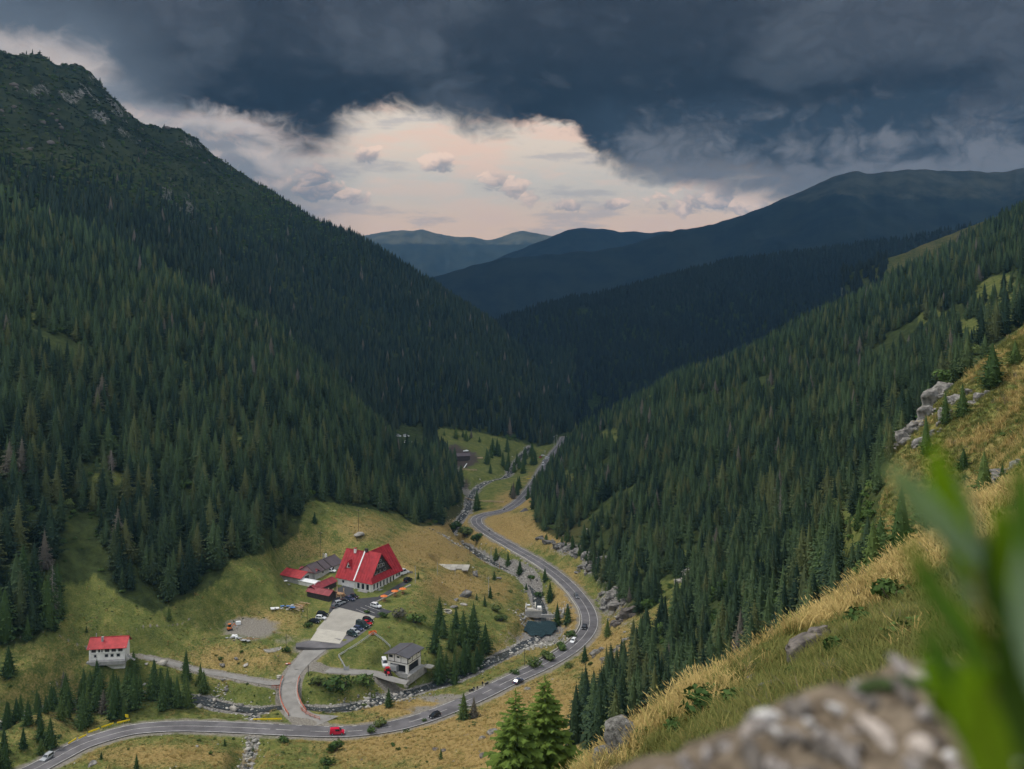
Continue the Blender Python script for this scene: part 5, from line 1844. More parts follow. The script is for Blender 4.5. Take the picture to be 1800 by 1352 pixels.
def culvert():
    p = WD(446, 1301, 142.3)
    t = thing('culvert', 'concrete culvert mouth under the main road', 'culvert', (p[0], p[1], p[2] - 2.0), math.radians(0))
    MB().box((0, 1.6, 1.0), (4.2, 2.6, 1.9)).build('shade_block', M['dark'], t)  # solid dark block in place of the shade inside the culvert
    MB().box((-2.35, 1.2, 1.0), (0.5, 3.2, 2.2)).build('side_wall', M['concrete_grey'], t)
    MB().box((2.35, 1.2, 1.0), (0.5, 3.2, 2.2)).build('side_wall', M['concrete_grey'], t)
    MB().box((0, 1.2, 2.15), (5.2, 3.2, 0.35)).build('lintel', M['concrete_grey'], t)
    MB().bar((2.5, -0.3, 1.7), (4.0, -2.4, 0.3), 0.4, 1.2).build('wing_wall', M['concrete_pale'], t)
    MB().bar((2.6, 0.2, 1.9), (5.4, 0.8, 2.1), 0.4, 0.8).build('wing_wall', M['concrete_pale'], t)


culvert()

# concrete pad with broken corner, round stone ring, round gravel disc
pp = WD(797, 1000, 147.5)
cp = thing('concrete_pad', 'weathered rectangular concrete pad on the golden meadow', 'concrete pad', (pp[0], pp[1] + 1, pp[2] + 0.3), math.radians(-4))
for i in range(5):
    for j in range(2):
        if (i, j) in ((3, 0),):
            continue
        MB().box((-6.2 + i * 3.1, -2.3 + j * 4.6, 0.05), (3.02, 4.5, 0.5)).build('slab', M['concrete_pale' if (i + j) % 2 else 'concrete'], cp)
MB().box((3.1, -1.2, 0.05), (3.02, 2.2, 0.48)).build('slab', M['concrete'], cp)
MB().box((-8.0, -0.5, 0.0), (0.5, 9.0, 0.9)).build('edge_wall', M['concrete_grey'], cp)


def ring(name, label, cat, u, v, r0, r1, h, m, inner):
    p = px(u, v)
    t = thing(name, label, cat, p)
    n = 20
    V = []; F = []
    for rr, zz in ((r1, -0.5), (r1, h), (r0, h), (r0, -0.2)):
        for i in range(n):
            a = 6.2832 * i / n
            V.append((math.cos(a) * rr, math.sin(a) * rr, zz))
    for k in range(3):
        for i in range(n):
            F.append((k * n + i, k * n + (i + 1) % n, (k + 1) * n + (i + 1) % n, (k + 1) * n + i))
    obj('ring_wall', mesh('ring_wall', V, F, [m]), t)
    MB().cyl((0, 0, -0.5), (0, 0, h * 0.5), r0 + 0.02, n=n).build('filling', inner, t)
    return t


ring('stone_ring', 'round pale stone ring in the green bank above the spruces', 'stone ring', 786, 1076, 1.5, 2.0, 0.7, M['concrete_pale'], M['dark'])
ring('gravel_disc', 'flat round gravel disc with pale rim below the gravel pad', 'gravel disc', 479, 1140, 3.0, 3.2, 0.06, M['concrete_pale'], M['gravel'])


# ------------------------------------------------------------------ vehicles
CAR_CACHE = {}


def car_meshes(kind, col):
    key = (kind, col)
    if key in CAR_CACHE:
        return CAR_CACHE[key]
    L, Wd, H = {'hatch': (4.1, 1.76, 1.50), 'sedan': (4.6, 1.80, 1.46), 'suv': (4.6, 1.86, 1.72), 'van': (4.5, 1.84, 1.86), 'pickup': (5.1, 1.88, 1.80), 'bus': (5.6, 2.0, 2.4)}[kind]
    pm = M.get('paint_' + col)
    if pm is None:
        c = {'black': (0.014, 0.015, 0.018), 'white': (0.72, 0.73, 0.74), 'silver': (0.38, 0.40, 0.42), 'red': (0.42, 0.018, 0.025), 'blue': (0.05, 0.065, 0.12), 'green': (0.03, 0.05, 0.05), 'grey': (0.12, 0.125, 0.135), 'van_red': (0.55, 0.012, 0.045)}[col]
        pm = M['paint_' + col] = mat('car_paint_' + col, c, 0.25, 0.05, 1.0, spec=0.5)
    a = L / 2
    belt = 0.56 * H if kind not in ('van', 'bus') else 0.60 * H
    # side outline of the lower body, then the cabin
    body = [(-a, 0.32), (-a * 0.98, belt * 0.96), (-a * 0.55, belt), (a * 0.42, belt), (a * 0.90, belt * 0.82), (a, belt * 0.60), (a * 0.99, 0.26), (a * 0.7, 0.20), (-a * 0.7, 0.20)]
    if kind == 'sedan':
        cab = [(-a * 0.78, belt), (-a * 0.45, H), (a * 0.08, H), (a * 0.46, belt)]
    elif kind in ('van', 'bus'):
        cab = [(-a * 0.98, belt), (-a * 0.95, H), (a * 0.22, H), (a * 0.58, belt)]
    elif kind == 'pickup':
        cab = [(-a * 0.22, belt), (-a * 0.16, H), (a * 0.22, H), (a * 0.48, belt)]
    else:
        cab = [(-a * 0.97, belt), (-a * 0.80, H * 0.98), (-a * 0.1, H), (a * 0.14, H * 0.98), (a * 0.50, belt)]

    def loft(out, w0, w1):
        """Outline in x-z swept across the width; upper points pulled in."""
        zmin = min(z for _, z in out); zmax = max(z for _, z in out)
        V = []
        for s in (-1, 1):
            for x, z in out:
                f = (z - zmin) / (zmax - zmin)
                V.append((x, s * (w0 + (w1 - w0) * f) / 2, z))
        n = len(out)
        return V, [tuple(range(n))[::-1], tuple(range(n, 2 * n))] + [(i, (i + 1) % n, n + (i + 1) % n, n + i) for i in range(n)]
    mb = MB(); mb.add(*loft(body, Wd * 0.94, Wd))
    mc = MB(); mc.add(*loft(cab, Wd * 0.96, Wd * 0.76))
    parts = [('body', bevelled('body', mb, pm, 0.07)), ('cabin', bevelled('cabin', mc, pm, 0.04))]
    # glass: inset copies of the cabin sides, set just proud of it
    zs = belt + 0.07; zt = H - 0.12

    def xs(z):
        f = (z - belt) / (H - belt)
        xr = cab[0][0] + (cab[1][0] - cab[0][0]) * f
        xf = cab[-1][0] + (cab[-2][0] - cab[-1][0]) * f
        return xr, xf

    def wy(z):
        f = (z - belt) / (H - belt)
        return (Wd * 0.96 + (Wd * 0.76 - Wd * 0.96) * f) / 2
    gl = MB()
    r0, f0 = xs(zs); r1, f1 = xs(zt)
    start = 0.3 if kind in ('van',) else -9
    for s in (-1, 1):
        for k0, k1 in ((0.06, 0.48), (0.52, 0.94)):
            if kind == 'van' and col == 'van_red' and k0 < 0.5:
                continue
            P = [(r0 + (f0 - r0) * k0, s * (wy(zs) + 0.012), zs), (r0 + (f0 - r0) * k1, s * (wy(zs) + 0.012), zs), (r1 + (f1 - r1) * k1, s * (wy(zt) + 0.012), zt), (r1 + (f1 - r1) * k0, s * (wy(zt) + 0.012), zt)]
            gl.add(P, [(0, 1, 2, 3) if s < 0 else (3, 2, 1, 0)])
    for e, q0, q1 in ((0.015, f0, f1), (-0.015, r0, r1)):
        P = [(q0 + e, -wy(zs) * 0.86, zs), (q0 + e, wy(zs) * 0.86, zs), (q1 + e, wy(zt) * 0.84, zt), (q1 + e, -wy(zt) * 0.84, zt)]
        if kind == 'van' and col == 'van_red' and e < 0:
            continue
        gl.add(P, [(0, 1, 2, 3) if e > 0 else (3, 2, 1, 0)])
    parts.append(('window', mesh('window', gl.v, gl.f, [M['glass']])))
    wh = MB(); wh.cyl((0, -0.11, 0), (0, 0.11, 0), 0.33, n=14)
    rm = MB(); rm.cyl((0, -0.125, 0), (0, 0.125, 0), 0.19, n=10)
    wm, rmm = mesh('wheel', wh.v, wh.f, [M['tyre']]), mesh('rim', rm.v, rm.f, [M['rim']])
    hl = MB().box((0, 0, 0), (0.10, 0.36, 0.16)); hm = mesh('headlight', hl.v, hl.f, [M['lamp']])
    tm = mesh('tail_light', hl.v, hl.f, [M['tail']])
    CAR_CACHE[key] = (parts, wm, rmm, hm, tm, L, Wd, belt)
    return CAR_CACHE[key]


def bevelled(name, mb, m, off):
    import bmesh
    me = mesh(name, mb.v, mb.f, [m])
    bm = bmesh.new(); bm.from_mesh(me)
    bmesh.ops.bevel(bm, geom=list(bm.edges), offset=off, segments=2, affect='EDGES', clamp_overlap=True)
    bm.to_mesh(me); bm.free()
    return me


def car(u, v, heading, kind, col, label, group=None, loc=None, name='car', cat='car', lift=0.0):
    parts, wm, rmm, hm, tm, L, Wd, belt = car_meshes(kind, col)
    p = px(u, v) if loc is None else loc
    t = thing(name, label, cat, (p[0], p[1], p[2] + lift), math.radians(heading), group)
    for n, me in parts:
        obj(n, me, t)
    for x in (-L * 0.31, L * 0.32):
        for s in (-1, 1):
            w = obj('wheel', wm, t, (x, s * (Wd / 2 - 0.11), 0.33))
            obj('rim', rmm, w)
    for s in (-1, 1):
        obj('headlight', hm, t, (L / 2 - 0.03, s * Wd * 0.36, belt * 0.66))
        obj('tail_light', tm, t, (-L / 2 + 0.03, s * Wd * 0.36, belt * 0.72))
    return t


def road_loc(u, v, off):
    i = near_i(ROADF, u, v)
    d = ROADF[min(i + 1, len(ROADF) - 1)] - ROADF[i - 1]
    d = d / np.linalg.norm(d[:2])
    p = ROADF[i] + np.array([d[1], -d[0], 0]) * off
    return (p[0], p[1], p[2] + 0.02), math.degrees(math.atan2(d[1], d[0]))


def road_car(u, v, off, kind, col, label, rev, **kw):
    p, h = road_loc(u, v, off)
    return car(u, v, h + (180 if rev else 0), kind, col, label, None, loc=p, **kw)


road_car(591, 1287, 1.6, 'van', 'van_red', 'bright red panel van driving past the bridge junction', False, name='panel_van', cat='van')
road_car(95, 1335, -1.6, 'hatch', 'silver', 'silver car on the road at the bottom left corner', True)
road_car(764, 1262, 1.7, 'hatch', 'black', 'black car on the road just before the two young spruces', True)
road_car(1016, 1131, -1.7, 'hatch', 'white', 'white car coming round the bend below the pool', True)
road_car(1030, 1104, -1.6, 'pickup', 'black', 'black pickup truck rounding the bend behind the white car', True, name='pickup_truck', cat='truck')
road_car(1010, 1055, -1.2, 'suv', 'grey', 'dark grey car farthest up the bend beside the stream', True)
road_car(897, 1197, 3.4, 'sedan', 'blue', 'dark blue car half hidden by the golden bank at the roadside', False)


def yard_car(u, v, heading, kind, col, label):
    p = px(u, v)
    car(u, v, heading, kind, col, label, None, loc=(p[0], p[1], max(p[2], yard_z(p[1]) + 0.19)))


H1 = -34
for a_ in [(619, 1118, H1, 'suv', 'green', 'dark green off-roader, lowest of the row on the right of the car park'), (623, 1113, H1, 'hatch', 'silver', 'silver car second lowest in the row right of the car park'),
           (630, 1108, H1, 'hatch', 'blue', 'dark blue car between silver car and black people carrier'), (637, 1103, H1, 'bus', 'green', 'tall dark people carrier in the row right of the car park'),
           (645, 1098, H1, 'sedan', 'red', 'red car in the row right of the car park'), (647, 1093, H1, 'suv', 'black', 'black car beyond the red car, highest of its row'),
           (552, 1095, -14, 'sedan', 'black', 'black car nearest the road left of the car park'), (564, 1089, -14, 'hatch', 'white', 'white car between two black cars left of the car park'),
           (567, 1083, -14, 'suv', 'black', 'black car behind the white car left of the car park'),
           (661, 1068, -30, 'suv', 'white', 'white car parked on the marked asphalt bays'),
           (590, 1068, 62, 'hatch', 'grey', 'grey car lowest in the line beside the open shelter'), (597, 1063, 40, 'suv', 'silver', 'silver car second in the line beside the open shelter'),
           (603, 1060, 40, 'hatch', 'black', 'black car beside the silver one near the timber stack'), (615, 1055, -36, 'sedan', 'blue', 'dark blue car in front of the chalet entrance'), (622, 1051, -36, 'sedan', 'black', 'black car closest to the chalet entrance'),
           (582, 1006, -20, 'suv', 'white', 'white car behind the chalet beside the brown outbuilding'), (717, 1022, 60, 'suv', 'black', 'black car at the far right end of the chalet yard'), (709, 1010, 50, 'bus', 'white', 'white van behind the right end of the chalet')]:
    yard_car(*a_)
car(676, 1170, -75, 'bus', 'white', 'white van parked beside the black and white garage', name='parked_van', cat='van')
for k, (u, v, kd, cl, lab) in enumerate([(955, 802, 'hatch', 'white', 'white car, upper left of those beside the far road'), (962, 806, 'suv', 'white', 'white car closest to the far road edge'), (951, 805, 'hatch', 'red', 'red car among white cars beside the far road'),
                                         (956, 811, 'hatch', 'silver', 'silver car below the white cars beside the far road'), (955, 818, 'bus', 'white', 'white van lowest beside the far road')]):
    p = px(u, v, D0=600, D1=1100)
    car(u, v, 20 + 15 * k, kd, cl, lab, None, loc=(p[0], p[1], p[2] + 0.1))
for k, (u, v, cl, lab) in enumerate([(700, 768, 'white', 'white camper van leftmost in the far clearing'), (714, 768, 'white', 'white camper van at the top right of the far clearing'), (715, 779, 'white', 'small white camper van lower in the far clearing'), (722, 779, 'white', 'white camper van farthest right and low in the far clearing')]):
    p = px(u, v, D0=650, D1=1100)
    car(u, v, 30 * k, 'bus', cl, lab, None, loc=p, name='camper_van', cat='van')


def tractor(u, v, heading):
    p = px(u, v)
    t = thing('tractor', 'red tractor in front of the black and white garage', 'tractor', p, math.radians(heading))
    red = M['paint_red']
    MB().box((0.9, 0, 1.05), (2.0, 0.85, 0.75), top=0.92).build('bonnet', red, t, bevel=0.06)
    cab = MB().box((-0.75, 0, 1.75), (1.35, 1.45, 1.3), top=0.9).build('cab', M['glass'], t, bevel=0.05)
    MB().box((-0.75, 0, 2.47), (1.6, 1.6, 0.16)).build('roof', red, cab, bevel=0.04)
    MB().box((-0.75, 0, 0.95), (1.5, 1.3, 0.5)).build('chassis', M['dark'], t)
    for s in (-1, 1):
        for x, r, w in ((-0.85, 0.78, 0.46), (1.35, 0.5, 0.32)):
            wh = MB().cyl((x, s * 0.95 - w / 2, r), (x, s * 0.95 + w / 2, r), r, n=16).build('wheel', M['tyre'], t)
            MB().cyl((x, s * 0.95 - w / 2 - 0.02, r), (x, s * 0.95 + w / 2 + 0.02, r), r * 0.55, n=12).build('rim', red, wh)
        MB().box((-0.85, s * 0.95, 1.66), (1.2, 0.5, 0.1)).build('mudguard', red, t)
    MB().cyl((1.2, 0.3, 1.4), (1.2, 0.3, 2.3), 0.06).build('exhaust', M['dark'], t)
    MB().box((1.92, 0, 1.0), (0.06, 0.6, 0.5)).build('grille', M['dark'], t)


tractor(682, 1187, -70)
p = px(692, 1181)
bx_ = thing('water_tank', 'grey covered trailer tank standing in the garage bay', 'tank', (p[0] + 0.2, p[1] + 0.6, p[2]), math.radians(-26))
MB().box((0, 0, 1.2), (2.9, 2.0, 1.9), top=0.9).build('tank_body', M['steel'], bx_, bevel=0.12)
MB().box((0, 0, 2.2), (2.7, 1.8, 0.12)).build('cover', M['grey_wall'], bx_)
for x in (-0.9, 0.9):
    MB().cyl((x, -1.05, 0.3), (x, 1.05, 0.3), 0.3, n=12).build('wheel', M['tyre'], bx_)


# ------------------------------------------------------------------ people and motorcycles by the roadside
def person(loc, heading, label, lean=0.0):
    """Standing figure as one skinned body."""
    J = {0: (0, 0, 0.96), 1: (0, 0, 1.18), 2: (0, 0, 1.42), 3: (0.01, 0, 1.52), 4: (0.02, 0, 1.64), 5: (0.02, 0, 1.74), 6: (0, 0.19, 1.42), 7: (0.02, 0.26, 1.14), 8: (0.10, 0.24, 0.90), 9: (0, -0.19, 1.42), 10: (0.02, -0.27, 1.14), 11: (0.12, -0.23, 0.92),
         12: (0, 0.10, 0.90), 13: (0.02, 0.12, 0.50), 14: (-0.02, 0.13, 0.08), 15: (0.14, 0.14, 0.04), 16: (0, -0.10, 0.90), 17: (0.03, -0.13, 0.50), 18: (0.0, -0.15, 0.08), 19: (0.16, -0.16, 0.04)}
    Rr = [0.15, 0.16, 0.17, 0.065, 0.10, 0.085, 0.075, 0.058, 0.04, 0.075, 0.058, 0.04, 0.10, 0.075, 0.05, 0.04, 0.10, 0.075, 0.05, 0.04]
    E = [(0, 1), (1, 2), (2, 3), (3, 4), (4, 5), (2, 6), (6, 7), (7, 8), (2, 9), (9, 10), (10, 11), (0, 12), (12, 13), (13, 14), (14, 15), (0, 16), (16, 17), (17, 18), (18, 19)]
    me = bpy.data.meshes.new('person')
    me.from_pydata([J[i] for i in range(20)], E, [])
    me.materials.append(M['black_cloth'])
    o = obj('person', me, None, loc, math.radians(heading), label, 'person')
    sk = o.modifiers.new('skin', 'SKIN')
    for i, r in enumerate(Rr):
        me.skin_vertices[0].data[i].radius = (r, r)
    me.skin_vertices[0].data[0].use_root = True
    o.modifiers.new('sub', 'SUBSURF').levels = 1
    o.modifiers['sub'].render_levels = 1
    fc = MB().box((0.115, 0, 1.68), (0.03, 0.13, 0.16)).build('face', M['skin'], o, bevel=0.01)
    return o


def motorcycle(loc, heading, label):
    t = thing('motorcycle', label, 'motorcycle', loc, math.radians(heading))
    for x in (-0.7, 0.72):
        w = MB().cyl((x, -0.07, 0.32), (x, 0.07, 0.32), 0.32, n=14).build('wheel', M['tyre'], t)
        MB().cyl((x, -0.08, 0.32), (x, 0.08, 0.32), 0.17, n=10).build('rim', M['rim'], w)
    MB().box((0.05, 0, 0.5), (0.75, 0.34, 0.42)).build('engine', M['dark'], t, bevel=0.05)
    MB().box((0.22, 0, 0.86), (0.62, 0.32, 0.28), top=0.7).build('fuel_tank', M['paint_black'], t, bevel=0.05)
    MB().box((-0.42, 0, 0.84), (0.75, 0.28, 0.14)).build('seat', M['black_cloth'], t, bevel=0.04)
    MB().bar((0.72, 0, 0.35), (0.45, 0, 1.02), 0.1).build('fork', M['steel'], t)
    MB().bar((0.45, -0.38, 1.06), (0.45, 0.38, 1.06), 0.05).build('handlebar', M['dark'], t)
    MB().box((0.6, 0, 0.95), (0.16, 0.22, 0.2)).build('headlight', M['lamp'], t)
    MB().box((-0.85, 0, 0.75), (0.4, 0.55, 0.34)).build('pannier', M['dark'], t, bevel=0.03)


CAR_CACHE and M.setdefault('paint_black', M['dark'])
for (u, v, kind, hd, lab) in [(829, 1216, 'm', 30, 'black motorcycle standing left of the two people on the lay-by'), (833, 1215, 'p', -80, 'person in black standing beside the left motorcycle on the lay-by'),
                              (839, 1214, 'p', -100, 'person in black standing between the two motorcycles on the lay-by'), (848, 1206, 'p', -60, 'lone slim person in black standing further up the lay-by'),
                              (856, 1204, 'm', 60, 'black motorcycle parked at the upper end of the lay-by')]:
    q = px(u, v)
    (person if kind == 'p' else motorcycle)((q[0], q[1], q[2] + 0.02), hd, lab)
q, h = road_loc(857, 933, 1.5)
motorcycle(q, h, 'lone motorcycle riding down the road near the far bend')
q, h = road_loc(889, 897, -1.0)
motorcycle(q, h + 180, 'small dark motorcycle where the road vanishes behind the bank')

# ------------------------------------------------------------------ rocks
ROCKM = {}


def rock_mesh(k, m):
    key = (k, m)
    if key not in ROCKM:
        V, F = boulder(500 + k, 2, 10 + k % 4, 0.6 + 0.08 * (k % 4), 0.05)
        ROCKM[key] = mesh('rock', V, F, [M[m]])
    return ROCKM[key]


RK = R(21)


def rock(loc, s, label, m='rock', k=None, rz=None, squash=(1, 1, 1), tilt=0.0, name='boulder', cat='rock', group=None, parent=None):
    o = obj(name, rock_mesh(int(RK.randint(8)) if k is None else k, m), parent, loc)
    o.rotation_euler = (tilt, RK.uniform(-0.2, 0.2), RK.uniform(0, 6.28) if rz is None else rz)
    o.scale = tuple(s * q for q in squash)
    if parent is None:
        o['label'] = label; o['category'] = cat
        if group:
            o['group'] = group
    return o


def pxs(u, v, wpx, D0=235.0, D1=760.0):
    """Ground point and the size in metres of WPX photograph pixels there."""
    p = px(u, v, D0=D0, D1=D1)
    return p, wpx * p[1] / FPX


for (u, v, w, m, lab) in [(818, 1048, 30, 'rock', 'large grey boulder lying on the golden meadow'), (801, 1056, 14, 'rock', 'small grey boulder left below the large meadow boulder'),
                          (834, 1011, 22, 'rock', 'grey boulder between the concrete pad and the large meadow boulder'), (876, 1018, 16, 'rock', 'flat boulder beside a lone young spruce near the stream'), (797, 1068, 16, 'rock', 'low flat stone at the foot of the boulder field'),
                          (815, 1064, 14, 'rock_pale', 'pale low stone beside the flat stone at the foot of the boulder field'), (377, 1232, 12, 'rock_pale', 'upright pale boulder beside the stream left of the bridge'), (410, 1248, 16, 'rock_pale', 'large pale boulder beside the stream just above the road'),
                          (390, 1170, 14, 'rock', 'grey boulder in the meadow above the dirt track'), (415, 1158, 10, 'rock', 'small boulder beside the meadow boulder above the dirt track'), (433, 1170, 13, 'rock_pale', 'flat pale stone in the meadow above the dirt track'),
                          (490, 1192, 8, 'rock_pale', 'pale stone beside the access road'), (926, 1212, 16, 'rock', 'grey boulder on the golden slope below the dark blue car'), (780, 1320, 16, 'rock_dark', 'dark boulder low on the golden slope'), (765, 1318, 13, 'rock_dark', 'dark boulder left of another on the golden slope'),
                          (850, 1338, 18, 'rock_dark', 'brown boulder beside the big foreground spruce'), (283, 1168, 22, 'rock_pale', 'heap-like pale rock near the small red-roofed house'), (258, 1168, 8, 'rock_pale', 'small pale stone below the small red-roofed house'),
                          (163, 1345, 20, 'rock', 'grey rock at the bottom edge below the road'), (108, 1318, 12, 'rock', 'grey rock on the verge beside the yellow barriers'), (632, 942, 24, 'rock_pale', 'flat pale slab in the meadow behind the chalet'),
                          (847, 1300, 14, 'rock', 'grey outcrop on the golden slope left of the big spruce'), (863, 1290, 26, 'rock', 'rough grey outcrop just left of the foreground spruces')]:
    p, s = pxs(u, v, w)
    rock((p[0], p[1], p[2] + s * 0.08), s * 0.55, lab, m, squash=(1.1, 1, 0.45 if ('flat' in lab or 'low' in lab) else 0.85))


CRAGM = {}


def crag_mesh(k, m):
    if (k, m) not in CRAGM:
        CRAGM[(k, m)] = mesh('rock', *crag(560 + k), [M[m]])
    return CRAGM[(k, m)]


def outcrop(name, label, pts, m, D0, D1, spread=1.0):
    """Crag made of several broken blocks leaning together. pts: (u, v, width px, height factor)."""
    c = px(pts[0][0], pts[0][1], D0=D0, D1=D1)
    t = thing(name, label, 'rock', c)
    for (u, v, w, hf) in pts:
        p = px(u, v, D0=D0, D1=D1)
        s = w * p[1] / FPX * 0.62
        for _ in range(3):
            q = s * RK.uniform(0.25, 0.5)
            dx, dy = RK.uniform(-1.3, 1.3) * s, RK.uniform(-1.0, 0.3) * s
            e = obj('rock', crag_mesh(int(RK.randint(7)), m), t, (p[0] - c[0] + dx, p[1] - c[1] + dy, gz(p[0] + dx, p[1] + dy) - c[2] + q * 0.15))
            e.rotation_euler = (RK.uniform(-0.4, 0.4), RK.uniform(-0.4, 0.4), RK.uniform(0, 6.28))
            e.scale = (q * RK.uniform(1.0, 1.8), q, q * RK.uniform(0.7, 1.2))
        o = obj('rock', crag_mesh(int(RK.randint(7)), m), t, (p[0] - c[0], p[1] - c[1] + s * 0.3, p[2] - c[2] + s * 0.12 * hf))
        o.rotation_euler = (RK.uniform(-0.3, 0.1), RK.uniform(-0.35, 0.05), RK.uniform(-0.6, 0.6))
        o.scale = (s * RK.uniform(1.0, 1.5), s, s * hf * RK.uniform(0.8, 1.1))
    return t


outcrop('rock_outcrop', 'broken grey crag standing on the crest of the right-hand grassy spur', [(1640, 712, 34, 1.6), (1655, 690, 36, 1.3), (1630, 735, 30, 1.4), (1660, 735, 26, 1.2), (1680, 705, 22, 1.0), (1612, 752, 24, 1.1), (1722, 700, 22, 0.9), (1640, 765, 18, 0.9), (1705, 690, 16, 0.8)], 'rock', 130, 215)
outcrop('rock_outcrop', 'lower pale crag at the tip of the right-hand grassy spur', [(1592, 775, 36, 1.1), (1575, 792, 26, 0.9), (1605, 762, 26, 1.0), (1618, 780, 22, 0.8)], 'rock', 130, 215)
outcrop('rock_outcrop', 'grey rock slabs at the right edge of the spur meadow', [(1766, 872, 34, 0.9), (1750, 882, 26, 0.7), (1784, 862, 20, 0.8)], 'rock', 100, 215)
outcrop('rock_outcrop', 'jagged roadside crag above the inside of the bend', [(1045, 985, 24, 1.2), (1030, 980, 18, 1.1), (1055, 1000, 20, 1.2), (1040, 1003, 16, 1.0), (1012, 972, 16, 0.9), (1065, 985, 18, 1.0), (1025, 998, 14, 0.8)], 'rock', 330, 620)
outcrop('rock_outcrop', 'layered roadside rocks below the wood opposite the pool', [(1078, 1050, 26, 1.1), (1065, 1062, 20, 0.9), (1090, 1042, 20, 1.0), (1085, 1068, 20, 0.9), (1060, 1045, 14, 0.8), (1098, 1060, 16, 1.0)], 'rock', 330, 620)
outcrop('rock_outcrop', 'dark leaning rocks beside the young spruce at the bend', [(1105, 1085, 26, 1.2), (1092, 1092, 18, 1.0), (1080, 1098, 14, 0.9), (1118, 1075, 18, 1.1)], 'rock_dark', 300, 620)
outcrop('rock_outcrop', 'low grey ledges along the road foot near the hut', [(985, 962, 20, 0.8), (1002, 966, 16, 0.9), (965, 955, 16, 0.7), (948, 947, 12, 0.7), (1018, 975, 14, 0.8)], 'rock', 330, 640)
outcrop('rock_outcrop', 'pale rock slab among the right-hand spruces', [(1212, 1012, 26, 1.0), (1224, 1006, 18, 0.9)], 'rock_pale', 230, 520)
outcrop('rock_outcrop', 'flat stones on the golden bank below the bend', [(1050, 1150, 20, 0.6), (1085, 1148, 16, 0.6), (1065, 1160, 14, 0.5), (1100, 1128, 16, 0.6)], 'rock', 300, 480)
# rocks of the near slope
for (u, v, w, hf, m, lab) in [(1094, 1326, 46, 1.5, 'rock_near', 'tall grey lichened slab leaning on the near grassy slope'), (1062, 1349, 30, 1.3, 'rock_near', 'smaller grey slab left of the tall lichened slab'), (1412, 1156, 56, 0.7, 'rock_dark', 'dark brown boulder breaking the near grassy crest'),
                              (1442, 1135, 40, 0.9, 'rock_dark', 'dark boulder leaning on the brown one at the near crest'), (1356, 1216, 30, 0.7, 'rock_near', 'grey stone in the near grass below the brown boulders'), (1458, 1180, 34, 0.6, 'rock_near', 'flat grey stone in the near grass right of the brown boulders'),
                              (1330, 1195, 26, 0.5, 'rock_dark', 'low brown stone on the near grassy crest'), (1147, 1287, 16, 0.7, 'rock', 'small pale stone right of the tall lichened slab'), (1380, 1245, 22, 0.5, 'rock', 'half-buried grey stone just above the blurred bank')]:
    p, s = pxs(u, v, w, 14, 70)
    o = obj('boulder', crag_mesh(int(RK.randint(7)), m), None, (p[0], p[1], p[2] + s * 0.30 * hf), None, lab, 'rock')
    o.rotation_euler = (-0.2, RK.uniform(-0.45, -0.25), RK.uniform(-0.5, 0.5)); o.scale = (s * 0.8, s * 0.6, s * 0.85 * hf)

RV8 = [boulder(600 + i, 1, 7, 0.6, 0.10) for i in range(6)]


def river_stones():
    r = R(33)
    out = []
    for L, n, hw in ((RIVER, 5200, 4.6), (BROOK, 500, 2.2)):
        i = r.randint(0, len(L) - 1, n)
        f = r.rand(n)[:, None]
        P = L[i] * (1 - f) + L[i + 1] * f
        T = L[i + 1] - L[i]
        T = T / np.linalg.norm(T[:, :2], axis=1)[:, None]
        off = r.normal(0, hw * 0.55, n)
        x, y = P[:, 0] + T[:, 1] * off, P[:, 1] - T[:, 0] * off
        out.append(np.stack([x, y], -1))
    # gravel banks beside the pool and below the garage
    for (u, v, ru, rv, n) in [(930, 1098, 20, 12, 260), (985, 1078, 22, 10, 260), (945, 1135, 40, 10, 500), (990, 1125, 20, 10, 120), (690, 1228, 50, 9, 500), (390, 1215, 16, 8, 60), (640, 1240, 40, 6, 260), (790, 948, 30, 5, 160)]:
        p = px(u, v)
        k = p[1] / FPX
        out.append(np.stack([p[0] + r.normal(0, 0.5, n) * ru * k, p[1] + r.normal(0, 0.5, n) * rv * k * 2.6], -1))
    Q = np.concatenate(out)
    z = ground(Q[:, 0], Q[:, 1])
    dR, _ = poly_dist(Q[:, 0], Q[:, 1], ROAD)
    dA, _ = poly_dist(Q[:, 0], Q[:, 1], ACCESS)
    inpool = inpoly(900 + FPX * Q[:, 0] / Q[:, 1], 480 + FPX * (CAMZ - z) / Q[:, 1], [(925, 1092), (980, 1092), (980, 1116), (922, 1116)])
    k = (dR > 4.6) & (dA > 4.2) & ~(inpool & (r.rand(len(Q)) < 0.93))
    Q, z = Q[k], z[k]
    n = len(Q)
    s = np.clip(np.exp(r.normal(-1.15, 0.55, n)), 0.1, 1.5)
    scatter('river_stones', [(b[0], b[1], i % 2) for i, b in enumerate(RV8)], dict(x=Q[:, 0], y=Q[:, 1], z=z + s * 0.18, sx=s, sz=s * r.uniform(0.7, 1.1, n), rot=r.uniform(0, 6.28, n), tilt=r.uniform(-0.3, 0.3, n), pick=r.randint(0, 6, n)),
            [M['stone_stream'], M['stone_stream2']], 'pale and grey stones filling the stream bed')


M['stone_stream'] = foliage_mat('stream_stone', (0.12, 0.115, 0.105), (0.36, 0.345, 0.31), None, rnd=1.2, patch=0.2)
M['stone_stream2'] = foliage_mat('stream_stone_pale', (0.20, 0.19, 0.17), (0.50, 0.48, 0.43), None, rnd=1.2, patch=0.2)
river_stones()


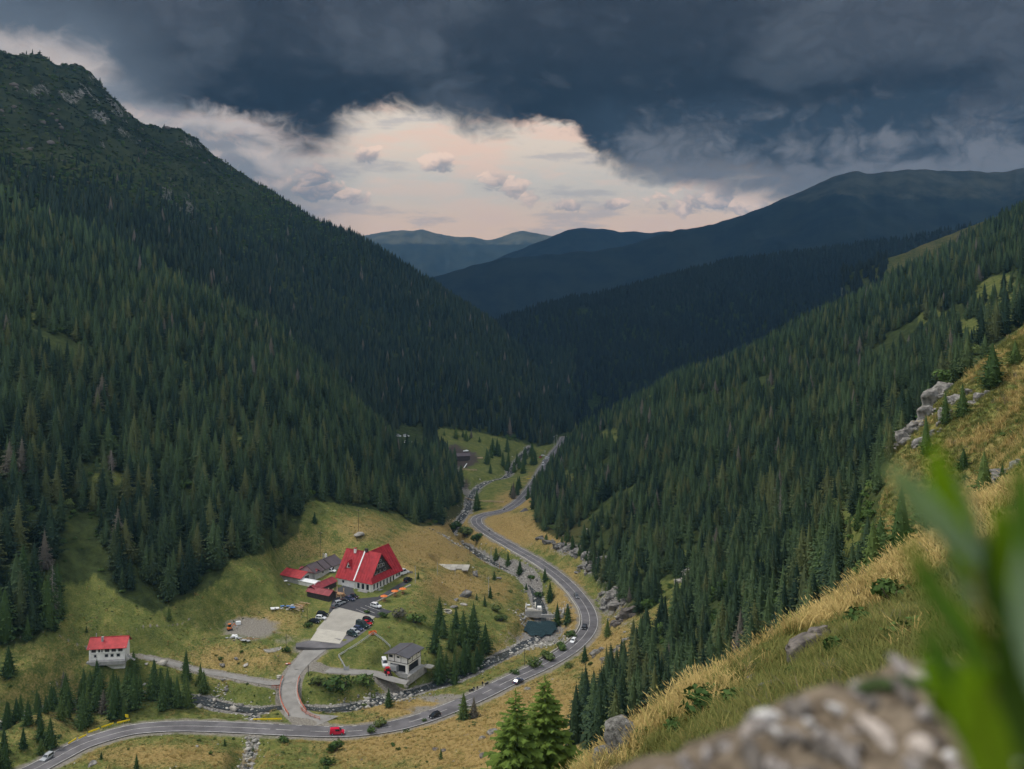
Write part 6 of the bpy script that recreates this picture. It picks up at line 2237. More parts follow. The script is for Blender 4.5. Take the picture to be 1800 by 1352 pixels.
def meadow_stones():
    r = R(34)
    n = 5200
    x = r.uniform(-190, 130, n); y = r.uniform(240, 560, n)
    z = ground(x, y)
    u = 900 + FPX * x / y; v = 480 + FPX * (CAMZ - z) / y
    dens = 0.10 + 0.8 * np.exp(-(((u - 810) / 70) ** 2 + ((v - 1045) / 35) ** 2)) + 0.5 * np.exp(-(((u - 1060) / 50) ** 2 + ((v - 1070) / 70) ** 2)) + 0.25 * np.exp(-(((u - 420) / 90) ** 2 + ((v - 1220) / 25) ** 2)) + 0.2 * np.exp(-(((u - 330) / 140) ** 2 + ((v - 1325) / 25) ** 2))
    dR, _ = poly_dist(x, y, ROAD)
    k = (r.rand(n) < dens) & (dR > 6) & (_edge(x, y, YARD) > 3) & (u < 1140) & ~inpoly(u, v, WOOD_L)
    for (hx, hy, hz, r0, r1) in PADS:
        k &= np.hypot(x - hx, y - hy) > r0
    x, y, z = x[k], y[k], z[k]
    n = len(x)
    s = np.clip(np.exp(r.normal(-1.3, 0.5, n)), 0.1, 1.1)
    scatter('meadow_stones', [(b[0], b[1], i % 2) for i, b in enumerate(RV8)], dict(x=x, y=y, z=z + s * 0.1, sx=s, sz=s * 0.7, rot=r.uniform(0, 6.28, n), pick=r.randint(0, 6, n)), [M['stone_stream'], M['stone_stream2']], 'small stones strewn over the meadows')


meadow_stones()

# ------------------------------------------------------------------ single trees and shrubs
young = [spruce_crown(400 + i, 17, 7, 3, radius=0.24 + 0.02 * i, low=0.02, sag=0.25) for i in range(4)]
young_me = [mesh('crown', c[0], c[1], [M['needle_young']]) for c in young]
bush_me = [mesh('foliage', b[0], b[1], [M['leaf_bush']]) for b in BUSH]
twig = MB()
for a in range(5):
    twig.cyl((0, 0, -0.05), (0.2 * math.cos(a * 1.26), 0.2 * math.sin(a * 1.26), 0.35), 0.02, 0.01, 5)
twig_me = mesh('stem', twig.v, twig.f, [M['bark']])


def one_spruce(u, v, hpx, label, group=None, D0=235.0, D1=760.0, wide=1.0, yng=True, name='spruce_tree'):
    p, h = pxs(u, v, hpx, D0, D1)
    place_tree(name, int(rr_.randint(4)), (p[0], p[1], p[2] - 0.15), h, wide * rr_.uniform(0.9, 1.15), label, group, cm=young_me if yng else None)


def clump(poly, n, hmin, hmax, label, group, seed, D0, D1, mind=2.6):
    """Separate spruces inside a photograph outline, standing at least MIND metres apart."""
    r = R(seed)
    us = [q[0] for q in poly]; vs = [q[1] for q in poly]
    done = []
    # sample the ground in plan and keep what falls inside the outline
    Dn = r.uniform(D0, D1, 9000); uu = r.uniform(min(us), max(us), 9000)
    x = (uu - 900) / FPX * Dn
    z = ground(x, Dn)
    vv = 480 + FPX * (CAMZ - z) / Dn
    ok = np.nonzero(inpoly(uu, vv, poly))[0]
    dR, _ = poly_dist(x[ok], Dn[ok], ROAD)
    for j, i in enumerate(ok):
        if dR[j] < 5.5 or any((x[i] - a) ** 2 + (Dn[i] - b) ** 2 < mind ** 2 for a, b in done):
            continue
        done.append((x[i], Dn[i]))
        place_tree('spruce_tree', int(r.randint(4)), (x[i], Dn[i], z[i] - 0.15), r.uniform(hmin, hmax) * (0.65 if r.rand() < 0.25 else 1), r.uniform(0.9, 1.15), label, group, cm=young_me)
        if len(done) >= n:
            break


clump([(100, 1215), (150, 1185), (215, 1178), (262, 1180), (310, 1195), (345, 1190), (372, 1212), (360, 1236), (320, 1246), (250, 1258), (185, 1276), (130, 1290), (112, 1252)], 50, 7.5, 13, 'young spruce in the dense clump below the small red-roofed house', 'spruces below the small house', 51, 262, 345, 2.9)
clump([(-40, 1292), (0, 1262), (60, 1242), (110, 1232), (125, 1262), (60, 1284), (0, 1302)], 20, 6, 11, 'young spruce at the left edge along the hidden stream', 'spruces along the hidden stream', 55, 262, 330, 2.8)
clump([(0, 1140), (60, 1128), (112, 1090), (100, 1040), (40, 1040), (0, 1060)], 16, 11, 20, 'tall spruce at the lower left corner of the left-hand wood', 'spruces at the foot of the left wood', 56, 300, 350, 4.5)
clump([(-60, 1352), (0, 1330), (40, 1290), (100, 1300), (95, 1322), (60, 1345), (20, 1400)], 9, 6, 12, 'young spruce at the bottom left edge beside the road', 'spruces at the bottom left', 52, 225, 310, 3.0)
clump([(752, 1160), (760, 1118), (792, 1100), (830, 1112), (856, 1128), (852, 1165), (838, 1188), (800, 1204), (768, 1208)], 24, 8.5, 15.5, 'spruce in the dark clump between the garage and the stream', 'spruces right of the garage', 53, 325, 420, 3.2)
clump([(850, 800), (905, 792), (940, 800), (950, 822), (905, 842), (862, 838)], 22, 11, 18, 'dark spruce in the clump between far stream and far road', 'spruces of the far clearing', 57, 760, 980, 4.0)
clump([(768, 770), (800, 776), (842, 782), (850, 770), (800, 758)], 10, 7, 13, 'spruce on the upper edge of the far clearing', 'spruces above the far clearing', 58, 880, 1080, 5.0)
clump([(893, 872), (945, 836), (962, 846), (944, 885), (905, 890)], 14, 9, 15, 'spruce hiding the road beyond the far bend', 'spruces beyond the far bend', 59, 655, 860, 4.0)
clump([(930, 938), (1000, 948), (1040, 985), (1030, 1000), (990, 962), (930, 950)], 15, 4, 7, 'small spruce in the row along the rocks right of the hut', 'small spruces right of the hut', 54, 420, 640, 2.4)
for (u, v, h, lab) in [(683, 1243, 36, 'lone young spruce standing in the stony stream below the garage'), (815, 1266, 54, 'taller of two young spruces on the golden slope by the road'), (833, 1262, 40, 'shorter of two young spruces on the golden slope by the road'),
                       (872, 985, 26, 'young spruce upstream beside the road, first of the row'), (893, 995, 26, 'young spruce upstream beside the road, second of the row'), (914, 1010, 28, 'young spruce beside the road where the stream turns'),
                       (958, 1022, 26, 'young spruce on the road side of the stream above the weir'), (967, 1058, 38, 'slim spruce between the stream and the road above the pool'), (980, 1100, 44, 'dense spruce at the right edge of the pool'), (998, 1098, 40, 'dense spruce between the pool and the bend'),
                       (1068, 1120, 36, 'lone young spruce on the rocks outside the bend'), (1028, 1165, 34, 'young spruce at the roadside below the bend'), (838, 898, 40, 'tall spruce beside the stream behind the far bend'), (553, 920, 22, 'lone small spruce on the meadow edge behind the chalet'),
                       (735, 1018, 16, 'tiny spruce on the meadow right of the chalet yard'), (869, 1020, 18, 'lone small spruce beside a flat boulder on the meadow'), (862, 1052, 24, 'small spruce on the meadow rim above the stream'), (852, 1066, 22, 'small slim spruce left below another on the meadow rim'),
                       (838, 1055, 14, 'tiny spruce right of the large meadow boulder'), (925, 1037, 14, 'tiny spruce on the bank beside the stream'), (240, 1352, 30, 'young spruce at the bottom edge below the road'), (178, 1335, 16, 'little spruce on the grass below the road'),
                       (445, 1322, 12, 'little spruce below the culvert'), (395, 1312, 16, 'little spruce left of the culvert'), (775, 1335, 22, 'small spruce low on the golden slope'), (95, 1108, 34, 'small spruce at the foot of the left wood'), (297, 1090, 26, 'lone small spruce at the edge of the left meadow'),
                       (152, 1112, 14, 'tiny spruce behind the small red-roofed house'), (15, 1190, 60, 'broad young spruce at the left edge of the picture')]:
    one_spruce(u, v, h, lab)
for (u, v, h, lab, wd) in [(1662, 745, 62, 'dark spruce beside the crag on the right-hand spur', 0.9), (1692, 733, 66, 'dark spruce right of the crag on the right-hand spur', 0.9), (1628, 800, 78, 'slim dark spruce below the crag on the right-hand spur', 0.8), (1745, 680, 84, 'large round-topped spruce near the top of the right-hand spur', 1.3),
                           (1785, 640, 46, 'bushy spruce at the right edge on top of the spur', 1.5), (1694, 826, 42, 'small lone spruce in the middle of the spur meadow', 1.3), (1762, 866, 44, 'small spruce above the slabs at the right edge', 1.1), (1548, 1055, 150, 'pale airy spruce in front of the gully wood', 1.15),
                           (1462, 1052, 96, 'dark spruce, right one of the pair below the spur', 0.95), (1440, 1048, 92, 'dark spruce, left one of the pair below the spur', 0.95), (1510, 930, 60, 'spruce at the foot of the spur grass', 1.0), (1620, 1075, 120, 'dark bushy spruce half hidden by the blurred leaves', 1.4), (1730, 1010, 90, 'dark bushy spruce behind the blurred leaves', 1.5)]:
    one_spruce(u, v, h, lab, None, 95, 215, wd)
for (u, v, h, lab, wd) in [(1535, 1045, 112, 'young spruce on the near crest left of the blurred leaves', 1.1), (1585, 1015, 150, 'tall airy spruce on the near crest directly behind the blurred leaves', 1.1), (1640, 985, 120, 'bushy dark spruce on the near crest between the blurred leaves', 1.4), (1505, 1068, 60, 'little spruce on the near crest above the brown boulders', 1.2)]:
    one_spruce(u, v, h, lab, None, 36, 75, wd)


def shrub(u, v, wpx, label, group=None, hf=0.8, D0=235.0, D1=760.0, name='shrub'):
    p, w = pxs(u, v, wpx, D0, D1)
    t = thing(name, label, 'shrub', (p[0], p[1], p[2] - 0.05), rr_.uniform(0, 6.28), group, (w, w, w * hf))
    obj('foliage', bush_me[int(rr_.randint(4))], t)
    obj('stem', twig_me, t)


for (u, v, w, lab) in [(503, 1145, 20, 'round clipped green shrub beside the gravel disc'), (541, 1103, 20, 'dark round shrub at the left edge of the car park'), (640, 1242, 14, 'shrub on the stream bank below the bridge'), (600, 1215, 60, 'large leafy thicket on the bank between lane and stream'), (560, 1205, 40, 'leafy shrub left of the large thicket on the bank'),
                       (645, 1205, 44, 'leafy shrub right of the large thicket on the bank'), (668, 1279, 30, 'low green shrub at the roadside right of the red van'), (650, 1288, 24, 'low green shrub on the verge beside the red van'), (690, 1312, 16, 'green shrub on the golden slope below the road'),
                       (590, 1320, 46, 'leafy shrub below the road under the red van'), (575, 1345, 36, 'leafy shrub at the bottom edge below the junction'), (500, 1305, 30, 'shrub on the bank right of the culvert'), (960, 1160, 40, 'leafy shrub on the verge inside the bend'), (935, 1172, 34, 'leafy shrub lower on the verge inside the bend'),
                       (905, 1185, 22, 'small shrub on the verge above the lay-by'), (985, 1142, 34, 'leafy shrub between gravel bank and road'), (1005, 1120, 26, 'shrub beside the road barrier inside the bend'), (820, 940, 40, 'dark shrub in the row below the golden mound'), (838, 950, 34, 'dark shrub at the right end of the row below the golden mound'),
                       (800, 932, 30, 'dark shrub at the left end of the row below the golden mound'), (1038, 1170, 16, 'small shrub beside the young spruce at the bend'), (1000, 1175, 26, 'low shrubs on the outer road edge'), (935, 1018, 20, 'shrub beside the stream bend upstream of the weir'), (950, 1050, 22, 'shrub on the stony bank above the weir'),
                       (745, 1268, 12, 'small tuft-like shrub beside the black car'), (715, 1288, 16, 'green shrub on the golden slope left of the black car'), (880, 1092, 30, 'leafy shrub on the bank left of the pool'), (870, 1075, 26, 'leafy shrub higher on the bank left of the pool'), (700, 1085, 34, 'shrub on the green bank above the garage'), (730, 1095, 44, 'leafy shrub on the green bank behind the garage'),
                       (675, 1085, 20, 'golden-green shrub right of the car park'), (645, 1078, 14, 'small shrub at the edge of the asphalt bays')]:
    shrub(u, v, w, lab)

for (u, v, w, lab) in [(1238, 1262, 62, 'leafy clump in the near grass right of the tall lichened slab'), (1190, 1290, 44, 'low leafy clump directly right of the tall lichened slab'), (1300, 1240, 50, 'leafy clump in the near grass left of the grey stone'), (1482, 1150, 56, 'leafy clump right of the brown boulders'),
                       (1520, 1105, 60, 'leafy clump high on the near slope'), (1400, 1195, 40, 'small leafy clump just below the brown boulders'), (1570, 1060, 70, 'dark leafy clump near the blurred leaves'), (1260, 1222, 34, 'small leafy clump on the near crest'), (1128, 1305, 36, 'small leafy clump hugging the tall lichened slab'), (1600, 1120, 60, 'broad leafy clump above the blurred bank')]:
    shrub(u, v, w * 1.6, lab, None, 0.8, 13, 75)


def undergrowth():
    """Dwarf shrubs and tall herbs in the meadows, on the banks and in gaps of the woods."""
    r = R(60)
    n = 46000
    y = np.exp(r.uniform(math.log(118), math.log(900), n)); u = r.uniform(-150, 1950, n)
    x = (u - 900) / FPX * y
    z = ground(x, y)
    v = 480 + FPX * (CAMZ - z) / y
    wl, wr_ = inpoly(u, v, WOOD_L), inpoly(u, v, WOOD_R)
    dR, _ = poly_dist(x, y, ROAD); dV, _ = poly_dist(x, y, RIVER); dA, _ = poly_dist(x, y, ACCESS); dT, _ = poly_dist(x, y, TRACK); dL, _ = poly_dist(x, y, LANE)
    dens = np.where(wl | wr_, 0.20, 0.11)
    dens = np.where((y < 235) & (u > 1000), 0.12, dens)
    dens = np.maximum(dens, 0.25 * np.exp(-((dV - 8) / 4) ** 2))
    dens = np.maximum(dens, 0.30 * np.exp(-(((u - 870) / 40) ** 2 + ((v - 1085) / 30) ** 2)))
    dens = np.maximum(dens, 0.30 * np.exp(-(((u - 180) / 260) ** 2 + ((v - 1120) / 80) ** 2)))
    dens = np.maximum(dens, 0.14 * np.exp(-(((u - 560) / 90) ** 2 + ((v - 945) / 40) ** 2)))
    dens = dens * smooth(0.35, 0.6, fbm(x / 14, y / 14, 3, 61)) * 1.6
    k = (r.rand(n) < dens) & (dR > 5.5) & (dV > 3.5) & (dA > 5) & (dT > 3) & (dL > 3) & (_edge(x, y, YARD) > 2) & visible(x, y, z, 1.5, 8)
    for (hx, hy, hz, r0, r1) in PADS:
        k &= np.hypot(x - hx, y - hy) > r0
    x, y, z, inw = x[k], y[k], z[k], (wl | wr_)[k]
    n = len(x)
    print('undergrowth', n)
    m2 = 3200
    y2 = np.exp(r.uniform(math.log(13), math.log(118), m2)); u2 = r.uniform(1000, 1950, m2)
    x2 = (u2 - 900) / FPX * y2
    z2 = ground(x2, y2)
    k2 = visible(x2, y2, z2, 0.8, 5) & (fbm(x2 / 4, y2 / 7, 2, 66) > 0.50)
    s = np.where(inw, r.uniform(1.2, 3.6, n), np.exp(r.normal(-0.25, 0.45, n)))
    x, y, z = np.concatenate([x, x2[k2]]), np.concatenate([y, y2[k2]]), np.concatenate([z, z2[k2]])
    s = np.concatenate([s, r.uniform(0.35, 0.95, int(k2.sum())) * np.clip(y2[k2] / 45, 0.5, 1.6)])
    n = len(x)
    scatter('undergrowth', [(b[0], b[1], 0) for b in BUSH], dict(x=x, y=y, z=z - 0.05, sx=s, sz=s * r.uniform(0.5, 0.95, n), rot=r.uniform(0, 6.28, n), pick=r.randint(0, 4, n)), [M['leaf_bush']], 'low shrubs and tall herbs scattered over banks and slopes')


undergrowth()


def crags():
    """Dwarf pine and blocks on the high left ridge."""
    r = R(64)
    n = 16000
    y = r.uniform(800, 1750, n); u = r.uniform(-140, 420, n)
    x = (u - 900) / FPX * y
    z = ground(x, y); zr = z - CAMZ
    k = (zr > 30) & (r.rand(n) < 0.25 + 0.6 * smooth(0.4, 0.6, fbm(x / 70, y / 70, 3, 9))) & visible(x, y, z, 3, 6)
    x, y, z = x[k], y[k], z[k]
    n = len(x)
    s = r.uniform(3, 8, n)
    scatter('dwarf_pine', [(b[0], b[1], 0) for b in BUSH], dict(x=x, y=y, z=z - 0.3, sx=s, sz=s * r.uniform(0.3, 0.6, n), rot=r.uniform(0, 6.28, n), pick=r.randint(0, 4, n)), [M['dwarf']], 'dark dwarf pine covering the high left ridge')
    n = 420
    y = r.uniform(900, 1720, n); u = r.uniform(-140, 420, n)
    x = (u - 900) / FPX * y
    z = ground(x, y)
    c = fbm(x / 90 + 4, y / 90, 3, 12)
    k = (z - CAMZ > 40) & (c > 0.52)
    x, y, z = x[k], y[k], z[k]; n = len(x)
    s = np.exp(r.normal(1.0, 0.5, n))
    scatter('ridge_rocks', [(b[0], b[1], 0) for b in RV8], dict(x=x, y=y, z=z, sx=s, sz=s * r.uniform(0.7, 1.5, n), rot=r.uniform(0, 6.28, n), pick=r.randint(0, 6, n)), [M['rock_dark']], 'dark crags breaking out of the high left ridge')


M['dwarf'] = foliage_mat('dwarf_pine', (0.014, 0.028, 0.014), (0.040, 0.062, 0.026), (0.06, 0.075, 0.03), rnd=1.0)
crags()


# dead grey spruces in the left wood
def dead_tree(u, v, hpx, label):
    p, h = pxs(u, v, hpx, 285, 800)
    t = thing('dead_tree', label, 'tree', (p[0], p[1], p[2] - 0.2), 0.3 * u)
    MB().cyl((0, 0, 0), (0.1, 0, h), 0.22, 0.03, 7).build('trunk', M['dead'], t)
    r = R(int(u))
    br = MB()
    for i in range(130):
        z = h * (0.12 + 0.85 * (i / 130)); a = r.uniform(0, 6.28); L = h * 0.16 * (1 - z / h) * r.uniform(0.6, 1.2) + 0.2
        e = (math.cos(a) * L, math.sin(a) * L, z - L * 0.35)
        br.cyl((0, 0, z), e, 0.055, 0.015, 3)
        for s in (0.5, 0.75):
            b = a + r.choice((-0.8, 0.8))
            m_ = (e[0] * s, e[1] * s, z + (e[2] - z) * s)
            br.cyl(m_, (m_[0] + math.cos(b) * L * 0.35, m_[1] + math.sin(b) * L * 0.35, m_[2] - 0.25 * L), 0.04, 0.012, 3)
    br.build('branch', M['dead'], t)


dead_tree(92, 1098, 112, 'bare grey dead spruce in front of the left wood')
dead_tree(196, 850, 60, 'grey dead spruce in the middle of the left wood')
dead_tree(1372, 925, 70, 'bare grey dead spruce among the right-hand spruces')


# ------------------------------------------------------------------ the two tall spruces in front
def near_spruce(u, vtop, D, label, seed, radius):
    x = (u - 900) / FPX * D
    z = gz(x, D)
    top = CAMZ - (vtop - 480) / FPX * D
    h = top - z + 0.3
    c = spruce_crown(seed, 46, 11, 9, radius=radius, low=0.05, sag=0.12, core=False, open_top=0.12, side=0.24)
    t = thing('spruce_tree', label, 'tree', (x, D, z - 0.3), 0.7, None, (h, h, h))
    obj('crown', mesh('crown', c[0], c[1], [M['needle_near']]), t)
    tr = trunk(1.0, 0.012, 10)
    obj('trunk', mesh('trunk', tr[0], tr[1], [M['bark']]), t)


near_spruce(958, 1184, 104, 'taller of the two big fresh-green spruces at the bottom centre', 71, 0.31)
near_spruce(906, 1208, 100, 'lower of the two big fresh-green spruces at the bottom centre', 72, 0.30)
print('plants', round(time.time() - T0, 1))


# ------------------------------------------------------------------ grass
def grass():
    r = R(80)
    G = [tuft(700 + i, 22, 0.45, 1.0, 0.026, 0.75, i < 3) for i in range(6)]
    protos = [(g[0], g[1], 0 if i < 3 else 1) for i, g in enumerate(G)]
    X = []
    # near slope: even cover as seen
    n = 60000
    y = np.exp(r.uniform(math.log(7), math.log(125), n)); u = r.uniform(880, 1960, n)
    X.append((u, y, 0.36 + 0 * y, 0))
    n = 26000
    y = r.uniform(112, 232, n); u = r.uniform(1380, 1960, n)
    X.append((u, y, 0.75 + 0 * y, 1))
    n = 60000
    y = r.uniform(225, 600, n); u = r.uniform(-100, 1180, n)
    X.append((u, y, 0.62 + 0 * y, 2))
    U = np.concatenate([a[0] for a in X]); Y = np.concatenate([a[1] for a in X]); S = np.concatenate([a[2] for a in X]); Z_ = np.concatenate([np.full(len(a[0]), a[3]) for a in X])
    x = (U - 900) / FPX * Y
    z = ground(x, Y)
    v = 480 + FPX * (CAMZ - z) / Y
    wood = (inpoly(U, v, WOOD_L) | inpoly(U, v, WOOD_R)) & (Y > 112)
    k = visible(x, Y, z, 0.8, 4) & ~wood & (v < 1420)
    far = Z_ == 2
    d = {}
    for nm, L, m_ in (('r', ROAD, 6), ('a', ACCESS, 5.5), ('t', TRACK, 2.6), ('l', LANE, 2.8), ('v', RIVER, 5.0)):
        dd = np.full(len(x), 99.0)
        dd[far], _ = poly_dist(x[far], Y[far], L)
        k &= dd > m_
    ey = np.full(len(x), 99.0); ey[far] = _edge(x[far], Y[far], YARD)
    k &= ey > 1.5
    for (hx, hy, hz, r0, r1) in PADS:
        k &= np.hypot(x - hx, Y - hy) > r0
    dry = blobs(U, v, DRY) * far + 0.15
    crest = smooth(150, 0, np.abs(v - np.interp(U, [1000, 1130, 1300, 1480, 1700], [1390, 1285, 1185, 1065, 900])))
    dry = np.where(Z_ == 0, 0.40 + 0.10 * crest + (fbm(x / 11 + 3, Y / 16, 2, 83) - 0.5) * 0.9, dry)
    dry = np.where(Z_ == 1, 0.22, dry)
    gr_ = blobs(U, v, GRAVEL) * far
    k &= r.rand(len(x)) > gr_
    k &= ~(far & (r.rand(len(x)) < 0.25))
    dry = dry + (fbm(x / 4, Y / 7, 3, 81) - 0.5) * 1.7
    x, Y, z, S, dry, Z_ = x[k], Y[k], z[k], S[k], dry[k], Z_[k]
    n = len(x)
    print('grass tufts', n)
    gold = r.rand(n) < smooth(0.25, 0.7, dry)
    pick = np.where(gold, r.randint(0, 3, n), 3 + r.randint(0, 3, n))
    sz = S * r.uniform(0.5, 1.25, n) * np.where(gold, 1.1, 0.85) * np.where(Y < 14, 0.6, 1)
    scatter('meadow_grass', protos, dict(x=x, y=Y, z=z - 0.03, sx=sz * r.uniform(0.9, 1.7, n), sz=sz, rot=r.uniform(0, 6.28, n), pick=pick), [M['grass_gold'], M['grass_green']], 'dry and green grass on the slopes and meadows')


grass()
print('grass', round(time.time() - T0, 1))

# ------------------------------------------------------------------ small things about the place
def pole(u, v, hpx, label, m='timber_dark', r0=0.14, arm=False, D0=235.0, D1=760.0, cat='pole', lattice=False):
    p, h = pxs(u, v, hpx, D0, D1)
    t = thing('utility_pole', label, cat, p)
    if lattice:
        for s in (-0.35, 0.35):
            MB().cyl((s, 0, -0.5), (s, 0, h), 0.09, 0.07, 6).build('mast', M[m], t)
        n = max(3, int(h / 1.2))
        for i in range(n):
            MB().bar((-0.35 if i % 2 else 0.35, 0, h * i / n), (0.35 if i % 2 else -0.35, 0, h * (i + 1) / n), 0.07).build('brace', M[m], t)
    else:
        MB().cyl((0, 0, -0.5), (0, 0, h), r0, r0 * 0.7, 8).build('mast', M[m], t)
    if arm:
        MB().bar((-0.9, 0, h * 0.93), (0.9, 0, h * 0.93), 0.12).build('cross_arm', M[m], t)
        for s in (-0.8, 0.8):
            MB().cyl((s, 0, h * 0.93), (s, 0, h * 0.93 + 0.3), 0.06, n=6).build('insulator', M['white_metal'], t)


for (u, v, h, lab, m, arm, lat) in [(563, 980, 46, 'thin dark pole behind the brown outbuilding', 'timber_dark', True, False), (630, 935, 40, 'thin grey pole in the meadow behind the chalet', 'timber_dark', True, False), (826, 975, 14, 'short dark post left of the steel masts', 'timber_dark', False, False),
                                    (852, 985, 18, 'steel lattice mast beside the stream, left of two', 'steel', False, True), (863, 986, 24, 'steel lattice mast beside the stream, right of two', 'steel', False, True), (859, 1048, 34, 'pale steel pole on the meadow rim', 'steel', True, False),
                                    (878, 1000, 12, 'short timber post beside the stream', 'timber', False, False), (730, 1025, 30, 'pale pole at the right end of the chalet yard', 'steel', False, False), (769, 1010, 22, 'thin pole at the left of the boulder field', 'steel', False, False), (800, 1012, 18, 'thin post below the concrete pad', 'steel', False, False),
                                    (503, 1140, 26, 'thin flagpole standing in the round clipped shrub', 'timber_dark', False, False), (540, 1098, 30, 'thin flagpole beside the car park shrub', 'timber_dark', False, False), (818, 1050, 22, 'thin post behind the large meadow boulder', 'timber', False, False),
                                    (542, 1188, 18, 'dark wooden sign board beside the access road', 'timber_dark', False, False), (668, 905, 22, 'pole at the far edge of the meadow', 'timber_dark', True, False), (922, 1170, 30, 'thin dark pole beside the road above the lay-by', 'timber_dark', False, False)]:
    pole(u, v, h, lab, m, 0.10 if 'thin' in lab else 0.14, arm, lattice=lat)
for (u, v, h, lab) in [(974, 786, 20, 'left of two pale poles beside the far road'), (979, 784, 20, 'right of two pale poles beside the far road'), (958, 804, 12, 'short pale pole beside the far parked cars')]:
    pole(u, v, h, lab, 'steel', 0.16, True, 650, 1150)


def barrier(u, v, hd, L, label, m='yellow', D0=235, D1=760, off=None):
    p = px(u, v, D0=D0, D1=D1)
    t = thing('road_barrier', label, 'barrier', p, math.radians(hd))
    MB().box((0, 0, 0.72), (L, 0.16, 0.42)).build('beam', M[m], t)
    MB().box((0, 0.1, 0.72), (L, 0.05, 0.14)).build('rib', M[m], t)
    for k in np.linspace(-L / 2 + 0.3, L / 2 - 0.3, 3):
        MB().box((k, 0.12, 0.3), (0.14, 0.14, 1.0)).build('post', M['steel'], t)


for (u, v, L, lab) in [(127, 1307, 3.2, 'lowest of the yellow barriers on the outer road edge'), (145, 1299, 2.6, 'second lowest yellow barrier on the outer road edge'), (165, 1288, 3.4, 'yellow barrier midway along the outer road edge'), (189, 1279, 3.6, 'yellow barrier second from the yellow sign'), (217, 1272, 3.8, 'yellow barrier right below the yellow sign')]:
    q, h = road_loc(u, v + 5, 0)
    barrier(u, v, h, L, lab)
q, h = road_loc(891, 965, 0)
for (u, v, lab) in [(884, 966, 'yellow barrier at the roadside above the steel masts, upper one'), (894, 971, 'yellow barrier at the roadside above the steel masts, lower one')]:
    barrier(u, v, h, 5.0, lab)
barrier(930, 843, 10, 4.0, 'tiny yellow barrier on the far bank', D0=650, D1=950)
barrier(470, 1268, 2, 9.0, 'yellow edge rail between road and stream beside the bridge')
sg = thing('road_sign', 'small square yellow road sign above the yellow barriers', 'sign', px(223, 1269), math.radians(-20))
MB().cyl((0, 0, -0.3), (0, 0, 1.6), 0.05, n=8).build('post', M['steel'], sg)
MB().box((0, -0.06, 1.9), (1.3, 0.06, 0.95)).build('panel', M['yellow'], sg)

# guard kerb along the outside of the bend
ia, ib = near_i(ROADF, 960, 1166), near_i(ROADF, 858, 936)
kb = ROADF[ia:ib:1]
v_, f_ = strip(kb, -HW - 0.75, -HW - 0.45, 0.28)
gw = MB()
sd, _ = strip(kb, -HW - 0.6, -HW - 0.6, 0.1)
sd = sd[:len(kb)]
o_ = sd[0].copy()
for i in range(len(sd) - 1):
    gw.bar(sd[i] - o_, sd[i + 1] - o_, 0.3, 0.5)
kt = thing('kerb_wall', 'low pale kerb wall on the stream side of the bend', 'wall', tuple(o_))
gw.build('coping', M['concrete_pale'], kt)

# marked parking bays
bp_ = [px(u, v) for u, v in ((636, 1066), (642, 1062), (630, 1070))]
for k in range(4):
    a = WD(626 + k * 8, 1069 - k * 2.6, 134.6); b = WD(650 + k * 9, 1078 - k * 3.0, 134.6)
    q = np.array([[a[0], a[1], yard_z(a[1]) + 0.13], [b[0], b[1], yard_z(b[1]) + 0.13]])
    mb = MB(); mb.bar(q[0], q[1], 0.16, 0.02)
    mb.build('bay_marking', M['paint'], bpy.data.objects['asphalt_yard'])

# piles of building material on the left of the yard
def pile(u, v, label, items, rz=0.0, seed=1):
    p = px(u, v)
    t = thing('material_pile', label, 'material pile', p, rz)
    r = R(seed)
    for (kind, m, n, sp, L) in items:
        for i in range(n):
            x, y = r.normal(0, sp[0]), r.normal(0, sp[1])
            if kind == 'plank':
                a = r.normal(0, 0.22)
                MB().box((x, y, 0.2 + r.rand() * 0.6), (L * r.uniform(0.7, 1.1), 0.28, 0.12), a).build('plank', M[m], t)
            elif kind == 'sheet':
                MB().box((x, y, 0.3 + r.rand() * 0.5), (L * r.uniform(0.6, 1.1), L * 0.6, 0.14), r.uniform(0, 3)).build('sheet', M[m], t)
            elif kind == 'bag':
                MB().box((x, y, 0.45), (L, L * 0.8, 0.9), r.uniform(0, 3), 0.85).build('bag', M[m], t, bevel=0.12)
            else:
                rock((x, y, 0.2), L * r.uniform(0.5, 1.2), None, m, parent=t, name='stone')


pile(500, 1068, 'blue and grey sheets and rubble heaped left of the open shelter', [('sheet', 'blue', 6, (2.2, 1.2), 1.7), ('sheet', 'steel', 6, (2.5, 1.4), 1.5), ('stone', 'rock_pale', 26, (3.0, 1.6), 0.55)], -0.4, 3)
pile(523, 1068, 'long brown planks and boards lying beside the open shelter', [('plank', 'timber_pale', 10, (1.0, 2.2), 5.0), ('plank', 'timber', 7, (1.2, 2.0), 4.5), ('stone', 'rock_pale', 10, (2.4, 1.8), 0.4)], -0.45, 4)
pile(412, 1122, 'white sacks and slabs at the lower edge of the gravel pad', [('bag', 'white_metal', 5, (2.0, 0.8), 1.1), ('sheet', 'steel', 7, (2.6, 0.9), 1.4), ('stone', 'rock_pale', 8, (2.6, 1.0), 0.5)], 0.0, 5)
pile(434, 1127, 'brown pallets and a grey sheet right of the white sacks', [('plank', 'timber', 8, (1.3, 0.8), 2.2), ('sheet', 'steel', 4, (1.8, 0.8), 1.9)], 0.0, 6)
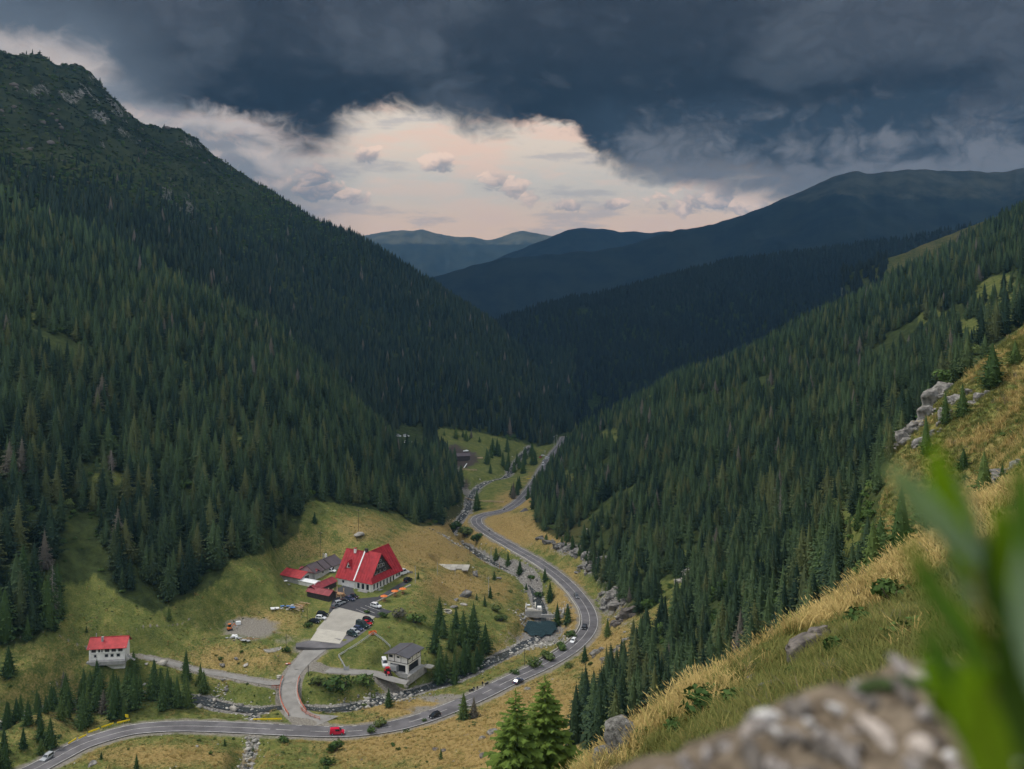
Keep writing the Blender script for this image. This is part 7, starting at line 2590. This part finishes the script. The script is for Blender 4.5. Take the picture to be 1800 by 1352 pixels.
for (u, v, s, m, lab) in [(483, 1070, (3.2, 2.2, 0.4), 'white_metal', 'flat white panel lying left of the blue sheets'), (419, 1098, (1.8, 1.3, 1.2), 'white_metal', 'small white box beside the orange machine'), (500, 1022, (2.4, 0.8, 0.25), 'white_metal', 'white panel in the grass left of the white-roofed hut'),
                          (490, 1190, (1.4, 1.0, 0.5), 'concrete_pale', 'small pale block on the meadow beside the access road'), (818, 793, (5.0, 4.0, 0.6), 'white_metal', 'white tarpaulin-covered stack on the far bare yard'), (844, 806, (5.0, 1.0, 1.0), 'timber_pale', 'pale timber stack beside the far bare yard')]:
    p = px(u, v, D0=235 if v > 900 else 650, D1=760 if v > 900 else 1100)
    t = thing('panel' if s[2] < 0.5 else 'crate', lab, 'panel' if s[2] < 0.5 else 'crate', p, 0.4)
    MB().box((0, 0, s[2] / 2 + 0.05), s).build('sheet' if s[2] < 0.5 else 'box', M[m], t, bevel=0.05)
    MB().box((0, 0, 0.04), (s[0] * 0.9, s[1] * 0.9, 0.1)).build('skid', M['timber_dark'], t)
pole(404, 1096, 1, 'x') if False else None
ex = thing('mini_excavator', 'small orange excavator at the left edge of the gravel pad', 'excavator', px(404, 1108), 0.5)
for s in (-0.6, 0.6):
    MB().box((0, s, 0.28), (2.0, 0.36, 0.56)).build('track', M['tyre'], ex, bevel=0.1)
MB().box((-0.2, 0, 0.95), (1.5, 1.3, 0.7)).build('body', M['orange'], ex, bevel=0.08)
MB().box((-0.1, 0.1, 1.8), (1.0, 1.0, 1.1), top=0.9).build('cab', M['glass'], ex, bevel=0.05)
MB().box((-0.1, 0.1, 2.4), (1.1, 1.1, 0.1)).build('roof', M['orange'], ex)
MB().bar((0.5, 0, 1.1), (1.7, 0, 2.3), 0.22).build('boom', M['orange'], ex)
MB().bar((1.7, 0, 2.3), (2.5, 0, 1.0), 0.18).build('arm', M['orange'], ex)
MB().box((2.5, 0, 0.75), (0.5, 0.6, 0.5)).build('bucket', M['steel'], ex)
sk = thing('skip', 'orange open skip at the top corner of the tubular fence', 'skip', px(655, 1115), 0.6)
MB().box((0, 0, 0.15), (2.2, 1.4, 0.15)).build('floor_plate', M['orange'], sk)
for (c, s) in (((0, -0.75, 0.6), (2.6, 0.08, 1.0)), ((0, 0.75, 0.6), (2.6, 0.08, 1.0)), ((-1.3, 0, 0.6), (0.08, 1.5, 1.0)), ((1.3, 0, 0.6), (0.08, 1.5, 1.0))):
    MB().box(c, s).build('side_panel', M['orange'], sk)


def parasol(u, v, label, m):
    p = px(u, v)
    t = thing('parasol', label, 'parasol', p)
    MB().cyl((0, 0, 0), (0, 0, 2.6), 0.05, n=8).build('pole', M['timber'], t)
    n = 8
    V = [(0, 0, 2.75)] + [(math.cos(6.283 * i / n) * 1.6, math.sin(6.283 * i / n) * 1.6, 2.15) for i in range(n)] + [(0, 0, 2.70)] + [(math.cos(6.283 * i / n) * 1.58, math.sin(6.283 * i / n) * 1.58, 2.08) for i in range(n)]
    F = [(0, 1 + i, 1 + (i + 1) % n) for i in range(n)] + [(n + 1, n + 2 + (i + 1) % n, n + 2 + i) for i in range(n)] + [(1 + i, n + 2 + i, n + 2 + (i + 1) % n, 1 + (i + 1) % n) for i in range(n)]
    obj('canopy', mesh('canopy', V, F, [M[m]]), t)
    MB().box((0, 0, 0.72), (1.4, 1.4, 0.08)).build('table_top', M['timber'], t)
    for s in (-1, 1):
        MB().box((0, s * 1.1, 0.42), (1.5, 0.35, 0.08)).build('bench', M['timber'], t)
        MB().box((0, s * 0.6, 0.36), (0.12, 0.1, 0.7)).build('leg', M['timber'], t)


for (u, v, lab) in [(694, 1048, 'orange parasol with picnic table on the grass, left one'), (708, 1044, 'orange parasol with picnic table on the grass, right one'), (675, 1057, 'small orange parasol by the yard kerb')]:
    parasol(u, v, lab, 'orange')
ob = thing('advert_board', 'small red and white board lying beside the access road', 'board', px(506, 1168), 0.4)
MB().box((0, 0, 0.35), (1.8, 1.0, 0.12)).build('panel', M['rail_red'], ob)
MB().box((-0.4, -0.2, 0.43), (0.7, 0.4, 0.02)).build('print', M['white_metal'], ob)
MB().box((0, 0, 0.15), (1.5, 0.8, 0.3)).build('frame', M['timber_dark'], ob)


# far farmyard in the clearing
fp = px(812, 812, D0=650, D1=1100)
fy = gable_house('barn', 'dark low barn on the bare yard in the far clearing', 'barn', (fp[0], fp[1] + 6), 0.2, 13, 7, 2.4, 2.0, M['timber_dark'], M['roof_brown'], 0.5)
pw2 = thing('log_ramp', 'white pipe leaning on the far bare yard', 'pipe', px(818, 822, D0=650, D1=1100), 1.3)
MB().cyl((-4, 0, 0.6), (4, 0, 2.6), 0.35, n=8).build('tube', M['white_metal'], pw2)
MB().box((3.4, 0, 1.0), (0.4, 0.4, 2.4)).build('prop', M['timber_dark'], pw2)
rail_line('fence', 'pale fence in front of the far bare yard', 'fence', [px(u, v, D0=650, D1=1100) for u, v in ((812, 827), (826, 828), (838, 828))], 1.4, M['timber_pale'], M['timber_pale'], 4.0, (0.5, 1.0), 0.3)
rail_line('fence', 'pale timber retaining rail along the stream behind the far bend', 'fence', [px(u, v, D0=560, D1=900) for u, v in ((816, 876), (835, 882), (862, 883), (885, 884))], 1.2, M['timber_pale'], M['timber_pale'], 4.0, (0.4, 0.9), 0.3)
print('details', round(time.time() - T0, 1))

# ------------------------------------------------------------------ foreground: stony bank and leaves an arm's length away
def bank():
    r = R(90)
    top = lambda u: np.interp(u, [1000, 1120, 1200, 1300, 1400, 1500, 1600, 1680, 1750, 1900, 2100], [1450, 1398, 1352, 1318, 1284, 1246, 1216, 1200, 1206, 1250, 1330])
    us = np.linspace(960, 2120, 90)
    rows = [(0.50, 1.0), (0.58, 0.62), (0.64, 0.30), (0.70, 0.10), (0.76, 0.02), (0.82, 0.0), (0.90, 0.05), (1.0, 0.25), (1.15, 0.55), (1.3, 1.0)]
    V = []
    for (D, f) in rows:
        x = (us - 900) / FPX * 0.8 * (D / 0.8) ** 0.3
        zt = CAMZ - (top(us) - 480) / FPX * 0.82
        z = zt - f * 0.30 - 0.03 * smooth(0.5, 0.9, fbm(x * 30, np.full(len(us), D * 30), 3, 91)) + (fbm(x * 18, np.full(len(us), D * 18), 3, 92) - 0.5) * 0.03
        V.append(np.stack([x, np.full(len(us), D), z], -1))
    V = np.array(V)
    n, m = V.shape[:2]
    i = np.arange(n - 1)[:, None] * m + np.arange(m - 1)[None]
    F = np.stack([i, i + 1, i + m + 1, i + m], -1).reshape(-1, 4)
    sk = V.reshape(-1, 3)
    t = thing('stony_bank', 'blurred bank of earth and pale stones right in front of the viewpoint', 'bank', (0, 0, 0))
    obj('earth', mesh('earth', sk, F, [M['bank_earth']], None, True), t)
    cols = ['bank_stone', 'bank_stone', 'bank_pale', 'bank_dark', 'bank_dark', 'bank_white', 'bank_stone']
    bm = {(k, c): mesh('stone', *boulder(900 + k, 2, 10, 0.7, 0.06), [M[c]]) for k in range(5) for c in set(cols)}
    for k in range(210):
        u = r.uniform(1090, 1860) if k < 170 else r.uniform(1150, 1500)
        D = r.uniform(0.62, 0.86)
        j = int(np.argmin(np.abs(us - u)))
        a = np.interp(D, V[:, j, 1], V[:, j, 2]); xx = np.interp(D, V[:, j, 1], V[:, j, 0])
        if D < 0.68 and r.rand() < 0.6:
            continue
        s = r.uniform(0.005, 0.013) * (1.35 if r.rand() < 0.12 else 1)
        o = obj('stone', bm[(int(r.randint(5)), cols[int(r.randint(7))])], t, (xx, D, a + s * 0.3))
        o.rotation_euler = (r.uniform(-0.6, 0.6), r.uniform(-0.6, 0.6), r.uniform(0, 6.28))
        o.scale = (s * r.uniform(0.9, 1.7), s, s * r.uniform(0.7, 1.0))
    # moss cushions
    for (u, D, s) in [(1310, 0.66, 0.030), (1620, 0.84, 0.022), (1480, 0.70, 0.018), (1590, 0.86, 0.02)]:
        j = int(np.argmin(np.abs(us - u)))
        a = np.interp(D, V[:, j, 1], V[:, j, 2]); xx = np.interp(D, V[:, j, 1], V[:, j, 0])
        mv, mf = boulder(970, 2, 3, 0.5, 0.1)
        o = obj('moss', mesh('moss', mv, mf, [M['moss']], None, True), t, (xx, D, a))
        o.scale = (s * 1.4, s, s * 0.7)


M['bank_earth'] = mat('bank_earth', (0.10, 0.075, 0.050), 0.95, 0.4, 60.0, 0.3, col2=(0.20, 0.16, 0.115))
M['bank_stone'] = mat('bank_stone', (0.18, 0.16, 0.145), 0.9, 0.3, 2.0, 0.3, col2=(0.36, 0.325, 0.30), coord='Generated')
M['bank_pale'] = mat('bank_stone_pale', (0.34, 0.29, 0.25), 0.9, 0.2, 2.0, 0.3, col2=(0.50, 0.44, 0.39), coord='Generated')
M['bank_dark'] = mat('bank_stone_dark', (0.07, 0.062, 0.055), 0.9, 0.3, 2.0, 0.3, col2=(0.16, 0.14, 0.12), coord='Generated')
M['bank_white'] = mat('bank_stone_white', (0.50, 0.48, 0.46), 0.85, 0.15, 2.0, 0.2, col2=(0.66, 0.64, 0.61), coord='Generated')
M['moss'] = mat('moss', (0.030, 0.050, 0.012), 0.95, 0.4, 3.0, 0.3, coord='Generated')
bank()


def leaf_mat(name, c, tr=0.45):
    m = bpy.data.materials.new(name)
    m.use_nodes = True
    nt = NT(m.node_tree)
    b = nt.n['Principled BSDF']
    tc = nt.node('ShaderNodeTexCoord')
    nz = nt.noise(tc.outputs['Object'], 60.0, 3)
    col = nt.mix(nz, tuple(k * 0.75 for k in c), tuple(min(1, k * 1.25) for k in c))
    nt.l.new(col, b.inputs['Base Color'])
    b.inputs['Roughness'].default_value = 0.45
    b.inputs['Specular IOR Level'].default_value = 0.3
    t = nt.node('ShaderNodeBsdfTranslucent')
    nt.l.new(nt.mix(1.0, col, (1.2, 1.25, 0.5), 'MULTIPLY'), t.inputs['Color'])
    mx = nt.node('ShaderNodeMixShader'); mx.inputs[0].default_value = tr
    nt.l.new(b.outputs[0], mx.inputs[1]); nt.l.new(t.outputs[0], mx.inputs[2])
    nt.l.new(mx.outputs[0], nt.n['Material Output'].inputs['Surface'])
    return m


M['leaf_backlit'] = leaf_mat('leaf_backlit', (0.27, 0.40, 0.025), 0.6)  # light coming through the blade is put into this brighter yellow-green
M['leaf_blue'] = leaf_mat('leaf_bluish', (0.27, 0.38, 0.25), 0.4)
M['leaf_mid'] = leaf_mat('leaf_mid', (0.15, 0.27, 0.05), 0.5)
M['leaf_dark'] = leaf_mat('leaf_dark', (0.10, 0.19, 0.035), 0.5)
M['leaf_stem'] = leaf_mat('leaf_stem', (0.14, 0.13, 0.03), 0.1)


def leaf(parent, b, t, w, D0, D1, m, bend=0.02, fold=0.25):
    """Lance-shaped leaf from b to t (photograph position) with folded midrib, curved blade and real thickness."""
    B = np.array(W(b[0], b[1], D0)); T = np.array(W(t[0], t[1], D1))
    wd = w * (D0 + D1) / 2 / FPX / 2
    ax = T - B
    L = np.linalg.norm(ax)
    side = np.cross(ax / L, np.array([0, 1.0, 0])); side /= np.linalg.norm(side)
    nrm = np.cross(side, ax / L)
    n = 12
    V = []
    for s_ in (1, -1):
        for i in range(n + 1):
            f = i / n
            ww = wd * (math.sin(math.pi * min(1, f * 0.93 + 0.05)) ** 0.75) * (1.0 if f < 0.98 else 0.3)
            c = B + ax * f + nrm * bend * math.sin(math.pi * f) * L * 3
            for q in (-1, -0.5, 0, 0.5, 1):
                V.append(c + side * ww * q - nrm * abs(q) * ww * fold + nrm * s_ * 0.0004)
    V = np.array(V)
    F = []
    K = (n + 1) * 5
    for i in range(n):
        for j in range(4):
            a = i * 5 + j
            F.append((a, a + 1, a + 6, a + 5)); F.append((K + a + 5, K + a + 6, K + a + 1, K + a))
        for j in (0, 4):
            a = i * 5 + j
            F.append((a, a + 5, K + a + 5, K + a) if j == 0 else (a + 5, a, K + a, K + a + 5))
    obj('leaf', mesh('leaf', V, F, [M[m]], None, True), parent)


lp = thing('leafy_plant', 'tall blurred green-leaved plant close up at the right edge', 'plant', (0, 0, 0))
for (b, t, w, d0, d1, m, fo) in [((1712, 1030), (1636, 768), 92, 0.44, 0.42, 'leaf_backlit', 0.3), ((1722, 990), (1556, 812), 88, 0.43, 0.40, 'leaf_blue', 0.2), ((1722, 1000), (1672, 830), 80, 0.46, 0.45, 'leaf_blue', 0.2),
                                 ((1728, 1180), (1588, 940), 74, 0.42, 0.40, 'leaf_mid', 0.25), ((1745, 1380), (1622, 1085), 104, 0.42, 0.40, 'leaf_mid', 0.25), ((1790, 1470), (1690, 1160), 150, 0.40, 0.39, 'leaf_backlit', 0.2),
                                 ((1830, 1180), (1716, 940), 120, 0.46, 0.46, 'leaf_dark', 0.25), ((1840, 1130), (1788, 800), 96, 0.44, 0.43, 'leaf_mid', 0.25), ((1850, 1420), (1764, 1090), 130, 0.43, 0.42, 'leaf_dark', 0.2), ((1800, 1330), (1730, 1090), 96, 0.48, 0.47, 'leaf_dark', 0.2),
                                 ((1880, 1300), (1800, 1000), 110, 0.42, 0.41, 'leaf_mid', 0.2), ((1730, 1090), (1655, 905), 66, 0.45, 0.44, 'leaf_blue', 0.2), ((1760, 1250), (1668, 1040), 80, 0.44, 0.42, 'leaf_backlit', 0.25), ((1790, 1080), (1752, 880), 76, 0.45, 0.45, 'leaf_backlit', 0.25), ((1720, 1330), (1610, 1150), 60, 0.41, 0.40, 'leaf_backlit', 0.2), ((1830, 1240), (1790, 960), 84, 0.40, 0.40, 'leaf_blue', 0.2)]:
    leaf(lp, b, t, w * 0.60, d0, d1, m, 0.02, fo)
sm = MB()
sp_ = [W(1770, 1600, 0.44), W(1752, 1352, 0.44), W(1738, 1150, 0.44), W(1712, 1000, 0.44), W(1690, 900, 0.44)]
for i in range(4):
    sm.cyl(sp_[i], sp_[i + 1], 0.0030 - 0.0004 * i, 0.0026 - 0.0004 * i, 8)
sm.build('stem', M['leaf_stem'], lp, smooth_=True)


# ------------------------------------------------------------------ added cloud sheet above the view, placed to shade the far ridges
def shade_cloud():
    nx, ny = 90, 110
    xs = np.linspace(-5200, 3400, nx); ys = np.linspace(1250, 9400, ny)
    X, Y = np.meshgrid(xs, ys)
    e = np.minimum(np.minimum((X - xs[0]), (xs[-1] - X)) / 900, np.minimum((Y - ys[0]) / 700, (ys[-1] - Y) / 900))
    e = np.clip(e + (fbm(X / 700, Y / 700, 3, 71) - 0.5) * 1.1, 0, 1) ** 0.6
    bot = 3350 - e * (fbm(X / 900, Y / 900, 5, 72) * 240 + 60)
    top = 3360 + e * (fbm(X / 1100, Y / 1100, 5, 73) * 900 + 200)
    V = np.concatenate([np.stack([X, Y, bot + CAMZ], -1).reshape(-1, 3), np.stack([X, Y, top + CAMZ], -1).reshape(-1, 3)])
    i = (np.arange(ny - 1)[:, None] * nx + np.arange(nx - 1)[None]).reshape(-1)
    keep = (e.reshape(-1)[i] > 0.02) | (e.reshape(-1)[i + nx + 1] > 0.02)
    i = i[keep]
    n = nx * ny
    F = np.concatenate([np.stack([i, i + nx, i + nx + 1, i + 1], -1), np.stack([n + i, n + i + 1, n + i + nx + 1, n + i + nx], -1)])
    obj('shade_cloud', mesh('shade_cloud', V, F, [M['cloud']], None, True), kind='stuff', label='unseen cloud layer added to shade the far end of the valley')


M['cloud'] = mat('shade_cloud', (0.55, 0.56, 0.58), 1.0, 0.1, 0.001, spec=0.0)
shade_cloud()

# ------------------------------------------------------------------ haze in the valley air
def haze():
    m = bpy.data.materials.new('haze')
    m.use_nodes = True
    nt = NT(m.node_tree)
    for nd in list(nt.n):
        if nd.type != 'OUTPUT_MATERIAL':
            nt.n.remove(nd)
    pv = nt.node('ShaderNodeVolumePrincipled')
    pv.inputs['Color'].default_value = (0.20, 0.46, 0.78, 1)
    pv.inputs['Density'].default_value = 5.0e-5
    pv.inputs['Anisotropy'].default_value = 0.0
    nt.l.new(pv.outputs[0], nt.n['Material Output'].inputs['Volume'])
    zs = min(o.bound_box[0][2] for o in bpy.data.objects if o.name in ('ground', 'mountains'))
    zt = max(o.bound_box[1][2] for o in bpy.data.objects if o.name in ('ground', 'mountains', 'hillside'))
    mb = MB()
    z0, z1 = zs - 1.5, zt + 40
    mb.box((0, 6600, (z0 + z1) / 2), (30000, 15500, z1 - z0))
    mb.build('haze', m, kind='stuff', label='thin blue haze filling the valley')
    m.cycles.homogeneous_volume = True if hasattr(m.cycles, 'homogeneous_volume') else None


haze()
print('script done', round(time.time() - T0, 1))
